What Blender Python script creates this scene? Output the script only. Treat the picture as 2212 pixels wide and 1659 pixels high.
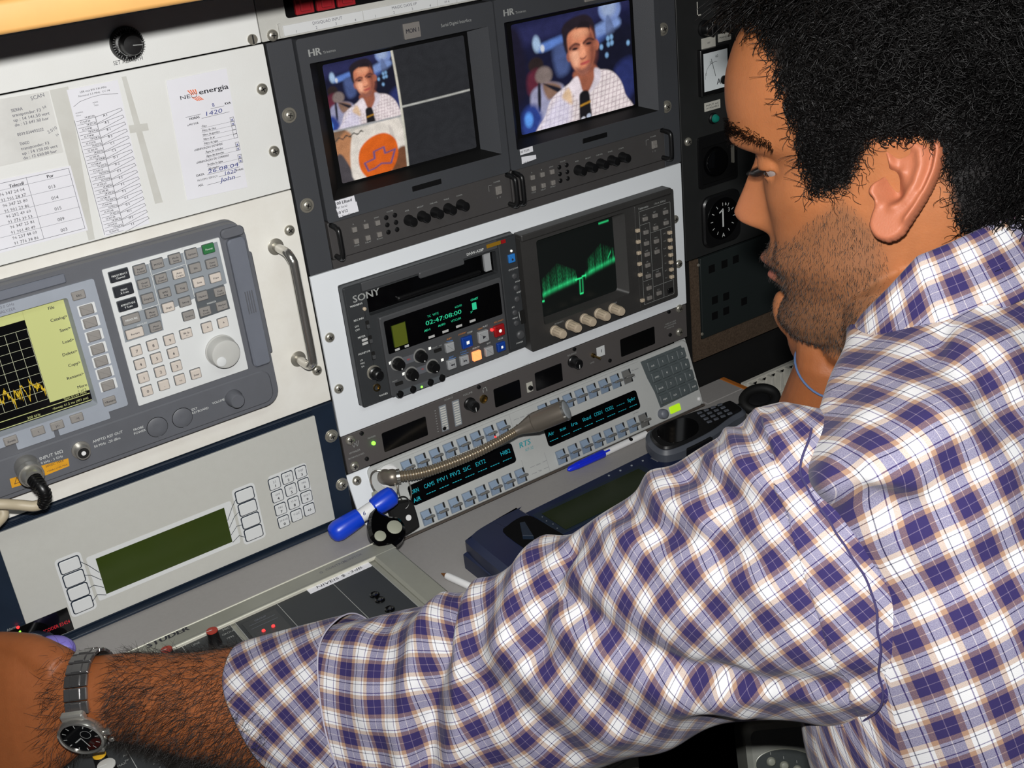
import bpy, bmesh, math, random
import numpy as np
from mathutils import Matrix, Vector

for o in list(bpy.data.objects):
    bpy.data.objects.remove(o, do_unlink=True)
SC = bpy.context.scene
COL = SC.collection
MM = 0.001
random.seed(4)
RNG = np.random.default_rng(7)

# ---------------------------------------------------------------- camera
CAM_LOC = (-409.31, -1007.40, 592.12)
CAM_R = np.array([[0.81758629, -0.56656617, -0.10273967],
                  [-0.32198727, -0.30192977, -0.89730854],
                  [0.4773645, 0.76670802, -0.42928073]])      # right, down, forward
cd = bpy.data.cameras.new('camera')
cd.sensor_width = 36.0
cd.sensor_fit = 'HORIZONTAL'
cd.lens = 36.0 * 2500.0 / 2212.0
cd.clip_start = 0.02
cam = bpy.data.objects.new('camera', cd)
COL.objects.link(cam)
rm = Matrix((CAM_R[0], -CAM_R[1], -CAM_R[2])).transposed()
cam.matrix_world = Matrix.Translation(Vector(CAM_LOC) * MM) @ rm.to_4x4()
SC.camera = cam

# ---------------------------------------------------------------- world, flash, added fill light, exposure
wd = bpy.data.worlds.new('van_interior')
SC.world = wd
wd.use_nodes = True
wd.node_tree.nodes['Background'].inputs[0].default_value = (0.55, 0.62, 0.75, 1)
wd.node_tree.nodes['Background'].inputs[1].default_value = 0.035

fl = bpy.data.lights.new('camera_flash', 'AREA')        # the camera's own flash, a little above its lens
fl.shape = 'RECTANGLE'
fl.size, fl.size_y = 0.035, 0.018
fl.energy = 12.0
fl.color = (1.0, 0.985, 0.965)
flo = bpy.data.objects.new('camera_flash', fl)
COL.objects.link(flo)
up = Vector(-CAM_R[1]); rt = Vector(CAM_R[0]); fw = Vector(CAM_R[2])
flo.matrix_world = Matrix.Translation((Vector(CAM_LOC) + up * 58 - rt * 12 + fw * 12) * MM) @ rm.to_4x4()

cl = bpy.data.lights.new('fill_light', 'AREA')         # soft fill added above and behind the camera, no known fixture
cl.shape = 'RECTANGLE'
cl.size, cl.size_y = 0.9, 0.25
cl.energy = 3.2
cl.color = (0.92, 1.0, 0.96)
clo = bpy.data.objects.new('fill_light', cl)
COL.objects.link(clo)
clo.location = (-0.25, -1.25, 1.25)
clo.rotation_euler = (math.radians(38), 0, 0)

vs = SC.view_settings
vs.view_transform = 'Standard'
vs.look = 'None'
vs.gamma = 1
vs.use_curve_mapping = False
vs.exposure = 0.0

# ---------------------------------------------------------------- materials
def lin(c):
    return tuple(((x / 255) / 12.92 if x / 255 <= 0.04045 else ((x / 255 + 0.055) / 1.055) ** 2.4) for x in c)

MATS = {}
def mat(name, rgb, rough=0.5, metal=0.0, spec=0.5, noise=0.0, nscale=30.0, bump=0.0, bscale=400.0,
        emit=0.0, coat=0.0, alpha=1.0, dirt=None):
    if name in MATS:
        return MATS[name]
    m = bpy.data.materials.new(name)
    m.use_nodes = True
    nt = m.node_tree
    b = nt.nodes['Principled BSDF']
    c = lin(rgb)
    b.inputs['Base Color'].default_value = (*c, 1)
    b.inputs['Roughness'].default_value = rough
    b.inputs['Metallic'].default_value = metal
    b.inputs['Specular IOR Level'].default_value = spec
    b.inputs['Coat Weight'].default_value = coat
    b.inputs['Alpha'].default_value = alpha
    tc = nt.nodes.new('ShaderNodeTexCoord')
    geo = nt.nodes.new('ShaderNodeNewGeometry')
    if noise > 0:
        n = nt.nodes.new('ShaderNodeTexNoise')
        n.inputs['Scale'].default_value = nscale
        n.inputs['Detail'].default_value = 6
        n.inputs['Roughness'].default_value = 0.65
        nt.links.new(geo.outputs['Position'], n.inputs['Vector'])
        r = nt.nodes.new('ShaderNodeValToRGB')
        r.color_ramp.elements[0].position = 0.3
        r.color_ramp.elements[1].position = 0.62
        d = lin(dirt) if dirt else tuple(x * (1 - noise) for x in c)
        r.color_ramp.elements[0].color = (*[c[i] * (1 - noise) + d[i] * noise for i in range(3)], 1) if dirt else (*d, 1)
        r.color_ramp.elements[1].color = (*c, 1)
        nt.links.new(n.outputs['Fac'], r.inputs['Fac'])
        nt.links.new(r.outputs['Color'], b.inputs['Base Color'])
    if bump > 0:
        n2 = nt.nodes.new('ShaderNodeTexNoise')
        n2.inputs['Scale'].default_value = bscale
        n2.inputs['Detail'].default_value = 3
        nt.links.new(geo.outputs['Position'], n2.inputs['Vector'])
        bp = nt.nodes.new('ShaderNodeBump')
        bp.inputs['Strength'].default_value = bump
        bp.inputs['Distance'].default_value = 0.0006
        nt.links.new(n2.outputs['Fac'], bp.inputs['Height'])
        nt.links.new(bp.outputs['Normal'], b.inputs['Normal'])
    if emit > 0:
        b.inputs['Emission Color'].default_value = (*c, 1)
        b.inputs['Emission Strength'].default_value = emit
    MATS[name] = m
    return m

def M(name):
    return MATS[name]

mat('white_panel', (224, 225, 222), 0.42, noise=0.10, nscale=14, bump=0.12, bscale=900, dirt=(190, 184, 170))
mat('bright_panel', (226, 230, 234), 0.45, noise=0.05, nscale=9, bump=0.08, bscale=900, dirt=(200, 200, 198))
mat('cream_panel', (228, 226, 219), 0.42, noise=0.3, nscale=18, bump=0.1, bscale=800, dirt=(198, 190, 175))
mat('silver_panel', (190, 190, 184), 0.4, metal=0.0, noise=0.12, nscale=120, bump=0.15, bscale=1500, dirt=(168, 166, 158))
mat('paper', (226, 226, 232), 0.75, noise=0.12, nscale=25, dirt=(196, 192, 190))
mat('old_paper', (214, 214, 210), 0.75, noise=0.3, nscale=30, dirt=(170, 168, 164))
mat('tape', (204, 204, 198), 0.3, noise=0.3, nscale=40, dirt=(178, 174, 164))
mat('ink', (38, 38, 46), 0.7)
mat('grey_ink', (98, 98, 108), 0.7)
mat('blue_ink', (52, 62, 130), 0.6)
mat('orange_ink', (226, 110, 62), 0.6)
mat('white_ink', (206, 208, 206), 0.6)
mat('dim_ink', (150, 152, 150), 0.6)
mat('orange_print', (214, 128, 44), 0.6)
mat('red_print', (196, 44, 40), 0.6)
mat('blue_print', (80, 130, 200), 0.6)
mat('chrome', (205, 202, 195), 0.2, metal=0.9)
mat('screw_metal', (178, 174, 162), 0.3, metal=0.7)
mat('gold_metal', (176, 150, 96), 0.3, metal=1.0)
mat('slot', (16, 15, 14), 0.6)
mat('black_gap', (9, 9, 10), 0.9, spec=0.1)
mat('black_plastic', (16, 16, 17), 0.35, bump=0.05)
mat('black_gloss', (6, 6, 7), 0.08)
mat('black_matte', (14, 14, 14), 0.65, spec=0.3)
mat('slate_plastic', (94, 96, 102), 0.5, noise=0.25, nscale=20, bump=0.1, bscale=1200, dirt=(74, 74, 76))
mat('slate_light', (108, 112, 122), 0.45, noise=0.1, nscale=30)
mat('bluegrey_plastic', (152, 158, 168), 0.5, noise=0.08, nscale=30, bump=0.06)
mat('key_zone', (136, 142, 148), 0.55)
mat('key_zone_dark', (84, 88, 92), 0.55)
mat('key_cream', (202, 192, 182), 0.5, bump=0.05)
mat('key_grey', (140, 136, 132), 0.5, bump=0.05)
mat('key_black', (38, 40, 46), 0.45)
mat('key_green', (44, 110, 62), 0.45)
mat('key_white', (212, 214, 214), 0.4)
mat('knob_grey', (186, 186, 182), 0.45, bump=0.05)
mat('monitor_grey', (62, 64, 68), 0.48, noise=0.12, nscale=25, bump=0.12, bscale=1400, dirt=(52, 50, 48))
mat('control_grey', (66, 64, 64), 0.5, noise=0.2, nscale=25, bump=0.1, bscale=1400, dirt=(54, 50, 46))
mat('vtr_grey', (52, 54, 56), 0.45, noise=0.1, nscale=30, bump=0.15, bscale=1600)
mat('vtr_mid', (70, 71, 73), 0.45, bump=0.1, bscale=1600)
mat('wfm_grey', (54, 53, 52), 0.5, noise=0.15, nscale=20, bump=0.1, bscale=1200)
mat('warm_grey', (84, 80, 79), 0.5, noise=0.15, nscale=14, bump=0.08, bscale=1500, dirt=(70, 66, 64))
mat('display_black', (10, 10, 11), 0.15)
mat('button_grey', (122, 118, 114), 0.5)
mat('btn_lightgrey', (158, 160, 162), 0.45)
mat('btn_blue', (20, 62, 150), 0.4)
mat('btn_skyblue', (44, 122, 200), 0.4)
mat('btn_red', (150, 22, 26), 0.4)
mat('cream_knob', (188, 172, 150), 0.5)
mat('navy_panel', (26, 38, 54), 0.4, noise=0.2, nscale=30, bump=0.06)
mat('watch_steel', (150, 148, 148), 0.26, metal=0.9)
mat('lcd_green', (50, 64, 18), 0.22, noise=0.1, nscale=10)
mat('lcd_green_dark', (26, 36, 10), 0.22)
mat('lcd_yellow', (182, 186, 124), 0.3, emit=0.15)
mat('led_red', (255, 40, 40), 0.3, emit=3.0)
mat('led_green', (120, 255, 60), 0.3, emit=2.5)
mat('led_orange', (255, 150, 90), 0.3, emit=1.2)
mat('led_white', (240, 240, 235), 0.3, emit=0.4)
mat('vfd_teal', (46, 190, 140), 0.4, emit=0.32)
mat('lcd_olive', (86, 94, 30), 0.3, emit=0.05)
mat('ring_grey', (122, 122, 120), 0.45)
mat('tag_grey', (186, 186, 184), 0.5)
mat('badge_yellow', (140, 104, 20), 0.5)
mat('vfd_cyan', (34, 160, 176), 0.4, emit=0.28)
mat('vfd_red', (190, 40, 50), 0.4, emit=0.25)
mat('yellow_sticker', (222, 158, 28), 0.6, noise=0.2, nscale=60)
mat('trace_yellow', (200, 172, 40), 0.5, emit=0.35)
mat('grid_white', (176, 178, 150), 0.5, emit=0.3)
mat('kp_grey', (182, 184, 182), 0.5, noise=0.08, nscale=16, bump=0.08, bscale=1200)
mat('lever_blue', (132, 150, 172), 0.5, bump=0.06)
mat('lever_grey', (108, 108, 106), 0.5)
mat('rubber_key', (84, 92, 94), 0.5, noise=0.1, nscale=60)
mat('gunmetal', (128, 120, 110), 0.38, metal=0.6)
mat('gooseneck_metal', (150, 138, 120), 0.3, metal=0.7)
mat('mesh_metal', (190, 196, 200), 0.3, metal=0.35, bump=1.0, bscale=1600)
mat('steel', (176, 174, 168), 0.32, metal=0.75)
mat('blue_plastic', (14, 62, 200), 0.32, bump=0.05)
mat('bright_blue', (20, 44, 214), 0.3)
mat('white_plastic', (226, 226, 226), 0.4)
mat('navy_plastic', (22, 32, 62), 0.32, noise=0.15, nscale=20)
mat('desk_grey', (150, 147, 145), 0.6, noise=0.12, nscale=260, bump=0.15, bscale=1500, dirt=(118, 114, 112))
mat('desk_edge', (70, 62, 56), 0.6)
mat('console_metal', (148, 148, 138), 0.38, metal=0.25, noise=0.1, nscale=30)
mat('console_highlight', (214, 212, 198), 0.3, metal=0.3)
mat('console_black', (44, 47, 50), 0.5, noise=0.15, nscale=18, bump=0.08, bscale=1500)
mat('red_knob', (156, 52, 40), 0.45)
mat('yellow_knob', (214, 166, 40), 0.45)
mat('wood_light', (198, 150, 86), 0.55, noise=0.12, nscale=12)
mat('wood_orange', (178, 104, 40), 0.5, noise=0.2, nscale=20)
mat('wood_brown', (124, 78, 36), 0.6)
mat('rack_dark', (34, 35, 35), 0.55, noise=0.2, nscale=20, bump=0.1, bscale=1200)
mat('vent_green', (30, 36, 36), 0.5, bump=0.1)
mat('carpet', (86, 72, 60), 0.95, spec=0.05, noise=0.45, nscale=420, bump=1.0, bscale=700)
mat('dark_wall', (22, 22, 22), 0.85, spec=0.2, noise=0.2, nscale=8)
mat('floor_dark', (32, 28, 24), 0.9, noise=0.3, nscale=40)
mat('lamp_teal', (20, 110, 96), 0.2, emit=0.05)
mat('label_white', (196, 194, 184), 0.6, noise=0.15, nscale=60)
mat('meter_face', (222, 228, 230), 0.4)
mat('red_plug', (150, 26, 34), 0.4)
mat('lilac_plastic', (124, 112, 196), 0.45)
mat('smoke_plastic', (36, 42, 58), 0.25, noise=0.3, nscale=20)
mat('phone_grey', (72, 76, 84), 0.4)
mat('lime', (190, 240, 40), 0.4, emit=0.35)  # plain tag, given a glow of its own
mat('beige_cable', (176, 164, 140), 0.5)
mat('fob_button', (150, 152, 136), 0.5)
mat('pen_brown', (120, 74, 34), 0.5)
mat('heater_grey', (112, 114, 108), 0.55, noise=0.1, nscale=20)
mat('bead', (120, 122, 112), 0.35)
mat('glass', (235, 240, 240), 0.03, spec=0.5, alpha=0.12)

def color_attr_material(name, strength, base=0.0, rough=0.25):
    m = bpy.data.materials.new(name)
    m.use_nodes = True
    nt = m.node_tree
    b = nt.nodes['Principled BSDF']
    a = nt.nodes.new('ShaderNodeAttribute')
    a.attribute_name = 'Col'
    b.inputs['Base Color'].default_value = (0.008, 0.008, 0.009, 1)
    b.inputs['Roughness'].default_value = rough
    b.inputs['Specular IOR Level'].default_value = 0.2
    nt.links.new(a.outputs['Color'], b.inputs['Emission Color'])
    b.inputs['Emission Strength'].default_value = strength
    MATS[name] = m
    return m
color_attr_material('crt_picture', 1.0)
color_attr_material('scope_picture', 1.0)

# ---------------------------------------------------------------- mesh helpers (millimetres, local frame u right, v up, w out)
def frame(O, u, v, w):
    u, v, w = (Vector(a).normalized() for a in (u, v, w))
    m = Matrix.Identity(4)
    for i, a in enumerate((u, v, w)):
        for k in range(3):
            m[k][i] = a[k]
    for k in range(3):
        m[k][3] = O[k]
    return m
RACK = frame((0, 0, 0), (1, 0, 0), (0, 0, 1), (0, -1, 0))
KPF = frame((0, -30, -85), (1, 0, 0), (0, 30, 83), (0, -83, 30))
FLAT = frame((0, 0, 0), (1, 0, 0), (0, 1, 0), (0, 0, 1))
WORLD = Matrix.Identity(4)

def join(*ms):
    V, F = [], []
    for m in ms:
        if m is None:
            continue
        o = len(V)
        V.extend(m[0])
        F.extend([tuple(i + o for i in f) for f in m[1]])
    return V, F

def move(m, du=0, dv=0, dw=0):
    return [(a + du, b + dv, c + dw) for a, b, c in m[0]], m[1]

def rr(u0, u1, v0, v1, r=0.0, n=4):
    r = min(r, abs(u1 - u0) / 2 - 1e-3, abs(v1 - v0) / 2 - 1e-3)
    if r <= 0:
        return [(u0, v0), (u1, v0), (u1, v1), (u0, v1)]
    out = []
    for cx, cy, a0 in ((u1 - r, v0 + r, -90), (u1 - r, v1 - r, 0), (u0 + r, v1 - r, 90), (u0 + r, v0 + r, 180)):
        for k in range(n + 1):
            a = math.radians(a0 + 90 * k / n)
            out.append((cx + r * math.cos(a), cy + r * math.sin(a)))
    return out

def inset(poly, c):
    n = len(poly)
    out = []
    for i in range(n):
        p0 = Vector(poly[i - 1]); p = Vector(poly[i]); p1 = Vector(poly[(i + 1) % n])
        d0 = (p - p0).normalized() if (p - p0).length > 1e-9 else Vector((0, 0))
        d1 = (p1 - p).normalized() if (p1 - p).length > 1e-9 else d0
        if d0.length == 0:
            d0 = d1
        n0 = Vector((-d0.y, d0.x)); n1 = Vector((-d1.y, d1.x))
        b = n0 + n1
        if b.length < 1e-6:
            b = n0
        b.normalize()
        k = c / max(0.35, b.dot(n0))
        out.append((p.x + b.x * k, p.y + b.y * k))
    return out

def ccw(poly):
    a = sum(poly[i - 1][0] * poly[i][1] - poly[i][0] * poly[i - 1][1] for i in range(len(poly)))
    return list(poly) if a > 0 else list(reversed(poly))

def prism(poly, w0, w1, c=0.0):
    poly = ccw(poly)
    n = len(poly)
    V = [(a, b, w0) for a, b in poly]
    F = [tuple(range(n - 1, -1, -1))]
    loops = [(poly, w1)] if c <= 0 else [(poly, w1 - c), (inset(poly, c), w1)]
    o = 0
    for pl_, w in loops:
        V += [(a, b, w) for a, b in pl_]
        for i in range(n):
            j = (i + 1) % n
            F.append((o + i, o + j, o + n + j, o + n + i))
        o += n
    F.append(tuple(range(o, o + n)))
    return V, F

def rbox(u0, u1, v0, v1, w0, w1, r=0.0, c=0.0, n=4):
    return prism(rr(min(u0, u1), max(u0, u1), min(v0, v1), max(v0, v1), r, n), w0, w1, c)

def lathe(prof, u=0, v=0, n=20, cap=True):
    V, F = [], []
    for r, w in prof:
        for k in range(n):
            a = 2 * math.pi * k / n
            V.append((u + r * math.cos(a), v + r * math.sin(a), w))
    for i in range(len(prof) - 1):
        for k in range(n):
            j = (k + 1) % n
            F.append((i * n + k, i * n + j, (i + 1) * n + j, (i + 1) * n + k))
    if cap:
        F.append(tuple(range((len(prof) - 1) * n, len(prof) * n)))
        F.append(tuple(range(n - 1, -1, -1)))
    return V, F

def ring(outer, inner, wb, wf, wi):
    """bezel: outer outline (back wb, front wf), inner outline at wf and sunk inner outline at wi"""
    outer = ccw(outer)
    n = len(outer)
    if isinstance(inner, tuple):
        inn, deep = inner
    else:
        inn, deep = inner, inner
    inn = ccw(inn); deep = ccw(deep)
    V = [(a, b, wb) for a, b in outer] + [(a, b, wf) for a, b in outer] + [(a, b, wf) for a, b in inn] + [(a, b, wi) for a, b in deep]
    F = []
    for s in range(3):
        for i in range(n):
            j = (i + 1) % n
            F.append((s * n + i, s * n + j, (s + 1) * n + j, (s + 1) * n + i))
    for i in range(n):
        j = (i + 1) % n
        F.append((3 * n + i, 3 * n + j, j, i))
    return V, F

def tube(path, r, n=10, closed=False, caps=True):
    P = [Vector(p) for p in path]
    m = len(P)
    rs = r if isinstance(r, (list, tuple)) else [r] * m
    V, F = [], []
    up_ = None
    for i in range(m):
        if closed:
            t = P[(i + 1) % m] - P[i - 1]
        else:
            t = P[min(i + 1, m - 1)] - P[max(i - 1, 0)]
        t.normalize()
        if up_ is None:
            up_ = Vector((0, 0, 1)) if abs(t.z) < 0.9 else Vector((1, 0, 0))
        a = up_ - t * up_.dot(t)
        a.normalize()
        b = t.cross(a)
        up_ = a
        for k in range(n):
            q = 2 * math.pi * k / n
            V.append(tuple(P[i] + (a * math.cos(q) + b * math.sin(q)) * rs[i]))
    for i in range(m if closed else m - 1):
        i2 = (i + 1) % m
        for k in range(n):
            j = (k + 1) % n
            F.append((i * n + k, i * n + j, i2 * n + j, i2 * n + k))
    if caps and not closed:
        F.append(tuple(range(n - 1, -1, -1)))
        F.append(tuple(range((m - 1) * n, m * n)))
    return V, F

def spline(pts, per=6):
    P = [Vector(p) for p in pts]
    out = []
    for i in range(len(P) - 1):
        p0 = P[max(i - 1, 0)]; p1 = P[i]; p2 = P[i + 1]; p3 = P[min(i + 2, len(P) - 1)]
        for k in range(per):
            t = k / per
            out.append(0.5 * ((2 * p1) + (p2 - p0) * t + (2 * p0 - 5 * p1 + 4 * p2 - p3) * t * t + (3 * p1 - p0 - 3 * p2 + p3) * t ** 3))
    out.append(P[-1])
    return out

def stroke(pts, wd_, w, closed=False):
    """flat printed line on a face"""
    V, F = [], []
    P = list(pts) + ([pts[0]] if closed else [])
    for (a, b), (c, d) in zip(P[:-1], P[1:]):
        t = Vector((c - a, d - b))
        if t.length < 1e-6:
            continue
        t.normalize()
        nx, ny = -t.y * wd_ / 2, t.x * wd_ / 2
        ex, ey = t.x * wd_ / 2, t.y * wd_ / 2
        o = len(V)
        V += [(a + nx - ex, b + ny - ey, w), (a - nx - ex, b - ny - ey, w), (c - nx + ex, d - ny + ey, w), (c + nx + ex, d + ny + ey, w)]
        F.append((o, o + 1, o + 2, o + 3))
    return V, F

TXT = {}
def glyphs(s, res=2):
    if (s, res) in TXT:
        return TXT[(s, res)]
    cu = bpy.data.curves.new('t', 'FONT')
    cu.body = s
    cu.size = 1.0
    cu.resolution_u = res
    ob = bpy.data.objects.new('t', cu)
    me = ob.to_mesh()
    V = [tuple(v.co) for v in me.vertices]
    F = [tuple(p.vertices) for p in me.polygons]
    ob.to_mesh_clear()
    bpy.data.objects.remove(ob)
    bpy.data.curves.remove(cu)
    TXT[(s, res)] = (V, F)
    return V, F

def txt(s, u, v, h, w=0.2, al='L', sx=1.0, shear=0.0, rot=0.0, width=None, res=2, bold=0):
    """h = capital height in mm; (u, v) = baseline start / centre / end"""
    V, F = glyphs(s, res)
    if not V:
        return [], []
    k = h / 0.69
    xs = [p[0] for p in V]
    x0, x1 = min(xs), max(xs)
    if width:
        sx = width / max(1e-6, (x1 - x0) * k)
    off = {'L': x0, 'C': (x0 + x1) / 2, 'R': x1}[al]
    ca, sa = math.cos(math.radians(rot)), math.sin(math.radians(rot))
    out = []
    for x, y, z in V:
        a = ((x - off) * sx + y * shear) * k
        b = y * k
        out.append((u + a * ca - b * sa, v + a * sa + b * ca, w))
    m = (out, F)
    if bold:
        m = join(m, move(m, bold * ca, bold * sa, 0.02))
    return m

def wmat(o):
    return (wmat(o.parent) if o.parent else Matrix.Identity(4)) @ o.matrix_basis

def mesh_data(name, m, material, smooth=True, angle=35):
    me = bpy.data.meshes.new(name)
    me.from_pydata([tuple(x) for x in m[0]], [], m[1])
    me.update()
    if material is not None:
        me.materials.append(M(material) if isinstance(material, str) else material)
    if smooth:
        me.shade_smooth()
        me.set_sharp_from_angle(angle=math.radians(angle))
    return me

def setp(o, label=None, cat=None, group=None, kind=None):
    if label: o['label'] = label
    if cat: o['category'] = cat
    if group: o['group'] = group
    if kind: o['kind'] = kind
    return o

def thing(name, label, cat, loc, group=None, kind=None):
    o = bpy.data.objects.new(name, None)
    o.empty_display_size = 0.02
    COL.objects.link(o)
    o.location = Vector(loc) * MM
    return setp(o, label, cat, group, kind)

def part(name, m, material, parent, fr=RACK, smooth=True, label=None, kind=None, angle=35):
    T = Matrix.Scale(MM, 4) @ fr
    W = wmat(parent).inverted() @ T
    V = [W @ Vector(p) for p in m[0]]
    me = mesh_data(name, (V, m[1]), material, smooth, angle)
    o = bpy.data.objects.new(name, me)
    COL.objects.link(o)
    o.parent = parent
    if kind is None and any(k in name for k in ('lettering', 'text', 'titles', 'handwriting', '_lines', 'marks', 'rules', 'print', 'rays', 'graticule', 'grip_ribs')):
        kind = 'stuff'
    return setp(o, label, None, None, kind)

def solo(name, m, material, label, cat, fr=RACK, group=None, kind=None, smooth=True, angle=35):
    T = Matrix.Scale(MM, 4) @ fr
    V = [T @ Vector(p) for p in m[0]]
    c = Vector((sum(p.x for p in V) / len(V), sum(p.y for p in V) / len(V), min(p.z for p in V)))
    me = mesh_data(name, ([p - c for p in V], m[1]), material, smooth, angle)
    o = bpy.data.objects.new(name, me)
    COL.objects.link(o)
    o.location = c
    return setp(o, label, cat, group, kind)

def stamp(name, me, parent, u, v, w, fr=RACK, rot=0.0, label=None):
    o = bpy.data.objects.new(name, me)
    COL.objects.link(o)
    o.parent = parent
    T = Matrix.Scale(MM, 4) @ fr @ Matrix.Translation((u, v, w)) @ Matrix.Rotation(math.radians(rot), 4, 'Z') @ Matrix.Scale(1000, 4)
    o.matrix_basis = wmat(parent).inverted() @ T
    return setp(o, label)

def proto(name, m, material, smooth=True, angle=35):
    return mesh_data(name, ([tuple(x * MM for x in p) for p in m[0]], m[1]), material, smooth, angle)

# shared screw: pan head with a cross recess, and the recess
SCREW = proto('screw', lathe([(5.2, 0), (5.2, 0.7), (4.9, 1.6), (4.0, 2.5), (2.6, 3.1), (1.0, 3.3)], n=20), 'screw_metal')
CROSS = proto('cross_recess', join(rbox(-2.4, 2.4, -0.5, 0.5, 2.4, 3.42), rbox(-0.5, 0.5, -2.4, 2.4, 2.4, 3.42)), 'slot', smooth=False)
WASHER = proto('washer', lathe([(7.2, 0), (7.2, 0.5), (6.8, 0.9), (5, 0.9)], n=20), 'screw_metal')
def screw(parent, u, v, w, fr=RACK, washer=False, rot=None, s=1.0):
    rot = random.uniform(0, 90) if rot is None else rot
    if washer:
        stamp('washer', WASHER, parent, u, v, w, fr)
        w += 0.9
    o = stamp('screw', SCREW, parent, u, v, w, fr, rot)
    c = bpy.data.objects.new('cross_recess', CROSS)
    COL.objects.link(c)
    c.parent = o
    return o

# ================================================================ the setting
def structure(name, m, material, label, fr=WORLD):
    o = solo(name, m, material, label, None, fr, kind='structure')
    return o

def wbox(x0, x1, y0, y1, z0, z1, c=0.0):
    V, F = prism([(x0, y0), (x1, y0), (x1, y1), (x0, y1)], z0, z1, c)
    return V, F

structure('wall_back', wbox(-900, 1500, 14, 40, -836, 1150), 'dark_wall', 'dark van wall behind the equipment racks')
structure('floor', wbox(-1700, 1500, -2200, 40, -856, -836), 'floor_dark', 'dark floor of the van under the desk')
structure('wall_right', wbox(1480, 1500, -2200, 40, -836, 1150), 'dark_wall', 'dark side wall of the van behind the man')

# overhead shelf at the top left
sh = thing('overhead_shelf', 'blurred pale wooden shelf edge in the top left corner', 'shelf', (-400, -200, 516))
def bull(z0, z1, yf, r, x0=-900, x1=620):
    pts = [(-24, z0), (yf + r, z0)]
    for k in range(1, 6):
        a = math.radians(90 * k / 6)
        pts.append((yf + r - r * math.sin(a), z0 + r - r * math.cos(a)))
    for k in range(0, 6):
        a = math.radians(90 * k / 5)
        pts.append((yf + r - r * math.cos(a), z1 - r + r * math.sin(a)))
    pts.append((-24, z1))
    fr = frame((x0, 0, 0), (0, 1, 0), (0, 0, 1), (1, 0, 0))
    return prism(pts, 0, x1 - x0), fr
m_, f_ = bull(516.5, 535.5, -272, 4)
part('shelf_lip', m_, 'wood_light', sh, f_)
m_, f_ = bull(537, 579, -268, 2)
part('shelf_board', m_, 'wood_light', sh, f_)
part('shade_sheet', wbox(-900, 620, -266, -26, 515.2, 516.6), 'black_gap', sh, WORLD)  # black sheet added to deepen the shadow below the shelf
part('groove_strip', wbox(-900, 620, -266, -25, 535.2, 537.2), 'wood_brown', sh, WORLD)

# ================================================================ left rack
# ---- panel with the azimuth dial
az = thing('azimuth_panel', 'white top rack panel with a black azimuth dial', 'rack panel', (-240, 0, 446))
part('plate', rbox(-480, -3.5, 446, 534, 0, 3, 0.8, 0.4), 'white_panel', az)
part('lettering', txt('SET AZIMUTH', *(-123.1, 450.9), 3.3, 3.15, 'C', width=25), 'ink', az)
kn = part('dial_knob', lathe([(14.2, 3), (14.2, 5), (13.2, 8.5), (11.4, 10), (9.0, 10.4), (8.4, 19), (7.6, 20.5), (3, 20.8)], -121, 466, 40), 'black_plastic', az)
marks = []
for k in range(40):
    a = math.radians(9 * k)
    r0, r1 = (11.2, 13.3) if k % 5 == 0 else (12.2, 13.3)
    marks.append(stroke([(-121 + r0 * math.cos(a), 466 + r0 * math.sin(a)), (-121 + r1 * math.cos(a), 466 + r1 * math.sin(a))], 0.4, 10.3 if k % 5 else 10.3))
for k, d in enumerate('1653279'):
    a = math.radians(75 + 42 * k)
    marks.append(txt(d, -121 + 10.3 * math.cos(a) , 466 + 10.3 * math.sin(a) - 1.3, 2.6, 10.45, 'C'))
pr_ = [(-121 + 9.4 * math.cos(math.radians(q)), 466 + 9.4 * math.sin(math.radians(q))) for q in range(60, 300, 8)]
marks.append(stroke(pr_, 0.35, 10.42))
marks.append(stroke([(-121, 466), (-113.5, 465.2)], 0.6, 20.95))
part('dial_marks', join(*marks), 'dim_ink', kn)
ss = part('slotted_screw', lathe([(4.6, 3), (4.6, 4.6), (3.9, 5.4)], *(-11.5, 450.2), 24), 'screw_metal', az)
su, sv = (-11.5, 450.2)
part('slot', rbox(su - 0.7, su + 0.7, sv - 3.8, sv + 3.8, 5.2, 5.6), 'slot', ss, smooth=False)

# ---- blank panel that carries the papers
pp = thing('notice_panel', 'white blank rack panel covered with taped papers', 'rack panel', (-240, 0, 312))
part('plate', rbox(-480, -2, 312, 444.6, 0, 3, 0.8, 0.4), 'white_panel', pp)
for p in ((-11.3, 406.6), (-11.4, 349.8)):
    screw(pp, p[0], p[1], 3)

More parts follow.
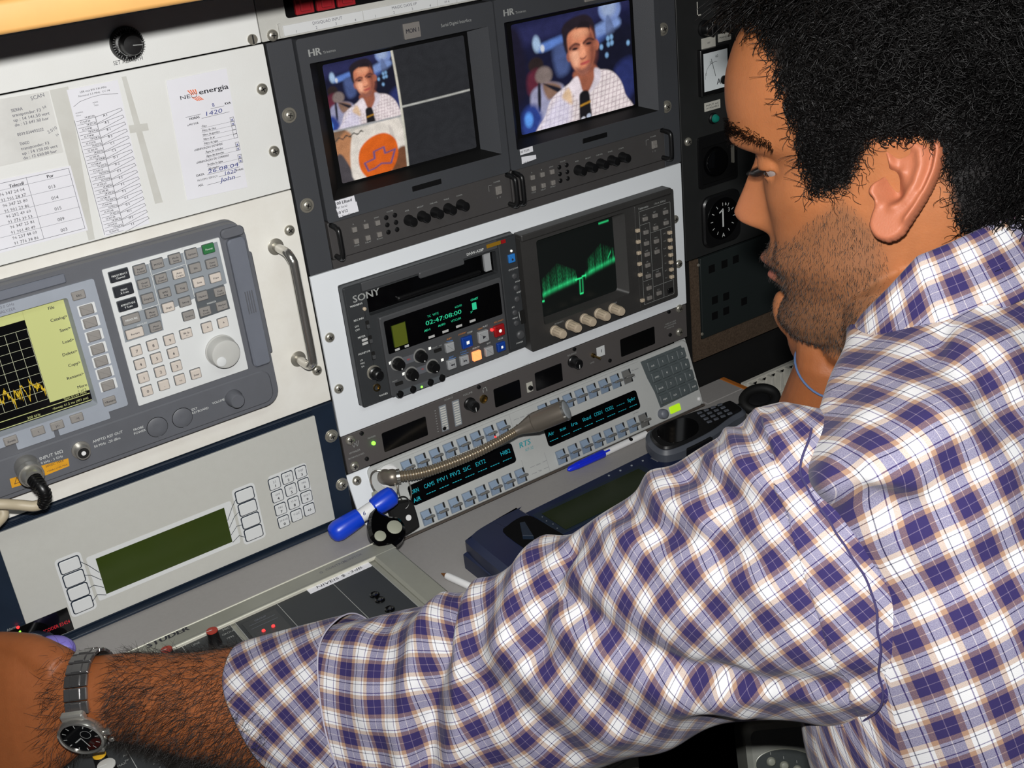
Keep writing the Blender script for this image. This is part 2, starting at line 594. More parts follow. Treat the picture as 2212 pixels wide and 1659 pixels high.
def sheet(name, poly, material, label, cat, w=3.15, t=0.25, lift=0.0):
    """one sheet of paper or tape, slightly wavy, given by its corners TL TR BR BL"""
    tl, tr, br, bl = [Vector((a, b)) for a, b in poly]
    nx, ny = 10, 12
    V, F = [], []
    for layer in (0, 1):
        for j in range(ny + 1):
            for i in range(nx + 1):
                s, q = i / nx, j / ny
                p = (tl * (1 - s) + tr * s) * (1 - q) + (bl * (1 - s) + br * s) * q
                wv = lift * (math.sin(s * 5 + q * 3) * 0.5 + 0.5) + lift * 2.2 * (abs(q - 0.5) * 2) ** 6
                V.append((p.x, p.y, w + wv + (t if layer else 0)))
    n = (nx + 1) * (ny + 1)
    for j in range(ny):
        for i in range(nx):
            a = j * (nx + 1) + i
            F.append((n + a, n + a + nx + 1, n + a + nx + 2, n + a + 1))
            F.append((a, a + 1, a + nx + 2, a + nx + 1))
    rim = [i for i in range(nx + 1)] + [j * (nx + 1) + nx for j in range(1, ny + 1)] + [ny * (nx + 1) + i for i in range(nx - 1, -1, -1)] + [j * (nx + 1) for j in range(ny - 1, 0, -1)]
    for a, b in zip(rim, rim[1:] + rim[:1]):
        F.append((a, n + a, n + b, b))
    t_ = thing(name, label, cat, (tl.x, -w, bl.y))
    part('sheet', (V, F), material, t_)
    return t_

tp = sheet('tape_strip', [(-131.7, 440.7), (-127.7, 440.5), (-122.5, 329.7), (-129.5, 330.1)], 'tape', 'long grey sticky tape strip right of the frequency chart', 'tape', 3.05, 0.08)
tp2 = sheet('tape_patch', [(-135.7, 400.7), (-119.6, 399.2), (-119.7, 393.1), (-136, 394)], 'tape', 'short dirty tape patch right of the frequency chart', 'tape', 3.16, 0.08)
tp3 = sheet('tape_strip', [(-191.2, 441.5), (-176, 441.6), (-187.3, 313.5), (-192.7, 313.6)], 'tape', 'pale grey sticky tape strip left of the frequency chart', 'tape', 3.05, 0.08)

p1 = sheet('transponder_note', [(-262, 446 - 2.6), (-192, 441), (-193.5, 391), (-262, 391)], 'old_paper', 'stained grey note with transponder frequencies, at the top left', 'paper', 3.2)
L = []
note = ['SIERRA', 'transponder: F3', 'up : 14 141.50 vert', 'do : 12 641.50 hor', '', '0039.034493222', '', 'TANGO', 'transponder: F3', 'up : 14 150.00 vert', 'do : 12 650.00 hor']
for i, s in enumerate(note):
    if s:
        L.append(txt(s, -224.5 - i * .1, 430.6 - i * 3.85, 2.4, 3.5, width=len(s) * 1.5, res=2, bold=.1))
part('lettering', join(*L), 'grey_ink', p1)
part('handwriting', join(txt('54', -200, 428, 2.2, 3.5, rot=12), txt('SCAN', -207, 436.5, 3, 3.5, rot=6), txt('2.010', -201, 408, 2.6, 3.5, rot=18), txt('54', -195.5, 404.5, 1.8, 3.5, rot=18)), 'grey_ink', p1)

p2 = sheet('phone_table', [(-300, 382), (-191, 379), (-191, 322.5), (-300, 322.5)], 'paper', 'printed telephone table with ruled rows at the left edge', 'paper', 3.2)
L = [stroke([(-300, 378.2), (-193, 377.2)], 0.35, 3.5), stroke([(-300, 325), (-193, 324.8)], 0.35, 3.5),
     stroke([(-227.6, 378), (-227.6, 325)], 0.3, 3.5), stroke([(-193, 377.2), (-193, 324.8)], 0.35, 3.5)]
for i in range(5):
    y = 372 - i * 9.4
    L.append(stroke([(-300, y + 0.5), (-193, y)], 0.22, 3.5))
part('table_rules', join(*L), 'grey_ink', p2)
L = [txt('Por', -209, 373.2, 2.6, 3.5, 'C', bold=0.25), txt('Telecell', -231, 372.6, 2.6, 3.5, 'R', bold=0.25)]
for i, s in enumerate(('013', '014', '015', '009', '003')):
    L.append(txt(s, -210, 364.2 - i * 9.35, 2.7, 3.5, 'C'))
for i, s in enumerate(('96 347 24 04', '91 901 28 37', '96 347 25 80', '91 901 29 86', '96 252 49 60', '91 776 39 53', '96 347 25 81', '91 901 40 49', '96 237 48 09', '91 776 38 86')):
    L.append(txt(s, -231.5, 367.6 - i * 4.62, 2.6, 3.5, 'R', res=1))
part('lettering', join(*L), 'ink', p2)

p3 = sheet('frequency_chart', [(-178, 439), (-135.5, 439), (-138.5, 314.5), (-179, 313.5)], 'paper', 'tall printed chart of frequency channels A1 to I1', 'paper', 3.2)
L, G = [], []
L += [txt('LBR max BW 3.80 MHz', -157, 434.5, 1.7, 3.5, 'C', width=22, res=1), txt('Nominal 3.5 MHz  CC 04', -157, 431.5, 1.5, 3.5, 'C', width=26, res=1),
      txt('uplink', -158, 424.5, 1.3, 3.5, 'C', res=1), txt('Titan', -158, 422, 1.3, 3.5, 'C', res=1), txt('downlink', -176, 419, 1.2, 3.5, 'L', res=1), txt('V/hor', -176, 416.7, 1.2, 3.5, 'L', res=1)]
G.append(stroke([(-176, 425), (-170, 428), (-160, 429.6), (-150, 430), (-138, 428)], 0.25, 3.5))
for i in range(17):
    y = 413.2 - i * 5.95
    L.append(txt('14 %06.2f' % (7.5 + 3.55 * i), -161.5, y + 0.6, 1.45, 3.5, 'R', sx=1.0, res=1, bold=0.12))
    L.append(txt('12 %06.2f' % (507.3 + 3.55 * i), -166, y - 2.6, 1.45, 3.5, 'R', res=1, bold=0.12))
    L.append(txt('ABCDEFGHI'[i // 2] + ' ' + '12'[i % 2], -153, y - 1.0, 1.8, 3.5, 'C', res=1, bold=0.15))
    G.append(stroke([(-177, y - 0.3), (-161, y), (-138.6, y + 3.0), (-137.8, y + 1.0), (-161, y - 5.4)], 0.28, 3.5))
    G.append(stroke([(-177, y - 3.5), (-162, y - 3.5)], 0.22, 3.5))
G.append(stroke([(-161, 414), (-161, 318)], 0.35, 3.5))
G.append(stroke([(-178.4, 414), (-178.4, 315)], 0.3, 3.5))
part('lettering', join(*L), 'ink', p3)
part('chart_lines', join(*G), 'ink', p3)

p4 = sheet('service_form', [(-95.5, 430.5), (-40.5, 430.5), (-43.5, 324), (-101, 326)], 'paper', 'white generator service checklist with orange and black logo', 'paper', 3.2, lift=0.12)
W4 = 3.95
LB = [txt('energia', -69.5, 413.4, 4.4, W4, width=27, bold=0.4), txt('NE', -86.8, 412.4, 3.2, W4, width=9), txt('KVA', -48.5, 400.2, 2.0, W4, bold=0.2), txt('HORAS', -83, 394, 2.0, W4, bold=0.2)]
oring = [(-74.4 + 2.6 * math.cos(a / 12 * math.pi), 414 + 1.9 * math.sin(a / 12 * math.pi)) for a in range(25)]
LB.append(stroke(oring, 0.35, W4))
rows = [('\u00bb MOTOR', -86, 0), ('\u00d3leo', -73.5, 1), ('Filtro de \u00f3leo', -73.5, 2), ('Filtro de gas\u00f3leo', -73.5, 3), ('Filtro de ar', -73.5, 4), ('Filtro de \u00e1gua', -73.5, 5),
        ('\u00bbVERIFICA\u00c7\u00c3O DE N\u00cdVEIS', -83.5, 6), ('\u00c1gua do radiador', -73.5, 7), ('\u00c1gua das baterias', -73.5, 8), ('\u00bbVERIFICA\u00c7\u00c3O DE CORREIAS', -83.5, 9), ('Bomba de \u00e1gua', -73.5, 10), ('Alternador', -73.5, 11)]
for s, u, i in rows:
    LB.append(txt(s, u - i * 0.22, 389.3 - i * 3.75, 1.75, W4, res=1, bold=0.1, sx=0.92))
LB += [txt('DATA', -88, 344.4, 1.9, W4, bold=0.15), txt('PR\u00d3XIMO SERVI\u00c7O', -88, 340, 1.7, W4, res=1, sx=0.9), txt('HORAS', -51.5, 340.6, 1.6, W4, res=1, bold=0.12), txt('ASS.', -88.4, 335.4, 1.9, W4, bold=0.12)]
part('lettering', join(*LB), 'ink', p4)
OR = []
for k in range(4):
    OR.append(prism([(-79.5 + k * 2.2, 419 - k * 0.1), (-78.3 + k * 2.2, 419 - k * 0.1), (-75.6 + k * 1.5, 414.5), (-76.2 + k * 1.5, 414.2)], W4 - 0.05, W4))
    OR.append(prism([(-76.8 + k * 1.9, 412.4), (-76.2 + k * 1.9, 412.6), (-71.2 + k * 1.6, 408.6), (-72.4 + k * 1.6, 408.6)], W4 - 0.05, W4))
part('logo_rays', join(*OR), 'orange_ink', p4)
G = [stroke([(-62, 399.6), (-49.5, 399.6)], 0.25, W4), stroke([(-86, 397), (-72, 397)], 0.25, W4), stroke([(-72, 393.2), (-46, 393.6)], 0.25, W4),
     stroke([(-78, 343.8), (-47, 343.8)], 0.25, W4), stroke([(-68, 339.6), (-52, 339.8)], 0.25, W4), stroke([(-80, 335), (-48, 335.2)], 0.25, W4)]
for i in (1, 2, 3, 4, 5, 7, 8, 10, 11):
    y = 388.6 - i * 3.75
    G.append(stroke([(-46.6, y), (-43.2, y), (-43.2, y + 3.6), (-46.6, y + 3.6)], 0.3, W4, True))
    G.append(stroke([(-74.5 - i * .2, y), (-47, y)], 0.15, W4))
part('form_lines', join(*G), 'ink', p4)
HW = [txt('8', -60, 400.6, 3.2, W4 + .02, rot=8), txt('1420', -67.5, 394.4, 3.6, W4 + .02, width=15, shear=.2), txt('26.08.04', -77, 344.8, 3.4, W4 + .02, width=29, shear=.2),
      txt('1620', -62, 339.8, 3.2, W4 + .02, width=11, shear=.2), txt('John', -68, 334.4, 3.8, W4 + .02, width=14, shear=.35)]
for i in (1, 2, 7, 8, 10, 11):
    HW.append(txt('x', -45, 389 - i * 3.75, 3.0, W4 + .02, 'C', bold=0.15))
part('handwriting', join(*HW), 'blue_ink', p4)

# ---- spectrum analyser
sa = thing('spectrum_analyser', 'grey spectrum analyser with keypad and yellow menu screen', 'analyser', (-240, 0, 90))
part('rack_plate', rbox(-480, -2, 90, 310.8, 0, 3, 0.8, 0.4), 'cream_panel', sa)
body = part('body', rbox(-480, -60, 116, 301, 3, 11, 15, 1, 6), 'slate_plastic', sa)
part('front_bezel', ring(rr(-480, -60.5, 116.5, 300.5, 15, 6), rr(-479, -202, 165, 285.5, 2, 6), 10.5, 20, 10.5), 'slate_plastic', sa)
part('lower_strip', rbox(-480, -66, 120, 154, 20, 21.5, 10, 1.2), 'slate_plastic', sa)
gr = part('side_grip', rbox(-80.5, -63, 160, 287, 20, 25.5, 4, 1.5), 'slate_light', sa)
part('grip_ribs', join(*[rbox(-75 + k * 2.2, -74 + k * 2.2, 214, 236, 25.4, 26.2, .4) for k in range(4)]), 'slate_plastic', gr)
part('corner_cap', rbox(-84, -62, 288, 297, 20, 24, 4, 1.2), 'slate_plastic', sa)
part('top_rib', rbox(-480, -223, 289, 297, 20, 23, 1.5, 1), 'slate_light', sa)
part('edge_clip', rbox(-60.5, -56.5, 166, 268, 4, 16, 1.5, 1), 'slate_plastic', sa)
scr = part('screen_frame', ring(rr(-480, -201, 164.5, 286, 2), (rr(-478, -226, 174.5, 276, 2), rr(-478, -228, 176, 274, 2)), 19.5, 21.5, 13), 'bluegrey_plastic', sa)
part('screen_glass', rbox(-479, -227, 175, 275, 12, 13.2), 'display_black', sa)
part('menu_area', prism([(-262.5, 274), (-228, 274), (-228, 187), (-262.5, 187)], 13.2, 13.35), 'lcd_yellow', sa)
part('menu_bar', join(rbox(-479, -262.4, 265, 274, 13.2, 13.35), rbox(-479, -228.5, 183.6, 184.2, 13.2, 13.4), rbox(-479, -228.5, 177, 177.6, 13.2, 13.4)), 'lcd_yellow', sa)
g = []
for k in range(9):
    g.append(stroke([(-263 - 9.2 * k, 191), (-263 - 9.2 * k, 257)], 0.3, 13.4))
for k in range(9):
    g.append(stroke([(-345, 191 + 8.25 * k), (-263, 191 + 8.25 * k)], 0.3, 13.4))
part('graticule', join(*g), 'grid_white', sa)
tr = []
rg = random.Random(3)
for k in range(420):
    u = -345 + 82 * k / 420
    q = 82 * k / 420
    y = 199 + 9 * abs(math.sin(q * 0.27 + 0.6)) + 3 * math.sin(q * .9) + rg.gauss(0, 1.9)
    if rg.random() < .06:
        y -= 6
    tr.append((u, max(190, y)))
part('trace', stroke(tr, 0.3, 13.5), 'trace_yellow', sa)
L = []
for i, s in enumerate(('File', 'Catalog>', 'Save>', 'Load>', 'Delete>', 'Copy>', 'Rename>', 'More')):
    L.append(txt(s, -229 if i else -237, 267.5 - i * 10.9, 2.7, 13.5, 'R', bold=.15))
L.append(txt('1 of 2', -230.5, 187.6, 2.2, 13.5, 'R'))
part('menu_text', join(*L), 'ink', sa)
part('screen_text', join(txt('Span 62.64 MHz', -231, 185, 2.1, 13.5, 'R'), txt('\u2022Sweep 41.2 ms (401 pts)', -231, 179.5, 2.1, 13.5, 'R'), txt('300 kHz', -284, 178.5, 2.3, 13.5)), 'lcd_yellow', sa)
part('type_text', join(txt('3.0 GHz', -268, 282.5, 2.3, 21.6, 'R'), txt('ANALYZER', -268, 278.4, 2.3, 21.6, 'R')), 'grey_ink', sa)

SOFT = proto('soft_key', rbox(-5.6, 5.6, -4.3, 4.3, 0, 2.6, 0.8, 0.9), 'key_grey')
SOFTZ = proto('key_seat', rbox(-7, 8, -4.9, 4.9, 0, 0.25, 0.5), 'key_white')
for i, p in enumerate(((-216.3, 261.3), (-216.6, 249.4), (-216.5, 236.8), (-216.5, 224.4), (-216.6, 212.7), (-216.2, 201.2), (-216.3, 189.1))):
    o = stamp('soft_key', SOFT, sa, -213.6, p[1], 21.4)
    stamp('key_seat', SOFTZ, sa, -213.6, p[1], 21.4)
SK = proto('small_key', rbox(-5.6, 5.6, -3.7, 3.7, 0, 2.4, 0.8, 0.8), 'key_grey')
small = [((-216.8, 275.7), 'ESC'), ((-216, 174.7), '<Return'), ((-303.1, 168.9), 'Zoom'), ((-280.1, 168.9), '\\'), ((-263.8, 168.4), '|<-'), ((-246.5, 169.2), '->|')]
part('nav_plates', join(rbox(-300, -268, 158, 169.5, 20, 21.7, 1), rbox(-264, -219, 158, 169.5, 20, 21.7, 1)), 'bluegrey_plastic', sa)
L = []
for p, s in small:
    stamp('function_key', SK, sa, p[0], p[1], 21.4)
    L.append(txt(s, p[0], p[1] - 0.9, 1.9, 23.95, 'C', bold=.12))
part('key_lettering', join(*L), 'ink', sa)

part('keypad_plate', rbox(-192.5, -85.5, 160, 291, 20, 21.6, 1.2, 0.4), 'key_white', sa)
zs = [prism([(-167.5, 284.8), (-88.4, 287.8), (-88.1, 247.8), (-153.3, 237.9), (-154.1, 222.7), (-189.3, 222.1), (-188.3, 246.6), (-167.8, 247.3)], 21.5, 21.75)]
part('key_zone', join(*zs), 'key_zone', sa)
part('marker_zone', prism([(-120.1, 246.9), (-91.4, 247.9), (-90.3, 223.4), (-119.9, 222.3)], 21.5, 21.85), 'key_zone_dark', sa)
kl = []
for a, b in (((885, 290), (960, 605)), ((1085, 215), (1160, 480))):
    pass
part('zone_lines', join(stroke([(-152.6, 287.4), (-152.8, 238.5)], .5, 21.9), stroke([(-121, 290.1), (-120, 244.4)], .5, 21.9), stroke([(-153.6, 274.5), (-120.9, 275.9)], .4, 21.9),
     stroke([(-188.3, 246.6), (-151.8, 247)], .5, 21.9), stroke([(-166.5, 289.1), (-87.4, 291)], .4, 21.9)), 'white_ink', sa)
part('zone_titles', join(txt('CONTROL', *(-155.9, 289.5), 1.8, 21.95, 'C', rot=0), txt('SYSTEM', *(-105.9, 289.8), 1.8, 21.95, 'C'), txt('MARKER', *(-106, 233.6), 1.6, 21.95, 'C'), txt('MEASURE', *(-171.3, 233.5), 1.5, 21.95, 'C')), 'white_ink', sa)
KEYM = {}
for nm, hw, hh, mt in (('grey_key', 5.2, 4.0, 'key_grey'), ('cream_key', 5.2, 4.0, 'key_cream'), ('black_key', 8.2, 4.6, 'key_black'), ('green_key', 5.4, 4.2, 'key_green'), ('wide_key', 7.6, 4.2, 'key_grey'), ('cream_wide_key', 7.6, 4.2, 'key_cream'), ('number_key', 4.6, 4.4, 'key_cream')):
    KEYM[nm] = proto(nm, join(rbox(-hw, hw, -hh, hh, 0, 2.8, 0.9, 0.7)), mt)
RIM = {nm: proto('key_rim', rbox(-hw - .6, hw + .6, -hh - .6, hh + .6, 0, 0.35, 1.0), 'key_zone_dark') for nm, hw, hh in (('s', 5.2, 4.0), ('b', 8.2, 4.6), ('w', 7.6, 4.2), ('n', 4.6, 4.4))}
K = [('black_key', (-179.8, 282.7), 'FREQUENCY', 'Channel'), ('black_key', (-179.6, 268.8), 'SPAN', 'X Scale'), ('black_key', (-179.3, 255.4), 'AMPLITUDE', 'Y Scale'),
     ('grey_key', (-161.5, 282.8), 'Input/', 'Output'), ('grey_key', (-161.2, 269.4), 'View/', 'Trace'), ('grey_key', (-161.1, 255.7), 'Display', ''), ('grey_key', (-145.5, 283.5), 'MODE', ''), ('grey_key', (-129.4, 283.6), 'Mode', 'Setup'),
     ('grey_key', (-145.5, 269.8), 'Det/', 'Demod'), ('cream_key', (-129.4, 269.4), 'Auto', 'Couple'), ('grey_key', (-145.4, 256), 'BW/', 'Avg'), ('grey_key', (-129.7, 256), 'Trig', ''), ('cream_key', (-145.4, 242.4), 'Single', ''), ('grey_key', (-129.7, 242.8), 'Sweep', ''),
     ('grey_key', (-114, 283.9), 'System', ''), ('green_key', (-98, 284.1), 'Preset', ''), ('grey_key', (-113.8, 270.4), 'File', ''), ('grey_key', (-98, 270.1), 'Print', 'Setup'), ('cream_key', (-113.5, 256.7), 'Save', ''), ('cream_key', (-97.6, 256.3), 'Print', ''),
     ('grey_key', (-113.4, 243.3), 'Marker', ''), ('grey_key', (-96.7, 242.4), 'Peak', 'Search'), ('grey_key', (-113.9, 228.7), 'Freq', 'Count'), ('grey_key', (-97.6, 229), 'Marker', '->'), ('grey_key', (-129.4, 229.2), 'Source', ''),
     ('wide_key', (-179.6, 242), 'MEASURE', ''), ('grey_key', (-161, 241.7), 'Meas', 'Setup'), ('cream_wide_key', (-179.6, 228.4), 'Restart', ''), ('grey_key', (-160.6, 228.2), 'Meas', 'Control'),
     ('cream_key', (-135.5, 213.5), 'Bk Sp', '<-'), ('number_key', (-115.5, 213.1), '^', ''), ('number_key', (-100, 212.8), '^', '')]
for s, p in (('7', (-182.2, 212.2)), ('8', (-167.1, 212.5)), ('9', (-151.5, 212.6)), ('4', (-182, 199)), ('5', (-166.8, 199.6)), ('6', (-151.1, 199.5)), ('1', (-182.2, 185.8)), ('2', (-166.5, 186.2)), ('3', (-151.1, 186.3)), ('0', (-182, 172.4)), ('.', (-166.3, 172.6)), ('+/-', (-151, 172.7)), ('Enter', (-135.6, 173.1))):
    K.append(('number_key', p, s, ''))
L, LW = [], []
for nm, p, a, b in K:
    stamp(nm, KEYM[nm], sa, p[0], p[1], 21.6)
    stamp('key_rim', RIM['b' if nm == 'black_key' else 'w' if 'wide' in nm else 'n' if nm == 'number_key' else 's'], sa, p[0], p[1], 21.65)
    tgt = LW if nm in ('black_key', 'green_key', 'wide_key') else L
    if nm == 'number_key':
        tgt.append(txt(a, p[0], p[1] - 1.3, 2.7 if len(a) < 3 else 1.7, 24.45, 'C', bold=.12))
    elif b:
        tgt.append(txt(a, p[0], p[1] + 0.3, 1.7, 24.45, 'C', bold=.1, res=1))
        tgt.append(txt(b, p[0], p[1] - 2.3, 1.7, 24.45, 'C', bold=.1, res=1))
    else:
        tgt.append(txt(a, p[0], p[1] - 0.8, 1.8, 24.45, 'C', bold=.1, res=1))
part('key_lettering', join(*L), 'ink', sa)
part('key_lettering', join(*LW), 'white_ink', sa)
ku, kv = (-107.4, 186.9)
kd = part('rotary_knob', lathe([(15.2, 21.6), (15.2, 23), (14.4, 24), (14, 33), (13.2, 34.6), (11, 35.2), (4, 35.2)], ku, kv, 48), 'knob_grey', sa)
part('finger_dimple', lathe([(4.8, 35.2), (4.4, 35.7), (3.0, 36.0), (1, 36.1)], ku - 6.0, kv - 5.5, 24), 'key_white', kd)
# lower strip
for nm, p in (('probe_cover', (-181.4, 134.7)), ('keyboard_cover', (-157.2, 135.2))):
    part(nm, join(lathe([(9.4, 21.4), (9.4, 22.2), (8.8, 22.6), (3, 22.6)], p[0], p[1], 36), rbox(p[0] - 1.6, p[0] + 1.6, p[1] - 11, p[1] - 9, 21.4, 22.2)), 'slate_plastic', sa)
    o_ = [(p[0] + 9.6 * math.cos(a * math.pi / 18), p[1] + 9.6 * math.sin(a * math.pi / 18)) for a in range(37)]
    part('cover_rim', stroke(o_, .5, 21.75), 'black_matte', sa)
vu, vv = (-106, 137.1)
part('volume_knob', lathe([(8.4, 21.4), (8.4, 24), (7.4, 26), (7.0, 32), (6.2, 33), (2, 33)], vu, vv, 28), 'slate_plastic', sa)
bu, bv = (-250.9, 138.8)
bn = part('bnc_socket', lathe([(8.2, 21.4), (8.2, 23.2), (6.2, 23.4), (6.2, 31), (4.9, 31), (4.9, 27), (2.2, 27)], bu, bv, 28), 'steel', sa)
part('bnc_hole', lathe([(4.8, 30.8), (4.8, 31.1)], bu, bv, 20), 'slot', bn)
part('bnc_centre', lathe([(2.0, 31), (2.0, 31.6), (0.6, 31.6)], bu, bv, 14), 'white_plastic', bn)
part('strip_lettering', join(txt('INPUT 50\u03a9', *(-285.6, 141.8), 2.9, 21.7), txt('9 kHz - 3 GHz', *(-285.6, 137.7), 2.2, 21.7), txt('AMPTD REF OUT', *(-239.4, 140.7), 2.5, 21.7), txt('50 MHz  -20 dBm', *(-239.3, 135.8), 2.3, 21.7),
     txt('PROBE', *(-202.5, 138.6), 2.2, 21.7), txt('POWER', *(-203, 134.9), 2.2, 21.7), txt('EXT', *(-147, 138.4), 2.2, 21.7), txt('KEYBOARD', *(-147.4, 135), 2.2, 21.7), txt('VOLUME', *(-127, 137.6), 2.2, 21.7)), 'white_ink', sa)
part('warning_sticker', prism([(-286.3, 136.7), (-263, 134.8), (-263.9, 127.5), (-285.4, 126.5)], 21.5, 21.8), 'yellow_sticker', sa)
part('warning_sticker', prism([(-313.5, 134.9), (-302.1, 134), (-303, 125.4), (-314, 126)], 21.5, 21.8), 'yellow_sticker', sa)
tu, tv = (-307.9, 131)
part('sticker_print', join(stroke([(tu - 3, tv - 2.2), (tu + 3, tv - 2.2), (tu, tv + 3)], .45, 21.95, True), txt('50VDC MAX', *(-282.8, 133.6), 2.0, 21.95), txt('+30dBm (1W) MAX', *(-283, 128.9), 1.5, 21.95)), 'ink', sa)
# chrome pull handle and panel screws
hp = [(-28, 262, 3), (-28, 262, 24), (-27.5, 260, 30), (-26.5, 255, 33.5), (-26, 248, 34.5), (-26, 200, 34.5), (-26, 156, 34.5), (-26.5, 150, 33), (-27.5, 146.5, 29), (-28, 145, 22), (-28, 145, 3)]
part('pull_handle', tube(spline(hp, 5), 4.4, 16), 'chrome', sa)
part('handle_foot', lathe([(8, 3), (8, 3.6), (6.5, 4.2)], -28, 262, 24), 'screw_metal', sa)
part('handle_foot', lathe([(8, 3), (8, 3.6), (6.5, 4.2)], -28, 145, 24), 'screw_metal', sa)
for p in ((-11.4, 273.7), (-11, 126.5)):
    screw(sa, p[0], p[1], 3)

# ---- test cable plugged into the analyser
cb = thing('test_cable', 'beige coaxial cable with steel connector plugged into the analyser', 'cable', (-282, -30, 100))
pts = [(*(-297.2, 139.6), 23), (*(-298.2, 139), 34), (*(-299.3, 139.6), 46)]
cu_, cv_ = (-297.2, 141.2)
path = [(cu_, cv_, 22), (*(-298.7, 142.6), 40), (*(-298.6, 142.3), 55)]
part('connector', tube(spline(path, 6), [10.5, 10.5, 10.5, 10.2, 9, 9, 9.6, 9.6, 9.6, 8.4, 8.4, 7.8, 7.2], 24), 'steel', cb)
part('coupling_nut', tube([path[1], (Vector(path[1]) + (Vector(path[2]) - Vector(path[1])) * .45)], 10.6, 20), 'steel', cb)
bp_ = spline([(*(-298.6, 142.3), 55), (*(-297.4, 139.5), 62), (*(-295.7, 134.3), 66), (*(-296.2, 126.2), 64), (*(-299.8, 119.8), 60)], 6)
part('boot', join(tube(bp_, 5.0, 14), *[tube([p + (bp_[i + 1] - p) * .1, p + (bp_[i + 1] - p) * .55], 6.4 - i * .05, 14) for i, p in enumerate(bp_[:-1]) if i % 2 == 0]), 'black_plastic', cb)
part('cable', tube(spline([(*(-299.2, 120.8), 60), (*(-306.1, 120.4), 58), (*(-316.7, 124.8), 55), (*(-329.9, 131.4), 55), (*(-348.9, 136.3), 50), (*(-365.1, 120), 40), (*(-357.9, 98.4), 40), (*(-336.3, 111.6), 46), (*(-328.9, 118.3), 46), (*(-333.8, 125.2), 40), (*(-351.4, 132.6), 30)], 8), 4.6, 12), 'beige_cable', cb)

# ---- digital encoder
en = thing('encoder_unit', 'silver and navy encoder with a long green display', 'encoder', (-240, 0, -45))
part('frame', rbox(-480, -2, -44.6, 89, 0, 6, 1.5, 0.8), 'navy_panel', en)
for k in range(4):
    part('frame_rib', rbox(-480, -26, 83.2 + k * 1.5, 84.2 + k * 1.5, 6, 7, .3), 'navy_panel', en)
part('front_plate', rbox(-338, -24.5, -41.5, 82, 6, 8, 1, 0.4), 'silver_panel', en)
pl_ = [rbox(-272, -128, -22.5, 26.5, 7.9, 8.35, 2)]
for (a_, b_), u_ in ((((-284, 26.1), (-283.1, -18.5)), -287), (((-119.4, 26.9), (-118.1, -17.9)), -113)):
    pl_.append(rbox(u_ - 12, u_ + 12, max(b_[1] - 10, -41), a_[1] + 10, 7.9, 8.3, 4))
part('key_backing', join(*pl_), 'key_white', en)
part('keypad_backing', rbox(-86, -44, -22, 36, 7.9, 8.3, 3), 'key_white', en)
part('display_glass', rbox(-264, -136, -18, 22, 8.2, 8.6), 'lcd_green', en)
KO = proto('menu_key_rim', rbox(-9.8, 9.8, -7.2, 7.2, 0, 0.5, 2.4), 'navy_panel')
KW = proto('menu_key', rbox(-8.9, 8.9, -6.3, 6.3, 0, 1.3, 1.9, 0.4), 'key_white')
lines = []
lk = [(-284, 26.1), (-283.7, 11), (-283.3, -3.8), (-283.1, -18.5)]
rk_ = [(-119.4, 26.9), (-118.5, 12.1), (-118.2, -3.1), (-118.1, -17.9)]
for i, p in enumerate(lk):
    y = 20 - 16.2 * i - 0.2
    stamp('menu_key_rim', KO, en, -287, p[1], 8.3); stamp('menu_key', KW, en, -287, p[1], 8.4)
    lines.append(stroke([(-277.5, p[1] - 1), (-272, p[1] * 0.75 - 1), (-264.5, 12 - 8.6 * i - 5)], 0.55, 8.45))
for i, p in enumerate(rk_):
    stamp('menu_key_rim', KO, en, -113, p[1], 8.3); stamp('menu_key', KW, en, -113, p[1], 8.4)
    lines.append(stroke([(-122.5, p[1] - 1), (-128, p[1] * 0.75 - 1), (-135.5, 12 - 8.6 * i - 5)], 0.55, 8.45))
part('pointer_lines', join(*lines), 'navy_panel', en)
NO = proto('number_key_rim', rbox(-6.3, 6.3, -6.6, 6.6, 0, 0.5, 2.0), 'navy_panel')
NW = proto('number_key', rbox(-5.6, 5.6, -5.9, 5.9, 0, 1.3, 1.6, 0.4), 'key_white')
kk = [('[-]', '1'), ('ABC', '2'), ('DEF', '3'), ('GHI', '4'), ('JKL', '5'), ('MN', '6'), ('PRS', '7'), ('TUV', '8'), ('WXY', '9'), ('SPACE', '0'), ('OQZ', '.'), ('', '+/-')]
cs = [(-80.8, 26.6), (-66.2, 27.4), (-51.2, 27.6), (-80.6, 11.7), (-65.5, 12.8), (-50.9, 13), (-80.3, -3.9), (-65.4, -2.8), (-50.7, -2.1), (-80, -19), (-65.3, -18), (-50.6, -17.4)]
L, L2 = [], []
for (a, b), p in zip(kk, cs):
    stamp('number_key_rim', NO, en, p[0], p[1], 8.3); stamp('number_key', NW, en, p[0], p[1], 8.4)
    L.append(txt(b, p[0], p[1] - (3.8 if a else 1.4), 2.9, 9.85, 'C', bold=.3))
    if a:
        L2.append(txt(a, p[0], p[1] + 1.4, 2.2, 9.85, 'C', res=1))
part('key_lettering', join(*L), 'ink', en)
part('key_lettering', join(*L2), 'grey_ink', en)
part('bottom_strip', rbox(-480, -2, -47.4, -44.8, 0, 15, .6, .4), 'navy_panel', en)  # dark strip along the encoder's bottom
part('status_window', rbox(-420, -300.5, -40.5, -15, 7.8, 8.6, 0.5), 'black_gloss', en)
part('status_text', txt('ENCODER E5424', -330, -31.5, 3.6, 8.75, width=28), 'vfd_red', en)
part('alarm_led', lathe([(1.5, 8.6), (1.2, 9.4), (.4, 9.6)], *(-345.2, -14.6), 12), 'led_red', en)
part('status_led', lathe([(1.0, 8.6), (.8, 9.2), (.3, 9.3)], *(-344.8, -19.6), 12), 'led_green', en)
part('status_text', txt('Alarm', *(-354.9, -14.2), 2.4, 8.75), 'dim_ink', en)
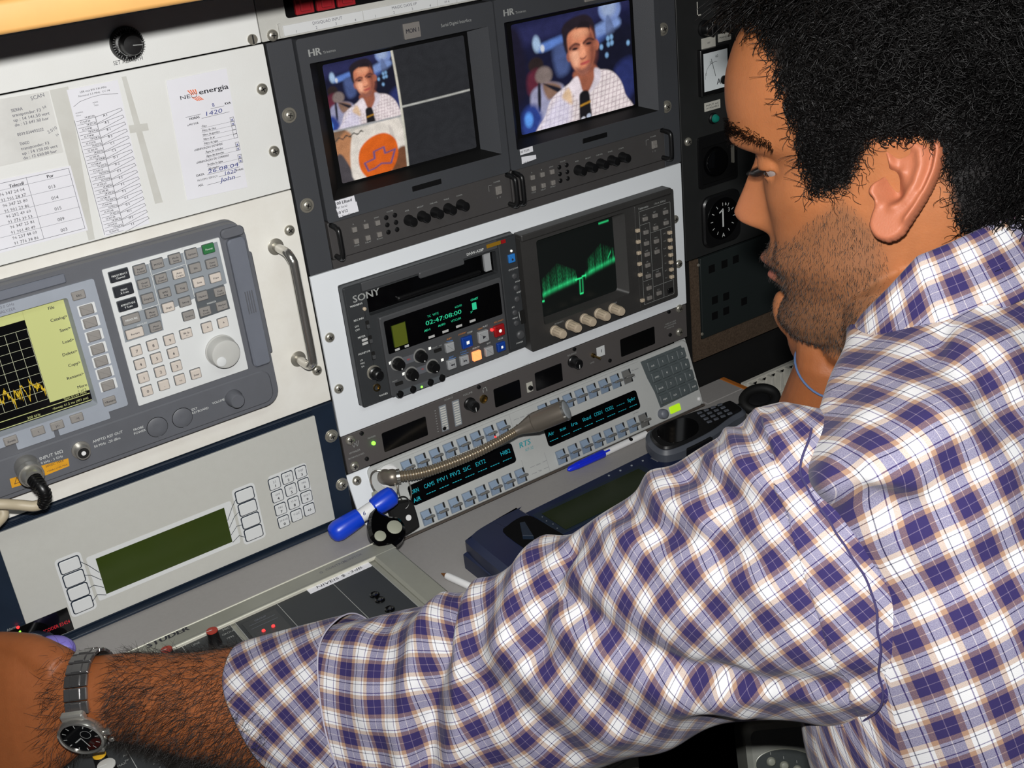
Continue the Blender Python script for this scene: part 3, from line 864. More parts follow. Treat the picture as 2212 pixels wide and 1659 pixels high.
for p in ((-10.4, 52.5), (-9.1, -5.7)):
    screw(en, p[0], p[1], 6, washer=True)

# ================================================================ middle rack
# ---- patch panel with designation strips above the monitors
pt = thing('patch_panel', 'grey video patch panel with label strips above the monitors', 'patch panel', (240, 0, 446))
part('plate', rbox(-2.5, 482, 446, 534, 0, 3, 0.8, 0.4), 'silver_panel', pt)
screw(pt, *(8.1, 450.2), 3)
part('strip_end', rbox(14.5, 17.5, 447, 459, 3, 5, .5), 'silver_panel', pt)
marks, lets = [], []
x = 19.0
for i in range(10):
    wdt = 45.6 if i < 8 else 45
    part('designation_strip', rbox(x, x + 80.5 if i < 2 else x + 21, 447.6, 456.6, 3, 4.2, .4, .2), 'key_white', pt)
    nxt = x + (81.2 if i < 2 else 21.8)
    lets.append((x, i)); x = nxt
    if x > 460: break
L = []
for x, i in lets:
    if i == 0:
        L.append(txt('DIGIQUAD INPUT', x + 44, 452.7, 2.6, 4.3, 'C'))
    elif i == 1:
        L.append(txt('MAGIC DAVE I/P', x + 44, 452.7, 2.6, 4.3, 'C'))
    else:
        L.append(txt('CH %d' % (i - 1), x + 10, 452.9, 2.0, 4.3, 'C')); L.append(txt('I/P A', x + 10, 449.2, 2.0, 4.3, 'C'))
    if i < 2:
        for k in range(4):
            L.append(txt(str(k + 1), x + 12 + k * 20, 448.7, 2.3, 4.3, 'C'))
part('strip_lettering', join(*L), 'grey_ink', pt)
part('jack_field', rbox(24, 470, 462, 482, 2.5, 3.4, 3), 'black_gap', pt)
for k in range(3):
    part('jack_block', join(rbox(33 + k * 21, 51 + k * 21, 463.5, 481, 3, 7, 1, .8), rbox(37 + k * 21, 47 + k * 21, 466, 478, 7, 10, 1, .8)), 'red_plug', pt)
part('jack_block', rbox(200, 262, 464, 481, 3, 6, 1, .8), 'black_plastic', pt)

# ---- picture painting for the screens: numpy layers on a fine grid of coloured vertices
def canvas(nx, ny, base):
    X, Y = np.meshgrid((np.arange(nx) + .5) / nx, (np.arange(ny) + .5) / ny)
    return X, Y, np.ones((ny, nx, 3)) * np.array(lin(base))

def sd_poly(X, Y, pts, ax=1.33):
    P = np.array(pts, float).copy()
    P[:, 0] *= ax
    x, y = X * ax, Y
    d = np.full(X.shape, 1e9)
    ins = np.zeros(X.shape, bool)
    for i in range(len(P)):
        a, b = P[i - 1], P[i]
        e = b - a
        t = np.clip(((x - a[0]) * e[0] + (y - a[1]) * e[1]) / max(1e-9, e @ e), 0, 1)
        d = np.minimum(d, np.hypot(x - a[0] - t * e[0], y - a[1] - t * e[1]))
        c = (a[1] > y) != (b[1] > y)
        with np.errstate(divide='ignore', invalid='ignore'):
            xi = (b[0] - a[0]) * (y - a[1]) / (b[1] - a[1] + 1e-12) + a[0]
        ins ^= c & (x < xi)
    return np.where(ins, -d, d)

def smooth_closed(pts, per=5):
    n = len(pts)
    out = []
    for i in range(n):
        p0, p1, p2, p3 = (np.array(pts[(i + k) % n], float) for k in (-1, 0, 1, 2))
        for k in range(per):
            t = k / per
            out.append(.5 * (2 * p1 + (p2 - p0) * t + (2 * p0 - 5 * p1 + 4 * p2 - p3) * t * t + (3 * p1 - p0 - 3 * p2 + p3) * t ** 3))
    return out

def lay(img, X, Y, pts, rgb, soft=.012, a=1.0, rnd=True):
    m = np.clip(.5 - sd_poly(X, Y, smooth_closed(pts) if rnd else pts) / soft, 0, 1)[..., None] * a
    c = np.array(lin(rgb)) if not isinstance(rgb, np.ndarray) else rgb
    img[:] = img * (1 - m) + c * m

def oval(img, X, Y, cx, cy, rx, ry, rgb, soft=.15, a=1.0):
    q = np.hypot((X - cx) / rx, (Y - cy) / ry)
    m = np.clip((1 - q) / soft + .5, 0, 1)[..., None] * a
    img[:] = img * (1 - m) + np.array(lin(rgb)) * m

def paint_reporter(img, X, Y):
    """a reporter with a microphone in a night street (picture on the monitor)"""
    img[:] = np.array(lin((24, 26, 58)))
    lay(img, X, Y, [(0, 0), (1, 0), (1, .16), (0, .30)], (30, 32, 74), .1, rnd=False)
    lay(img, X, Y, [(.0, .10), (.55, .06), (1, .0), (1, .10), (.5, .20), (0, .26)], (52, 54, 104), .08, .8, False)
    lay(img, X, Y, [(.26, .27), (.50, .22), (.50, .27), (.28, .33)], (110, 150, 235), .03)
    lay(img, X, Y, [(.62, .26), (.86, .17), (.90, .26), (.64, .35)], (150, 180, 245), .04)
    lay(img, X, Y, [(.62, .33), (.80, .30), (.80, .36), (.62, .40)], (90, 120, 200), .04)
    oval(img, X, Y, .245, .255, .028, .065, (190, 220, 255), .6)
    oval(img, X, Y, .285, .30, .015, .03, (240, 245, 255), .6)
    oval(img, X, Y, .835, .10, .09, .105, (140, 164, 226), .2)
    oval(img, X, Y, .825, .085, .06, .075, (180, 200, 240), .6)
    lay(img, X, Y, [(.80, .16), (.83, .16), (.86, .30), (.79, .31)], (120, 140, 190), .02)
    lay(img, X, Y, [(.66, .40), (1, .26), (1, .62), (.66, .62)], (22, 24, 46), .06)
    for cx, cy in ((.80, .34), (.83, .335), (.80, .39), (.83, .385), (.74, .40), (.78, .48), (.97, .42)):
        oval(img, X, Y, cx, cy, .014, .022, (150, 200, 250), .8)
    lay(img, X, Y, [(0, .14), (.13, .13), (.15, .62), (0, .70)], (30, 26, 50), .06)
    lay(img, X, Y, [(.36, .33), (.46, .31), (.47, .52), (.38, .55)], (86, 104, 158), .05)
    lay(img, X, Y, [(.84, .62), (1, .56), (1, .84), (.9, .9)], (48, 58, 120), .06)
    img *= .62
    # two bystanders
    oval(img, X, Y, .225, .425, .055, .065, (38, 28, 28), .3)
    lay(img, X, Y, [(.16, .50), (.24, .46), (.26, .60), (.16, .66)], (92, 34, 50), .04)
    oval(img, X, Y, .275, .525, .062, .075, (122, 108, 104), .35)
    lay(img, X, Y, [(.17, .66), (.24, .60), (.34, .60), (.42, .66), (.40, .80), (.30, .96), (.18, .84)], (150, 150, 178), .03)
    lay(img, X, Y, [(.26, .60), (.34, .60), (.40, .66), (.30, .74)], (130, 100, 84), .03)
    lay(img, X, Y, [(.225, .60), (.245, .60), (.235, .80), (.215, .80)], (22, 22, 34), .015)
    lay(img, X, Y, [(.27, .60), (.29, .60), (.40, .67), (.38, .70)], (22, 22, 34), .015)
    lay(img, X, Y, [(.10, .80), (.20, .76), (.26, 1), (.10, 1)], (40, 60, 130), .05)
    oval(img, X, Y, .14, .87, .03, .06, (90, 150, 230), .7)
    # shirt
    body = [(.22, 1.06), (.27, .86), (.32, .74), (.44, .655), (.56, .60), (.68, .585), (.80, .62), (.88, .72), (.92, .86), (.945, 1.06)]
    lay(img, X, Y, body, (224, 212, 212), .015)
    sx_, sy_ = X + .12 * (Y - .8), Y + .10 * (X - .5)
    chk = np.minimum(np.abs(((sx_ * 30) % 1) - .5), np.abs(((sy_ * 23) % 1) - .5))
    inside = np.clip(.5 - sd_poly(X, Y, smooth_closed(body)) / .02, 0, 1)
    m = (np.clip((.10 - chk) / .05, 0, 1) * inside * .6)[..., None]
    img[:] = img * (1 - m) + np.array(lin((120, 92, 108))) * m
    lay(img, X, Y, [(.22, 1.0), (.30, .82), (.40, .72), (.46, .80), (.44, 1)], (206, 206, 240), .08, .45)
    lay(img, X, Y, [(.40, .74), (.46, .68), (.48, .82), (.44, .80)], (216, 178, 130), .03, .8)
    # neck, head
    lay(img, X, Y, [(.50, .56), (.66, .52), (.70, .64), (.60, .76), (.53, .68)], (150, 88, 66), .025)
    lay(img, X, Y, [(.46, .66), (.53, .60), (.565, .74), (.60, .77), (.56, .86), (.50, .76)], (226, 214, 220), .02)
    lay(img, X, Y, [(.67, .565), (.72, .60), (.70, .70), (.61, .77), (.66, .66)], (206, 196, 204), .02)
    lay(img, X, Y, [(.44, .23), (.46, .15), (.54, .105), (.64, .10), (.695, .17), (.70, .32), (.685, .40), (.48, .42)], (34, 26, 34), .02)
    oval(img, X, Y, .70, .37, .022, .045, (176, 104, 80), .4)
    oval(img, X, Y, .475, .42, .018, .04, (150, 90, 74), .4)
    face = [(.475, .30), (.49, .23), (.56, .195), (.64, .20), (.68, .26), (.69, .38), (.675, .48), (.64, .555), (.59, .59), (.545, .575), (.50, .50), (.48, .41)]
    lay(img, X, Y, face, (204, 128, 96), .02)
    lay(img, X, Y, [(.64, .22), (.69, .28), (.69, .48), (.62, .58), (.63, .42)], (122, 66, 52), .07, .9)
    lay(img, X, Y, [(.48, .30), (.50, .28), (.52, .46), (.56, .58), (.52, .54), (.485, .44)], (150, 90, 70), .05, .7)
    lay(img, X, Y, [(.49, .42), (.52, .36), (.56, .40), (.55, .50), (.52, .52)], (238, 178, 146), .05, .8)
    lay(img, X, Y, [(.53, .22), (.62, .21), (.64, .26), (.54, .28)], (226, 158, 122), .05, .8)
    lay(img, X, Y, [(.52, .52), (.57, .545), (.64, .52), (.635, .56), (.59, .60), (.545, .58)], (128, 80, 70), .03, .8)
    lay(img, X, Y, [(.485, .345), (.53, .315), (.568, .33), (.566, .345), (.53, .335), (.49, .365)], (36, 24, 26), .01)
    lay(img, X, Y, [(.595, .325), (.64, .295), (.682, .312), (.682, .327), (.64, .315), (.598, .342)], (36, 24, 26), .01)
    oval(img, X, Y, .53, .352, .04, .03, (128, 72, 58), .8, .8)
    oval(img, X, Y, .64, .334, .04, .03, (110, 62, 50), .8, .8)
    oval(img, X, Y, .528, .363, .022, .010, (34, 20, 24), .5)
    oval(img, X, Y, .640, .343, .022, .010, (34, 20, 24), .5)
    lay(img, X, Y, [(.575, .34), (.592, .34), (.612, .435), (.585, .452), (.56, .44)], (226, 152, 118), .02)
    lay(img, X, Y, [(.56, .445), (.585, .456), (.615, .438), (.60, .462), (.57, .464)], (120, 66, 58), .012)
    lay(img, X, Y, [(.56, .497), (.59, .488), (.63, .484), (.632, .50), (.595, .512), (.565, .51)], (168, 74, 70), .012)
    lay(img, X, Y, [(.555, .20), (.60, .15), (.66, .17), (.655, .24), (.645, .215), (.58, .20)], (30, 22, 28), .015)
    # microphone
    lay(img, X, Y, [(.535, .80), (.55, .745), (.585, .735), (.615, .76), (.625, .86), (.63, 1.05), (.545, 1.05)], (22, 20, 24), .015)
    lay(img, X, Y, [(.54, .855), (.625, .835), (.626, .852), (.541, .872)], (180, 130, 40), .012, rnd=False)
    oval(img, X, Y, .565, .985, .018, .02, (190, 190, 200), .4)
    oval(img, X, Y, .61, .97, .018, .022, (170, 180, 200), .4)

def paint_quad(img, X, Y):
    """quad split: reporter, orange badge on a shirt, two dark quarters"""
    img[:] = np.array(lin((38, 39, 42)))
    ny, nx = X.shape
    h, w = int(ny * .545), int(nx * .475)
    sub = np.zeros((h, w, 3))
    xx, yy = np.meshgrid((np.arange(w) + .5) / w * .82 + .10, (np.arange(h) + .5) / h * .92 + .02)
    paint_reporter(sub, xx * .96 + .05, yy * .97 + .035)
    img[:h, :w] = sub
    low = img[h:, :w]
    lx, ly = np.meshgrid((np.arange(w) + .5) / w, (np.arange(ny - h) + .5) / (ny - h))
    low[:] = np.array(lin((186, 182, 174)))
    lay(low, lx, ly, [(0, 0), (.18, 0), (.20, .35), (.12, .55), (.24, 1.02), (0, 1.02)], (120, 92, 70), .05)
    lay(low, lx, ly, [(.0, .30), (.20, .05), (.30, .35), (.26, .75), (.24, 1), (.1, 1), (.02, .6)], (176, 122, 84), .05)
    lay(low, lx, ly, [(0, .50), (.10, .48), (.22, 1.02), (0, 1.02)], (70, 66, 70), .03)
    lay(low, lx, ly, [(.26, .15), (.5, .05), (.9, .0), (1, .3), (.98, .62), (.9, .62), (.84, 1.02), (.22, 1.02)], (216, 208, 198), .03)
    lay(low, lx, ly, [(.86, .62), (1.02, .60), (1.02, 1.02), (.76, 1.02)], (110, 70, 46), .04)
    lay(low, lx, ly, [(.80, .10), (.86, .4), (.82, .75), (.78, .5)], (180, 172, 166), .04, .6)
    cz = np.abs(ly - (.17 - .12 * lx + .02 * np.sin(lx * 60))) < .012
    low[cz & (lx < .42)] = np.array(lin((60, 56, 52)))
    lay(low, lx, ly, [(.30, .62), (.36, .40), (.52, .26), (.72, .24), (.86, .40), (.88, .66), (.80, .90), (.66, 1.05), (.46, 1.05), (.33, .86)], (206, 92, 22), .02)
    emb = [(.38, .70), (.53, .66), (.53, .53), (.68, .49), (.69, .61), (.84, .58), (.76, .82), (.62, .78), (.52, .84), (.42, .86)]
    d = np.abs(sd_poly(lx, ly, emb, .9))
    mm_ = np.clip((.018 - d) / .012, 0, 1)[..., None]
    low[:] = low * (1 - mm_) + np.array(lin((92, 78, 124))) * mm_
    img[:, :w][(np.abs(Y[:, :w] - .545) < .008)] = np.array(lin((150, 150, 152)))
    img[np.abs(X - .478) < .007] = np.array(lin((196, 192, 178)))
    img[(np.abs(Y - .47) < .008) & (X > .478)] = np.array(lin((176, 176, 170)))

def picture(name, u0, u1, v0, v1, w, bulge, nx, ny, fn, material, parent, fr=RACK):
    X, Y, img = canvas(nx, ny, (0, 0, 0))
    fn(img, X, Y)
    if material == 'crt_picture':        # soft tube picture with a little noise
        for ax_ in (0, 1):
            p_ = np.concatenate([np.take(img, [0], ax_), img, np.take(img, [-1], ax_)], ax_)
            n_ = img.shape[ax_]
            img = .25 * np.take(p_, range(0, n_), ax_) + .5 * np.take(p_, range(1, n_ + 1), ax_) + .25 * np.take(p_, range(2, n_ + 2), ax_)
        lf = np.sin(X * 31 + 3 * np.sin(Y * 17)) * np.sin(Y * 27 + 2 * np.sin(X * 23))
        img = img * (1 + .10 * lf[..., None] + RNG.normal(0, .06, img.shape[:2])[..., None])
        img = np.clip(img, 0, 1)
    V, F = [], []
    for j in range(ny + 1):
        for i in range(nx + 1):
            s, q = i / nx, j / ny
            V.append((u0 + (u1 - u0) * s, v1 + (v0 - v1) * q, w + bulge * (1 - (2 * s - 1) ** 2) * (1 - (2 * q - 1) ** 2)))
    for j in range(ny):
        for i in range(nx):
            a = j * (nx + 1) + i
            F.append((a, a + nx + 1, a + nx + 2, a + 1))
    o = part(name, (V, F), material, parent, fr, angle=180)
    at_ = o.data.attributes.new('Col', 'FLOAT_COLOR', 'CORNER')
    c = np.ones((ny * nx, 4, 4), np.float32)
    c[:, :, :3] = img.reshape(-1, 1, 3)
    at_.data.foreach_set('color', c.ravel())
    return o

# ---- rack frame of the two monitors
for a, b, lb, ps in ((0.5, 25.5, 'dark grey rack flange left of the monitors', ((9.4, 378.8), (10.4, 292.7))), (457, 482, 'dark grey rack flange right of the monitors', ((459.9, 377.9), (462.6, 292.5)))):
    mf = thing('rack_flange', lb, 'rack flange', (a + 12, 0, 224))
    part('flange', rbox(a, b, 224, 444.5, 0, 4, 1, .6), 'monitor_grey', mf)
    for p in ps:
        screw(mf, max(a + 6, p[0]), p[1], 4)
        stamp('washer', WASHER, mf, max(a + 6, p[0]), p[1], 3.9)
solo('monitor_sill', rbox(26, 456.5, 223.5, 232.5, 0, 4, .5, .4), 'control_grey', 'dark strip under both rack monitors', 'rack strip')

KNB = proto('control_knob', lathe([(5.6, 0), (5.6, 2), (4.9, 3), (4.6, 11), (4.0, 12), (1, 12.2)], n=22), 'black_plastic')
BTN = proto('push_button', rbox(-2.5, 2.5, -2.5, 2.5, 0, 2.4, .5, .4), 'button_grey')
TRM = proto('trimmer', lathe([(2.5, 0), (2.5, .6), (1.8, 1.4), (1.2, 1.5)], n=14), 'black_plastic')
W8 = 8.0
def monitor(u0, label, fn, which):
    t = thing('video_monitor', label, 'monitor', (u0 + 108, 0, 233), 'rack video monitors')
    D = lambda a: u0 + a
    part('casing', rbox(D(.4), D(214), 233, 443.5, -60, -16, 2, .5), 'monitor_grey', t)
    part('bezel', ring(rr(D(.3), D(214.2), 271, 443.3, 3), rr(D(10), D(206.5), 291.5, 420.5, 1), -16, W8, -16), 'monitor_grey', t)
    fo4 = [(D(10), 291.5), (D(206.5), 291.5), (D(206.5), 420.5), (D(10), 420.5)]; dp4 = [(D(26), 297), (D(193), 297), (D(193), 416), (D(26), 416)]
    for k4, mt4 in ((0, 'black_matte'), (1, 'monitor_grey'), (2, 'black_matte'), (3, 'black_matte')):  # lit right wall grey, shaded walls black: the shading is in the colour
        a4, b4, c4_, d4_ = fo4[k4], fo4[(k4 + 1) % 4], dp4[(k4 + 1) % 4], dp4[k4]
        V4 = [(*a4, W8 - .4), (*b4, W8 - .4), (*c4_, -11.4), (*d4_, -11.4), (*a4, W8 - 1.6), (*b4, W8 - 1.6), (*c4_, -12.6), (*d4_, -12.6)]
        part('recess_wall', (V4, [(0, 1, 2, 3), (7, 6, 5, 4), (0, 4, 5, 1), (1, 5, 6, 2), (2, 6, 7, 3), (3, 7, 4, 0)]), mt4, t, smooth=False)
    part('screen_surround', ring(rr(D(12), D(206), 293, 419, 3), rr(D(31), D(189), 299.5, 413.5, 2), -12.4, -11.6, -13), 'black_gap', t)
    part('screen_back', rbox(D(20), D(200), 296, 417, -15.5, -14), 'black_gap', t)
    picture('screen_picture', D(29.5), D(189.5), 297.5, 414.5, -12.2, 3.4, 260, 196, fn, 'crt_picture', t)
    part('control_strip', rbox(D(.3), D(214.2), 233.5, 270.5, -16, 6, 1, .6), 'control_grey', t)
    part('badge', rbox(D(96), D(130), 278.8, 284, W8, W8 + .9, .5, .3), 'black_plastic', t)
    px_ = lambda u: u - 26.5 + u0
    for i, (a, b) in enumerate(((49.1, 259.2), (61.1, 259.9), (72.8, 259.9), (48.8, 249.2), (60.8, 249.5), (73.1, 249.8))):
        stamp('push_button', BTN, t, px_((53.5, 66.5, 79.5)[i % 3]), (257.6, 245.6)[i // 3], 6)
    L = []
    for i, s in enumerate(('A', 'B', 'SYNC', 'SCAN', 'DELAY', 'MONO')):
        L.append(txt(s, px_((53.5, 66.5, 79.5)[i % 3]), (262.2, 240.4)[i // 3], 1.5, 6.2, 'C', res=1))
    for a, b in ((90, 260), (100, 260), (90, 252.5), (100, 252.5), (90, 245), (100, 245)):
        stamp('trimmer', TRM, t, px_(a), b, 6)
    for i, s in enumerate(('APER', 'BRIGHT', 'CHROMA', 'PHASE', 'CONTR')):
        stamp('control_knob', KNB, t, px_(114.2 + 15.6 * i), 251.2, 6)
        L.append(txt(s, px_(114.2 + 15.6 * i), 260.2, 1.5, 6.2, 'C', res=1))
    L += [txt('VOLUME', px_(95), 264.6, 1.3, 6.2, 'C', res=1), txt('POWER', px_(224), 263, 1.6, 6.2, 'C', res=1), stroke([(px_(213), 256), (px_(213), 262), (px_(217), 262)], .3, 6.2), txt('I   O', px_(224.5), 246, 1.8, 6.2, 'C', res=1)]
    part('control_lettering', join(*L), 'dim_ink', t)
    part('power_switch', join(rbox(px_(221), px_(228), 250, 259, 6, 8, .6, .4), rbox(px_(221.8), px_(227.2), 250.8, 254.5, 8, 9.4, .5, .4)), 'button_grey', t)
    part('logo_lettering', join(txt('HR', px_(37), 426.5, 6.4, W8 + .15, width=12.5, bold=.7), txt('Trinitron', px_(51.5), 426.6, 2.4, W8 + .15)), 'dim_ink', t)
    for hu in (D(3.8), D(210.5)):
        hw_ = [(hu, 268, 5), (hu, 268, 16), (hu, 266.5, 20), (hu, 262, 21.5), (hu, 242, 21.5), (hu, 238, 20), (hu, 236.5, 16), (hu, 236.5, 5)]
        part('handle', tube(spline(hw_, 4), 2.6, 12), 'black_plastic', t)
    if which == 1:
        part('interface_lettering', txt('Serial Digital Interface', 214, 428.5, 3.0, W8 + .15, 'R', width=35), 'dim_ink', t)
        part('tally_lamp', rbox(137, 155, 424, 438.5, W8, W8 + 2, .8, .4), 'button_grey', t)
        part('tally_text', txt('MON 1', 146, 429.5, 4.0, W8 + 2.1, 'C', width=14, bold=.25), 'ink', t)
        part('source_sticker', prism([(37.9, 290.8), (58.5, 291.1), (59.2, 282.5), (38.5, 282.9)], W8, W8 + .3), 'paper', t)
        part('source_sticker', prism([(37.5, 283.2), (60, 284.7), (60.7, 274.7), (38.9, 273.9)], W8, W8 + .35), 'paper', t)
        a = (39, 287.3); b = (38.3, 277.3)
        part('sticker_text', join(txt('00 LBand', a[0], a[1] - .8, 3.0, W8 + .5, bold=.2), txt('01 Serial', a[0], a[1] - 4.8, 2.1, W8 + .5), txt('10 V12', b[0], b[1], 2.8, W8 + .5, bold=.2), txt('11 SlowCam', b[0], b[1] - 4, 2.4, W8 + .5)), 'ink', t)
    else:
        part('tally_lamp', rbox(u0 + 112, u0 + 130, 424, 438.5, W8, W8 + 2, .8, .4), 'button_grey', t)
        part('source_sticker', prism([(255.2, 291), (271.7, 291.2), (271.9, 285.4), (255.3, 285)], W8, W8 + .3), 'paper', t)
        part('source_sticker', prism([(256.4, 283), (274.9, 281.1), (274.9, 276.8), (256.2, 275.4)], W8, W8 + .35), 'paper', t)
        a = (255.5, 287.1)
        part('sticker_text', join(txt('00 PGM', a[0], a[1], 2.4, W8 + .5), txt('10 Prev', a[0] + 3, a[1] - 12.5, 2.4, W8 + .5)), 'ink', t)
    return t
monitor(26.5, 'left rack monitor with a four-way split picture and MON 1 tag', paint_quad, 1)
monitor(241.8, 'right rack monitor showing a reporter in a check shirt', lambda img, X, Y: paint_reporter(img, X * .94 + .065, Y * .95 + .05), 2)

# ---- white adapter panel
wp = thing('adapter_panel', 'bright white rack panel around recorder and waveform monitor', 'rack panel', (240, 0, 45))
part('plate', rbox(0.5, 482, 45.5, 222.5, 0, 3, 1, .4), 'bright_panel', wp)
for p in ((8.8, 156), (8.3, 99)):
    screw(wp, p[0], p[1], 3)
for p in ((468.5, 157.5), (471.6, 100.3)):
    screw(wp, p[0], p[1], 3)

# ---- video recorder
V0 = 12.0
vt = thing('video_recorder', 'dark compact video recorder with green timecode display', 'recorder', (131, 0, 70))
part('body', rbox(27, 236, 72.5, 206, 3.1, 4.6, 2, .2), 'vtr_grey', vt)
part('front_bezel', ring(rr(27, 235.5, 73, 205.5, 3), rr(52, 209, 168, 193.5, 2), 3.2, V0, 4.2), 'vtr_grey', vt)
part('side_panel', rbox(28, 47, 74, 204.5, V0, V0 + 1.6, 1.5, .6), 'vtr_grey', vt)
part('top_rail', rbox(48, 211, 195.5, 205, V0, V0 + 2, 1, .8), 'vtr_mid', vt)
part('lid_catch', rbox(113, 168, 190, 197, V0, V0 + 3, 2, 1), 'vtr_mid', vt)
part('cassette_slot', rbox(52.5, 208.5, 168.5, 193, 4.2, 5, 1), 'black_gloss', vt)
part('slot_step', rbox(88, 190, 171, 176, 5, 9, 3, 1.2), 'black_plastic', vt)
part('slot_mirror', rbox(196, 204, 172, 192, 5, 8, .5), 'btn_lightgrey', vt)
part('right_panel', rbox(212, 234.5, 76, 204, V0, V0 + 2.4, 2, .8), 'vtr_grey', vt)
part('control_panel', rbox(60, 210, 74, 164, V0, V0 + 4, 2.5, 1.2), 'vtr_mid', vt)
VD = V0 + 4
part('display_window', rbox(64, 206, 122.5, 159, VD, VD + .6, 1.5, .2), 'black_gloss', vt)
VW = VD + .75
L = [txt('02:47:08:00', 133, 139.5, 4.8, VW, 'C', width=44, bold=.2), txt('TC  VITC', 114, 147.4, 2.4, VW), txt('625/50', 148, 147.4, 2.2, VW), txt('CH4IT', 168, 149, 2.4, VW, bold=.2), txt('AU-1', 108, 133.2, 2.4, VW, bold=.3), txt('AUTO', 125, 133.4, 2.2, VW, bold=.25), txt('VITCUM', 141, 133.4, 2.4, VW), txt('SP', 166, 136, 2.2, VW),
     prism(rr(169, 174.5, 138.5, 146.5, .3), VW - .05, VW)]
part('timecode_display', join(*L), 'vfd_teal', vt, kind='stuff')
part('meter_window', rbox(71, 88, 128, 152, VD + .5, VD + .75, .3), 'lcd_green', vt)
part('meter_panel', rbox(72, 87.4, 127.5, 151.5, VD + .6, VD + .85, .3), 'lcd_olive', vt)
tags = [rbox(112 + 17.2 * i, 119.5 + 17.2 * i, 124.2 + .5 * i, 126.8 + .5 * i, VD + .6, VD + .8, .3) for i in range(4)]
tags += [rbox(71.5, 77, 123.6, 126, VD + .6, VD + .8, .3), rbox(83, 88, 123.8, 126.2, VD + .6, VD + .8, .3)]
for i, tm in enumerate(tags):
    part('display_tag', tm, 'tag_grey', vt)
part('brand_lettering', txt('SONY', 36, 187.5, 7.2, V0 + 1.75, width=30, bold=.5), 'dim_ink', vt)
part('model_lettering', join(txt('DNW-A28P', 172, 198.2, 3.0, V0 + 2.15, width=21, bold=.15)), 'white_ink', vt)
part('badge', rbox(197, 215, 199.5, 203.5, V0 + 1.8, V0 + 2.6, .3), 'badge_yellow', vt)
part('badge', rbox(215.4, 221, 199.5, 203.5, V0 + 2.2, V0 + 3.0, .3), 'btn_red', vt)
# left column
L = []
for s, v in (('WARNING', 183.5), ('REC INH', 168.0), ('METER', 149.0), ('MONITOR', 131.5), ('PHONES', 78.4)):
    L.append(txt(s, 38.5 if s != 'PHONES' else 52, v, 2.0, V0 + 1.75 if s != 'PHONES' else V0 + .2, 'C', res=1, bold=.1))
L += [txt('ON', 33, 161.5, 2.0, V0 + 1.75), txt('OFF', 33, 157.5, 2.0, V0 + 1.75), txt('1/2', 32.5, 124.5, 1.9, V0 + 1.75), txt('MIX', 32.5, 121, 1.9, V0 + 1.75), txt('3/4', 32.5, 117.5, 1.9, V0 + 1.75)]
part('column_lettering', join(*L), 'white_ink', vt)
part('warning_lamp', lathe([(2, V0 + 1.5), (1.9, V0 + 3), (.8, V0 + 3.6)], *(46.6, 178), 16), 'cream_knob', vt)
for p in ((47.1, 160.4), (47.4, 144.1), (47.8, 126.1)):
    s_ = part('slide_switch', rbox(p[0] - 2, p[0] + 2, p[1] - 4.4, p[1] + 4.4, V0 + 1.5, V0 + 2.0, .5), 'slot', vt)
    part('slider', rbox(p[0] - 1.6, p[0] + 1.6, p[1] - 3.4, p[1] + .6, V0 + 2, V0 + 4.2, .4, .3), 'vtr_mid', s_)
for p in ((41.3, 145.9), (41.1, 141.9)):
    part('column_tag', rbox(p[0] - 3.2, p[0] + 3.2, p[1] - 1.3, p[1] + 1.3, V0 + 1.6, V0 + 1.9, .3), 'tag_grey', vt)
pu, pv = (46, 107.1)
part('phones_knob', lathe([(7, V0 + 1), (7, V0 + 4), (5.6, V0 + 5), (5.2, V0 + 12), (4, V0 + 13)], pu, pv, 24), 'black_plastic', vt)
part('phones_ring', lathe([(7.8, V0 + .5), (7.8, V0 + 2.2), (7.0, V0 + 2.6)], pu - 1, pv + 1, 24), 'screw_metal', vt)
ju, jv = (45.6, 90.4)
part('phones_jack', lathe([(4.2, V0 + .5), (4.2, V0 + 2.5), (2.8, V0 + 2.6), (2.6, V0 + .6)], ju, jv, 20), 'gold_metal', vt)
# audio knobs
ak = [(71.8, 109.8), (99, 109.4), (85.5, 93.1), (111.5, 92.9)]
for a, b in ((0, 1), (2, 3)):
    A_, B_ = Vector(ak[a]), Vector(ak[b])
    d_ = (B_ - A_).normalized() * 1; n_ = Vector((-d_.y, d_.x)) * 4.2
    part('knob_link', prism([tuple(A_ + n_), tuple(A_ - n_), tuple(B_ - n_), tuple(B_ + n_)], VD, VD + .5), 'slate_plastic', vt)
for p in ak:
    part('knob_ring', lathe([(7.9, VD), (7.9, VD + .6), (7.2, VD + .8)], p[0], p[1], 30), 'ring_grey', vt)
    k_ = part('level_knob', lathe([(6.4, VD + .6), (6.2, VD + 4), (5.4, VD + 8), (5.0, VD + 8.5)], p[0], p[1], 24), 'black_plastic', vt)
    part('pointer_dot', lathe([(.8, VD + 8), (.7, VD + 8.8)], p[0] + .5, p[1] - 4, 10), 'white_ink', k_)
part('audio_text', join(txt('REC', *(85.4, 109.1), 1.6, VD + .7, 'C'), txt('PB', *(99.7, 92.8), 1.6, VD + .7, 'C')), 'red_print', vt)
for s, p in (('1', (64.1, 112.9)), ('2', (111.9, 113.2)), ('3', (77.1, 95.9)), ('4', (124.8, 95.5))):
    part('channel_tag', rbox(p[0] - 1.5, p[0] + 1.5, p[1] - 1.5, p[1] + 1.5, VD, VD + .3), 'led_white', vt)
jk = [(69.1, 75.4), (84.7, 75.4), (106.4, 75.9), (120.9, 76)]
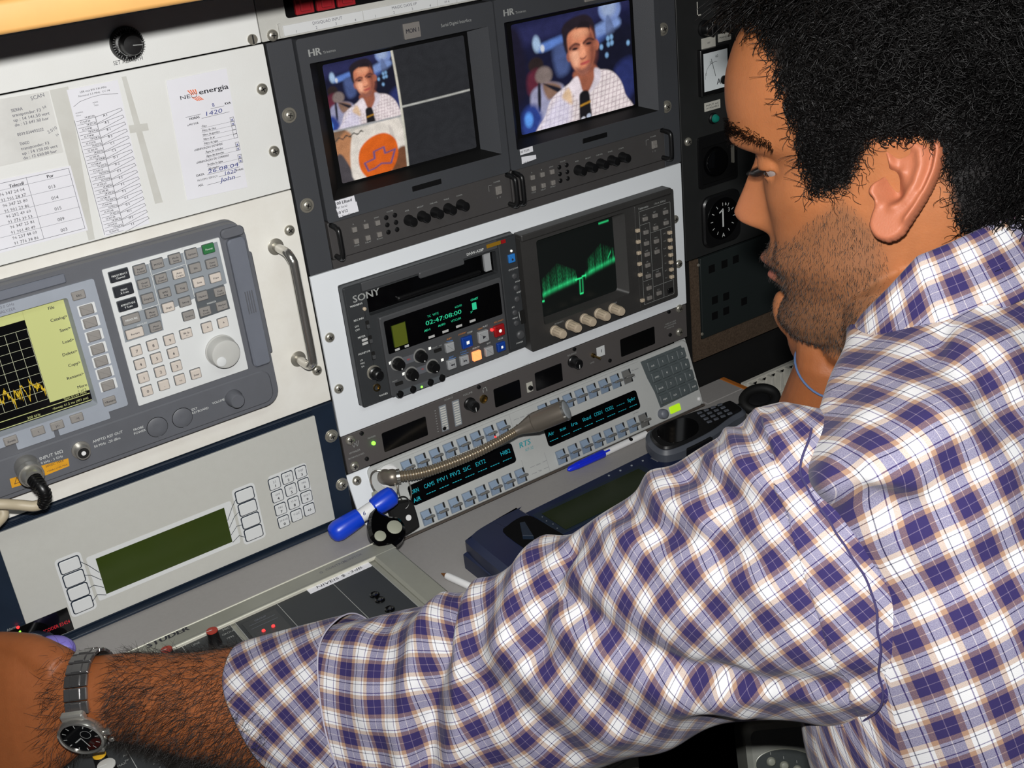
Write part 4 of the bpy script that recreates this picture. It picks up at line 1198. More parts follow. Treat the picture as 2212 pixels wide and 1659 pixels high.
part('jack_strip', join(stroke([jk[0], jk[3]], 6.4, VD + 1.2), prism([(jk[0][0] - 3, jk[0][1] - 3.4), (jk[3][0] + 3, jk[3][1] - 3.4), (jk[3][0] + 3, jk[3][1] + 3.4), (jk[0][0] - 3, jk[0][1] + 3.4)], V0, VD + 1)), 'key_zone_dark', vt)
for p in jk:
    part('select_button', lathe([(3.8, VD), (3.8, VD + 1.8), (2.4, VD + 2), (2.0, VD + 3.4), (.8, VD + 3.5)], p[0], p[1], 16), 'black_plastic', vt)
part('select_led', lathe([(1.3, VD + 1), (1.1, VD + 1.8)], *(95.2, 74.5), 10), 'led_green', vt)
for p in ((120.6, 108.3), (70, 87.6)):
    part('preset_switch', rbox(p[0] - 4.4, p[0] + 4.4, p[1] - 1.6, p[1] + 1.6, VD, VD + 1.6, .4), 'slot', vt)
part('switch_text', join(txt('PRESET', *(114.7, 111.5), 1.4, VD + .3, res=1), txt('PRESET', *(62.8, 90.8), 1.4, VD + .3, res=1), txt('VAR', *(122.9, 111.6), 1.4, VD + .3, res=1)), 'dim_ink', vt)
# transport buttons
tb = [((134.9, 107.2), 5.2, 'btn_lightgrey', ''), ((156.5, 106.1), 6.4, 'btn_blue', 'sq'), ((177.5, 105.7), 6.4, 'btn_lightgrey', '>'), ((198.5, 106), 6.4, 'btn_red', 'o'),
      ((134.3, 87.5), 5.2, 'btn_lightgrey', '<<'), ((150.5, 86.8), 5.2, 'btn_lightgrey', '>>'), ((166.5, 86.6), 5.2, 'led_orange', ''), ((182.5, 86.5), 5.2, 'btn_lightgrey', ''), ((198.4, 86.6), 5.2, 'btn_blue', 'll')]
for p, hs, mt_, sy in tb:
    b_ = part('transport_button', rbox(p[0] - hs, p[0] + hs, p[1] - hs, p[1] + hs, VD, VD + 4, .8, 1.0), mt_, vt)
    z_ = VD + 4.1
    if sy == 'sq':
        part('stop_symbol', rbox(p[0] - 1.8, p[0] + 1.8, p[1] - 1.8, p[1] + 1.8, z_ - .2, z_), 'led_white', b_)
    elif sy == '>':
        part('play_symbol', prism([(p[0] - 1.8, p[1] - 2), (p[0] + 2.4, p[1]), (p[0] - 1.8, p[1] + 2)], z_ - .2, z_), 'ink', b_)
    elif sy == 'o':
        part('record_symbol', lathe([(1.9, z_ - .2), (1.9, z_)], p[0], p[1], 14), 'led_white', b_)
    elif sy in ('<<', '>>'):
        s_ = 1 if sy == '>>' else -1
        part('wind_symbol', join(*[prism([(p[0] + s_ * (o_ - 1.2), p[1] - 1.4), (p[0] + s_ * (o_ + 1.2), p[1]), (p[0] + s_ * (o_ - 1.2), p[1] + 1.4)], z_ - .2, z_) for o_ in (-1.2, 1.2)]), 'ink', b_, kind='stuff')
    elif sy == 'll':
        part('pause_symbol', rbox(p[0] - 1.2, p[0] + 1.2, p[1] - 1.4, p[1] + 1.4, z_ - .2, z_), 'led_white', b_)
part('transport_text', join(txt('STOP', *(159.3, 114.1), 1.9, VD + .3), txt('PLAY', *(179.5, 114.8), 1.9, VD + .3), txt('SEARCH', *(163, 94.5), 1.7, VD + .3, res=1), txt('EDIT', *(181.8, 94.3), 1.6, VD + .3, res=1), txt('PAUSE', *(196.6, 94.4), 1.6, VD + .3, res=1)), 'white_ink', vt)
part('transport_text', join(txt('SHIFT', *(133.4, 115.4), 1.7, VD + .3), txt('STANDBY', *(148, 115.9), 1.6, VD + .3, res=1), txt('MENU', *(172.8, 114.2), 1.6, VD + .3, res=1), txt('REC START', *(194.1, 115), 1.7, VD + .3, res=1)), 'orange_print', vt)
part('transport_text', join(txt('REW', *(133.4, 94.2), 1.8, VD + .3), txt('F.FWD', *(148, 95), 1.8, VD + .3), stroke([(132.8, 113.9), (140.6, 113)], .5, VD + .3), stroke([(132.4, 93.4), (141.1, 92.7)], .5, VD + .3), stroke([(147.8, 93.7), (157.2, 93.2)], .5, VD + .3)), 'blue_print', vt)
part('record_led', lathe([(1.7, VD), (1.5, VD + 1.6), (.6, VD + 2)], *(189.9, 109), 14), 'led_red', vt)
# right column
p = (225.9, 180.5)
e_ = part('eject_button', rbox(p[0] - 4.2, p[0] + 4.2, p[1] - 4.6, p[1] + 4.6, V0 + 2, V0 + 5, .6, .7), 'btn_skyblue', vt)
part('eject_dot', lathe([(1.2, V0 + 5), (1.2, V0 + 5.3)], p[0], p[1] - 1, 12), 'ink', e_)
part('eject_lamp', lathe([(1.5, V0 + 2), (1.3, V0 + 3.4), (.4, V0 + 3.8)], *(227, 188.4), 12), 'led_white', vt)
for p in ((227.4, 159.5), (227.8, 145.8), (227.5, 132.8), (222.8, 118.2), (223.2, 105.6)):
    part('menu_button', lathe([(3.4, V0 + 2.2), (3.2, V0 + 3.6), (2.4, V0 + 4.2), (.8, V0 + 4.3)], p[0], p[1], 18), 'vtr_mid', vt)
p = (227, 90.5)
part('power_switch', lathe([(5.4, V0 + 2.2), (5.2, V0 + 4), (3.8, V0 + 5.4), (1.2, V0 + 5.8)], p[0], p[1], 22), 'vtr_mid', vt)
p = (232.6, 110.1)
part('toggle_recess', rbox(p[0] - 3.2, p[0] + 3.2, p[1] - 8, p[1] + 8, V0 + 2.2, V0 + 2.7, 1.2), 'slot', vt)
part('right_lettering', join(txt('CH-CUT/AVI', *(221, 167), 1.7, V0 + 2.5, width=12), txt('HOLD', *(227.9, 151.7), 1.6, V0 + 2.5), txt('RESET', *(228.2, 139.1), 1.6, V0 + 2.5), txt('SET', *(219.8, 124.1), 1.7, V0 + 2.5), txt('MENU', *(219.5, 111), 1.7, V0 + 2.5), txt('POWER', *(220.7, 80.8), 1.8, V0 + 2.5), stroke([(228.3, 117.3), (229, 107.1)], .4, V0 + 2.5)), 'white_ink', vt)

# ---- waveform monitor
wf = thing('waveform_monitor', 'dark waveform monitor with a green video trace', 'oscilloscope', (347, 0, 66))
WB = 16.0
part('body', rbox(239, 457, 66, 200.5, 3.1, 4.2, 2, .2), 'wfm_grey', wf)
part('front_bezel', ring(rr(238.5, 457, 66, 200.5, 3), (rr(259, 383, 92, 191, 3), rr(264, 374, 96, 187, 4)), 3.2, WB, 4.6), 'wfm_grey', wf)
part('top_cap', rbox(239, 452, 195.5, 203, 4, WB + 3, 1.5, 1.2), 'wfm_grey', wf)
part('screen_back', rbox(258, 384, 91, 192, 3.4, 4.4), 'black_gap', wf)
def paint_scope(img, X, Y):
    img[:] = np.array(lin((5, 9, 6)))
    rg = np.random.default_rng(5)
    n1 = rg.random((1, X.shape[1])); n1 = (n1 + np.roll(n1, 1, 1) + np.roll(n1, 2, 1) + np.roll(n1, -1, 1)) / 4
    gn = np.array(lin((50, 235, 140)))
    base = np.where(X < .49, .745 - .10 * np.sqrt(np.clip(X / .49, 0, 1)) + .0 * X, .66 - .09 * np.sqrt(np.clip((X - .56) / .44, 0, 1)))
    top = np.where(X < .49, .36 + .18 * np.abs(X - .24) / .24, .30 + .14 * np.abs(X - .80) / .2)
    on = ((X > .05) & (X < .46)) | ((X > .60) & (X < .97))
    h = np.clip((base - Y) / (base - top), 0, 1)
    blob = np.where((Y < base) & (Y > top) & on, (1 - h) ** .7 * (.25 + 1.0 * (n1 - .2)), 0)
    edge = np.clip(((h) * 6), 0, 1)
    n2 = rg.random(X.shape); n2 = (n2 + np.roll(n2, 1, 0) + np.roll(n2, 2, 0) + np.roll(n2, -1, 0) + np.roll(n2, 3, 0)) / 5
    blob = np.clip(blob * (n2 * 2.2 - .45), 0, 1) * .34 * np.clip(1.6 * n1, .2, 1)
    glow = np.exp(-((Y - base) / .03) ** 2) * (((X > .04) & (X < .47)) | ((X > .57) & (X < .98))) * (.35 + .7 * n1)
    line = np.zeros_like(X)
    line = np.maximum(line, np.exp(-((Y - .655) / .01) ** 2) * ((X > .44) & (X < .53)))
    line = np.maximum(line, np.exp(-((X - .50) / .008) ** 2) * ((Y > .655) & (Y < .86)) * .5)
    line = np.maximum(line, np.exp(-((X - .535) / .008) ** 2) * ((Y > .655) & (Y < .86)) * .35)
    line = np.maximum(line, np.exp(-((Y - .86) / .011) ** 2) * ((X > .495) & (X < .54)))
    line = np.maximum(line, np.exp(-((Y - .64) / .011) ** 2) * ((X > .525) & (X < .58)))
    line = np.maximum(line, np.exp(-((Y - .055) / .011) ** 2) * ((X > .80) & (X < .93)) * .6)
    line = np.maximum(line, np.exp(-(((Y - .50 + (X - .9) * 1.6)) / .013) ** 2) * ((X > .88) & (X < .93)) * .5)
    line = np.maximum(line, np.exp(-((Y - .79) / .012) ** 2) * ((X > .03) & (X < .06)))
    lev = np.clip(blob + glow * .55 + line, 0, 1)[..., None]
    img[:] = img * (1 - lev) + gn * lev
picture('trace_screen', 263.5, 376, 95.5, 188, 4.5, 2.5, 220, 180, paint_scope, 'scope_picture', wf)
part('key_panel', rbox(397, 455.5, 69, 194, WB, WB + 1.2, 1, .4), 'wfm_grey', wf)
WK = WB + 1.35
part('panel_lines', join(stroke([(403, 186.5), (450, 186.5), (450, 72), (403, 72), (403, 186.5)], .4, WK), stroke([(403, 170), (418, 170), (418, 72)], .4, WK), stroke([(418, 157), (450, 157)], .4, WK), stroke([(434, 157), (434, 72)], .4, WK), stroke([(403, 101), (418, 101)], .4, WK), stroke([(418, 110), (434, 110)], .4, WK), stroke([(418, 90), (450, 90)], .4, WK)), 'dim_ink', wf)
part('maker_lettering', join(txt('Tektronix', 402, 188.5, 2.6, WK, bold=.15), txt('1741A SERIES', 426, 188.5, 2.2, WK)), 'dim_ink', wf)
TK = proto('tab_key', rbox(-3.4, 3.4, -2.3, 2.3, 0, 2.2, .5, .4), 'button_grey')
L = []
tk = [(411, 176), (426, 176), (442, 176), (426, 161), (442, 163)] + [(411, 160 - 13.5 * k) for k in range(5)] + [(411, 91), (411, 78.5)] + [(426, 145), (426, 132), (426, 103), (426, 80)]
for i, p in enumerate(tk):
    stamp('tab_key', TK, wf, p[0], p[1], WK - .15)
    L.append(txt(('MAG', 'REF', 'SWP', 'FLT', 'CAL', 'V', 'H', 'LINE', 'CH', 'A', 'B', 'C')[i % 12], p[0], p[1] + 3.6, 1.5, WK, 'C', res=1))
LK = proto('rocker_key', rbox(-2.6, 2.6, -2.0, 2.0, 0, 3.4, .8, .6), 'cream_knob')
for k in range(7):
    stamp('rocker_key', LK, wf, 446.5, 150 - 9.2 * k, WK - .15)
    L.append(txt(('LUM', 'CHR', 'FLAT', 'LPS', 'DC', 'EXT', 'FLD')[k], 439, 150 - 9.2 * k, 1.3, WK, 'C', res=1))
for k in range(5):
    stamp('rocker_key', LK, wf, 398.5, 165.5 - 13.5 * k, WK - .15)
stamp('rocker_key', LK, wf, 399.5, 79, WK - .15)
part('key_lettering', join(*L), 'dim_ink', wf)
part('power_key', rbox(440, 448, 75, 81, WK - .2, WK + 1.6, .6, .4), 'black_plastic', wf)
for k, p in enumerate(((271.8, 81.4), (293.2, 81.8), (314.3, 82.4), (335.1, 82.5), (356.3, 82.1))):
    part('focus_knob', join(lathe([(6.2, WB), (6.2, WB + 2), (5.4, WB + 3), (5.1, WB + 17), (4.4, WB + 18), (1, WB + 18.2)], p[0], p[1], 24), *[rbox(-.3 + p[0] + 5.2 * math.cos(a), .3 + p[0] + 5.2 * math.cos(a), -.3 + p[1] + 5.2 * math.sin(a), .3 + p[1] + 5.2 * math.sin(a), WB + 3, WB + 16) for a in [i * math.pi / 6 for i in range(12)]]), 'cream_knob', wf)
part('knob_text', join(txt('INTENSITY', *(273.1, 87.7), 1.8, WB + .2, res=1), txt('SCALE', *(356, 86.5), 1.8, WB + .2, res=1)), 'dim_ink', wf)

# ---- one-unit audio monitor
am = thing('audio_monitor', 'slim dark audio monitor with level meters and dark grilles', 'audio monitor', (240, 0, 1))
AW = 3.0
part('front_plate', rbox(1.5, 481, .8, 44.4, 0, AW, .8, .5), 'warm_grey', am)
for p in ((10.2, 38.2), (9.7, 7.3)):
    screw(am, p[0], p[1], AW)
for p in ((469.5, 42.5), (467.9, 11.6)):
    screw(am, p[0], p[1], AW)
gl = [((46.7, 33.9), (101.4, 19.6)), ((190.6, 33.1), (226.5, 25.5)), ((247.8, 31.2), (286.1, 24)), ((374.3, 32.8), (428.1, 22.4))]
for a, b in gl:
    part('speaker_grille', rbox(a[0], b[0], 9, 32, AW, AW + .3, 1.6), 'display_black', am)
part('power_led', lathe([(2.2, AW), (2.0, AW + 2), (.8, AW + 2.6)], *(35.6, 24.9), 14), 'led_green', am)
for a in ((123.4, 24.5), (140.4, 25)):
    part('meter_bar', rbox(a[0] - 4.4, a[0] + 4.4, 6, 37, AW, AW + .8, .4), 'key_zone', am)
    for k in range(10):
        part('meter_segment', rbox(a[0] - 3.4, a[0] + 3.4, 7.5 + 2.9 * k, 9.2 + 2.9 * k, AW + .8, AW + 1.0), 'tape', am)
for p, r in (((157.9, 26.5), 6.4), ((302.6, 28.3), 6.4)):
    part('volume_knob', lathe([(r + 1, AW), (r + 1, AW + 2), (r, AW + 3), (r - .6, AW + 12), (r - 1.4, AW + 13)], p[0], p[1], 24), 'black_plastic', am)
    part('knob_pointer', rbox(p[0] - .4, p[0] + .4, p[1] - r + 1.2, p[1] - .5, AW + 12.5, AW + 13.2), 'white_ink', am)
part('headphone_jack', lathe([(5, AW), (5, AW + 1.5), (3.4, AW + 2), (3, AW + .5)], *(176.4, 25.5), 20), 'gold_metal', am)
for p in ((24.3, 41.1), (25, 10), (122, 9.4), (172.1, 41.9), (306.1, 42.8), (356.6, 10.7), (452.3, 43.6), (452.5, 12.8)):
    part('hex_screw', lathe([(2.4, AW), (2.3, AW + 1.4), (1.6, AW + 1.8)], p[0], p[1], 12), 'black_plastic', am)
p = (239, 17.8)
part('phase_switch', rbox(p[0] - 4, p[0] + 4, p[1] - 6, p[1] + 6, AW, AW + 1.2, .6, .2), 'label_white', am)
part('phase_button', lathe([(2.9, AW + 1), (2.8, AW + 3.5), (1.6, AW + 4)], p[0], p[1] - .6, 16), 'black_plastic', am)
p = (344.2, 27.2)
part('number_sticker', rbox(p[0] - 6, p[0] + 6, p[1] - 6.5, p[1] + 6, AW, AW + .3), 'key_white', am)
part('sticker_text', txt('1', p[0] + .8, p[1] - 1.8, 4, AW + .45, 'C', bold=.3), 'ink', am)
p = (331.9, 26.2)
part('toggle_switch', join(lathe([(2.6, AW), (2.6, AW + 3), (1.2, AW + 3.4)], p[0], p[1], 14), tube([(p[0], p[1], AW + 3), (p[0] + 3, p[1] - 2, AW + 11)], [1.0, 1.6], 10)), 'gold_metal', am)
wu, wv = (15.4, 30.7)
part('maker_lettering', join(txt('WOHLER', *(13.1, 22.4), 2.2, AW + .15, 'C'), txt('TECHNOLOGIES', *(13.7, 16.8), 1.8, AW + .15, 'C'),
     stroke([(wu - 4, wv + 3.5), (wu - 2, wv - 2.5), (wu, wv + 2), (wu + 2, wv - 2.5), (wu + 4, wv + 3.5)], .5, AW + .15), stroke([(wu - 2, wv + 3.5), (wu, wv - 0), (wu + 2, wv + 3.5)], .5, AW + .15),
     txt('POWER', *(35.1, 31.3), 1.9, AW + .15, 'C'), txt('SOURCE', *(132.6, 40.8), 2.0, AW + .15, 'C'), txt('VOLUME', *(157.3, 37.8), 2.2, AW + .15, 'C'), txt('PHASE', *(238, 45.5), 1.8, AW + .15, 'C'), txt('BALANCE', *(302.4, 36.6), 2.1, AW + .15, 'C'), txt('LINES', *(330.5, 16.1), 1.8, AW + .15, 'C'),
     txt('AMP1A-V-REP', *(454.7, 27.4), 2.0, AW + .15, 'C'), txt('MULTICHANNEL', *(454.1, 24.5), 1.8, AW + .15, 'C'), txt('MONITOR', *(453.9, 21.3), 1.8, AW + .15, 'C')), 'dim_ink', am)
hu, hv = (179.7, 35.7)
part('phones_symbol', stroke([(hu - 2.4, hv - 2.4), (hu - 2.4, hv + 1.5), (hu, hv + 3.2), (hu + 2.4, hv + 1.5), (hu + 2.4, hv - 2.4)], .9, AW + .15), 'dim_ink', am)
lp_ = []
for k in range(9):
    q = (114.3, 35.6)
    lp_.append(rbox(q[0] - 1, q[0] + .6, 8 + 3.2 * k, 8.6 + 3.2 * k, AW, AW + .2))
part('scale_lines', join(*lp_), 'dim_ink', am)

# ================================================================ intercom key panel (tilted out at its foot)
kp = thing('intercom_panel', 'light grey intercom key panel with lever keys and blue displays', 'intercom panel', (240, -30, -85))
part('rack_ear', rbox(1, 30, 1, 88, -6, -3, 1, .4), 'bright_panel', kp, KPF)
part('rack_ear', rbox(466, 482, 1, 88, -6, -3, 1, .4), 'kp_grey', kp, KPF)
part('fascia', rbox(24, 481, .5, 87.5, -3, 0, 7, 1.5, 6), 'kp_grey', kp, KPF)
part('foot_strip', rbox(20, 480, -1, 1.2, -4, 2, .4), 'desk_edge', kp, KPF)
screw(kp, *(10.4, 78.7), -3, KPF)
part('upper_rail', rbox(30, 400, 83.5, 86.5, 0, .8, .6, .3), 'kp_grey', kp, KPF)
for nm, a, b in (('display', 61.5, 200), ('display', 246, 386)):
    part('display_window', rbox(a, b, 29, 52.5, -.2, .6, 4, .3), 'black_gloss', kp, KPF)
L = []
for i, s in enumerate(('ORN', 'CAMS', 'PIV1', 'PIV2', 'SIC', 'EXT2', '', 'HIB2')):
    u = 63.5 + 17.0 * i
    if s:
        L.append(txt(s, u, 42.2, 4.6, .75, width=3.1 * len(s) + .6))
    L.append(txt('----' if i else 'AIR', u, 32.5 if i == 0 else 34, 4.6 if i == 0 else 5.5, .75, width=12 if i else 9.4))
for i, s in enumerate(('Air', 'aux', 'Ira', 'Ibad', 'COD1', 'COD2', '----', 'Spkr')):
    u = 249 + 17.2 * i
    L.append(txt(s, u, 41.5, 4.2, .75, width=3.0 * len(s)))
    L.append(txt('----', u, 33.6, 5.2, .75, width=12))
part('display_text', join(*L), 'vfd_cyan', kp, KPF)
# lever keys: a tilted two-part paddle, a pivot bar and the small slot at its right
LVS = proto('lever_well', join(rbox(-5.6, 8.2, -8.4, 8.4, 0, .25, .6)), 'key_zone')
for nm, mt_ in (('b', 'lever_blue'), ('g', 'lever_grey')):
    pass
def lever_mesh():
    up_ = prism([(-5.2, .6), (4.2, .6), (4.2, 7.8), (-5.2, 7.8)], 0, 1)
    V = [(-5.2, .4, .2), (4.4, .4, .2), (4.4, 7.9, .2), (-5.2, 7.9, .2), (-5.2, .6, 4.6), (4.4, .6, 4.6), (4.4, 7.6, 1.2), (-5.2, 7.6, 1.2),
         (-5.2, -.4, .2), (4.4, -.4, .2), (4.4, -7.9, .2), (-5.2, -7.9, .2), (-5.2, -.6, 4.6), (4.4, -.6, 4.6), (4.4, -7.6, 1.6), (-5.2, -7.6, 1.6)]
    F = [(4, 5, 6, 7), (0, 1, 5, 4), (1, 2, 6, 5), (2, 3, 7, 6), (3, 0, 4, 7), (13, 12, 15, 14), (9, 8, 12, 13), (10, 9, 13, 14), (11, 10, 14, 15), (8, 11, 15, 12)]
    return V, F
LVB = proto('lever_key', lever_mesh(), 'lever_blue', smooth=False)
LVG = proto('lever_key', lever_mesh(), 'lever_grey', smooth=False)
BAR = proto('lever_handle', rbox(-3.5, 8.2, -1.3, 1.3, 3.6, 7.2, .9, .8), 'lever_grey')
SLT = proto('lever_slot', join(rbox(5.6, 7.6, 2.0, 8.2, .1, .4, .3), rbox(5.6, 7.6, -8.2, -2.0, .1, .4, .3)), 'slot', smooth=False)
lev = [(68 + 18 * k, 71.5) for k in range(8)] + [(252 + 18 * k, 71.5) for k in range(8)] + [(72 + 18 * k, 11.8) for k in range(8)] + [(257 + 18.1 * k, 13) for k in range(8)]
for u, v in lev:
    stamp('lever_well', LVS, kp, u, v, 0, KPF)
    o = stamp('lever_key', LVG if u > 372 else LVB, kp, u, v, .2, KPF)
    for nm, me in (('lever_handle', BAR), ('lever_slot', SLT)):
        c = bpy.data.objects.new(nm, me); COL.objects.link(c); c.parent = o
        if nm == 'lever_slot': c['kind'] = 'stuff'
part('red_led', lathe([(1.5, 0), (1.3, 1.6), (.5, 2)], *(182.1, 65.2), 12), 'led_red', kp, KPF)
pr_ = []
for u0_, v0_ in ((212, 71), (214, 12)):
    pr_ += [stroke([(u0_, v0_ + 4), (u0_ + 7, v0_ + 4)], .3, .15), txt('Listen', u0_ + 9, v0_ + 3.2, 1.7, .15), stroke([(u0_ + 18, v0_ + 4), (u0_ + 24, v0_ + 4)], .3, .15), stroke([(u0_, v0_ - 4), (u0_ + 7, v0_ - 4)], .3, .15), txt('Talk', u0_ + 9.5, v0_ - 4.8, 1.7, .15), stroke([(u0_ + 17, v0_ - 4), (u0_ + 24, v0_ - 4)], .3, .15)]
pr_ += [txt('Mic Audio', 388, 75, 1.8, .15), txt('Sel', 388, 67, 1.8, .15), txt('Call Wait', 372, 25, 1.6, .15), stroke([(206, 2), (206, 28)], .2, .15), stroke([(238, 2), (238, 26)], .2, .15), stroke([(208, 60), (208, 84)], .2, .15)]
part('panel_lettering', join(*pr_), 'grey_ink', kp, KPF)
mat('teal_ink', (52, 150, 160), 0.6)
part('brand_lettering', join(txt('RTS', *(208.5, 41.8), 6.2, .15, shear=.25, width=15, bold=.6), txt('KP-32', *(214.8, 35.5), 3.2, .15, shear=.2)), 'teal_ink', kp, KPF)
part('keypad_base', prism([(404, 82), (470, 82), (478, 21), (414, 19), (412, 40), (407, 60)], 0, .6, .2), 'rubber_key', kp, KPF)
NK = proto('keypad_key', rbox(-6.8, 6.8, -6.0, 6.0, 0, 2.6, 1.2, .9), 'rubber_key')
WKY = proto('keypad_key', rbox(-8.0, 6.8, -6.0, 6.0, 0, 2.6, 1.2, .9), 'rubber_key')
L = []
lab = ['CLR', '1', '2', '3', 'FWD', '4', '5', '6', 'BACK', '7', '8', '9', 'PGM', 'CLR', '0', 'PGM']
for i, s in enumerate(lab):
    r, c = divmod(i, 4)
    u = 418 + 15.8 * c + r * 1.4 + (0.6 if c else 0); v = 72.6 - 14.9 * r
    stamp('keypad_key', NK, kp, u, v, .5, KPF)
    L.append(txt(s, u, v - 1.4, 3.0 if len(s) == 1 else 2.0, 3.25, 'C', bold=.1))
part('keypad_lettering', join(*L), 'white_ink', kp, KPF)
part('corner_pad', lathe([(2.6, 0), (2.4, 1.2), (1.4, 1.8)], *(474.9, 9.5), 16), 'white_plastic', kp, KPF)
p = (413.5, 11.1)
part('volume_knob', lathe([(6.5, -1), (6.4, 4), (5.6, 7), (3.6, 8.6), (1.2, 9)], p[0], p[1], 22), 'slate_light', kp, KPF)
p = (434.2, 10.7)
part('lime_tag', prism(rr(p[0] - 8, p[0] + 9, p[1] - 4.5, p[1] + 4.5, 1), 0, 1.4, .3), 'lime', kp, KPF)

# ---- gooseneck microphone
gm = thing('gooseneck_microphone', 'metal gooseneck microphone bending across the intercom panel', 'microphone', (48, -28, -12))
bs = (45.4, 70.5)
part('socket', lathe([(13, 0), (13, 2), (11.5, 3.4), (9, 3.6)], bs[0], bs[1], 28), 'white_plastic', gm, KPF)
g0 = [(bs[0] - 3, bs[1], 1), (*(37.9, 73.2), 9), (*(40.6, 71.8), 15), (*(47.6, 70.3), 19)]
part('plug', tube(spline(g0, 5), [8.6, 8.6, 8.6, 8.6, 8.6, 8.4, 8.2, 8.2, 8.2, 8.2, 9.0, 9.0, 9.0, 8.4, 7.6, 6.8], 20), 'gunmetal', gm, KPF)
part('end_ring', tube([(*(46.7, 70.6), 18.5), (*(49.9, 70), 20)], 8.2, 20), 'chrome', gm, KPF)
gp = [(*(48.4, 70.2), 19), (*(61.3, 67.5), 26), (*(75.1, 65.9), 32), (*(89.9, 65.6), 37), (*(105.5, 65.7), 41), (*(121.9, 66.1), 44), (*(138.7, 67.2), 47), (*(156.5, 69.2), 49), (*(170.9, 71.3), 51), (*(182.9, 73), 52)]
gs = spline(gp, 22)
rad = [5.9 - 1.2 * i / len(gs) + (.5, .15, -.65, .15)[i % 4] for i in range(len(gs))]
part('gooseneck', tube(gs, rad, 16), 'gooseneck_metal', gm, KPF, angle=80)
h0 = Vector((*(182, 73), 52)); h1 = Vector((*(200.3, 76), 62)); h2 = Vector((*(226.3, 81.9), 92))
ax_ = (h2 - h1)
pth = [h0, h0.lerp(h1, .25), h0.lerp(h1, .6), h0.lerp(h1, .92), h1, h1.lerp(h2, .03), h1.lerp(h2, .06), h1.lerp(h2, .5), h1.lerp(h2, .92), h2]
part('head', tube(pth, [5.2, 5.8, 8.2, 10.4, 10.9, 10.4, 11.4, 11.6, 11.6, 11.2], 28), 'gunmetal', gm, KPF)
part('head_rim', tube([h1.lerp(h2, .97), h1.lerp(h2, 1.03)], [11.9, 11.6], 28), 'chrome', gm, KPF)
part('head_mesh', tube([h1.lerp(h2, 1.02), h1.lerp(h2, 1.05), h1.lerp(h2, 1.06)], [10.6, 9, 5], 28), 'mesh_metal', gm, KPF)
part('head_stud', lathe([(2.2, 0), (2, 1.5), (.8, 2)], *(213.9, 67), 12), 'gunmetal', gm, KPF)

# ================================================================ desk
dk = thing('desk', 'grey speckled desk top in front of the racks', 'desk', (0, -180, -120))
part('worktop', wbox(0.5, 547, -398, -31, -120, -86, 1), 'desk_grey', dk, WORLD)
part('worktop_back', wbox(486, 547, -31, 12, -120, -86, 1), 'desk_grey', dk, WORLD)
part('wood_edge', wbox(547, 555, -398, 12, -120, -86, 1), 'wood_orange', dk, WORLD)
part('front_edge', wbox(0.5, 555, -405, -398, -122, -86.2, 1), 'desk_edge', dk, WORLD)
part('leg', wbox(500, 540, -360, -40, -836, -120, 2), 'dark_wall', dk, WORLD)
part('leg', wbox(4, 40, -200, -40, -836, -120, 2), 'dark_wall', dk, WORLD)
lg = thing('rear_ledge', 'grey ledge between the encoder and the mixing console', 'ledge', (-280, -30, -120))
part('top', wbox(-560, -.5, -72.3, 8, -120, -48, 1), 'desk_grey', lg, WORLD)
part('support', wbox(-540, -500, -60, 0, -836, -120, 2), 'dark_wall', lg, WORLD)

# ---- mixing console
mc = thing('mixing_console', 'grey and black audio mixing console under the forearm', 'mixing console', (-270, -270, -120))
part('case', wbox(-560, 0, -470, -73, -120, -48.5, 2), 'console_metal', mc, WORLD)
part('leg', wbox(-540, -500, -440, -100, -836, -120, 2), 'dark_wall', mc, WORLD)
part('leg', wbox(-60, -20, -440, -100, -836, -120, 2), 'dark_wall', mc, WORLD)
part('rear_rail', wbox(-560, -.5, -95.5, -73, -48.6, -44.4, .8), 'console_metal', mc, WORLD)
part('rail_highlight', wbox(-560, -1, -74.6, -72.8, -46, -43.7, .5), 'console_highlight', mc, WORLD)  # pale strips painted in place of the highlights on the rail's chamfers
part('rail_highlight', wbox(-560, -24, -97.2, -95.2, -47, -44.0, .5), 'console_highlight', mc, WORLD)
part('side_cheek', wbox(-27, -.2, -470, -94, -48.6, -44.0, 2.5), 'console_metal', mc, WORLD)
L = []
secs = [-560, -500, -446, -400, -356, -312, -271, -228, -181, -176, -133, -77, -33, -27]
for a, b in zip(secs[:-1], secs[1:]):
    if b - a > 10:
        part('channel_plate', wbox(a + .3, b - .3, -468, -97, -48.6, -47.2, .2), 'console_black', mc, WORLD)
part('section_lines', join(*[stroke([(x, -98), (x, -466)], .6, -47.1) for x in secs[1:-1]]), 'dim_ink', mc, FLAT)
part('brand_lettering', txt('STUDER', *(-254.5, -80.8), 7.0, -44.2, width=40, bold=.9, shear=.1), 'ink', mc, FLAT)
part('rail_lettering', join(txt('CONTROL', *(-73.4, -84.2), 3.4, -44.2), txt('MONITOR', *(-53.8, -84.1), 3.2, -44.2), txt('G', *(-80.2, -84.8), 3.4, -44.2), stroke([(-300, -93), (-30, -93)], .25, -44.2)), 'grey_ink', mc, FLAT)
a, b, c_, d_ = (-101.4, -95.7), (-33, -95.6), (-33.6, -105.7), (-101.3, -104.9)
ls = part('label_strip', wbox(a[0], c_[0], d_[1], b[1], -47.2, -46.6), 'paper', mc, WORLD)
part('label_text', txt('NIVEIS $ -3dB', a[0] + 9, d_[1] + 2.6, 4.0, -46.5, width=(c_[0] - a[0]) - 18, shear=.1), 'ink', ls, FLAT)
for p in ((-55.3, -150.1), (-55.4, -160.8), (-55.6, -180.1)):
    part('rubber_plug', lathe([(5, -47.2), (4.8, -46), (3.6, -45.2), (3.0, -45.6), (1, -45.6)], p[0], p[1], 20), 'black_gloss', mc, FLAT)
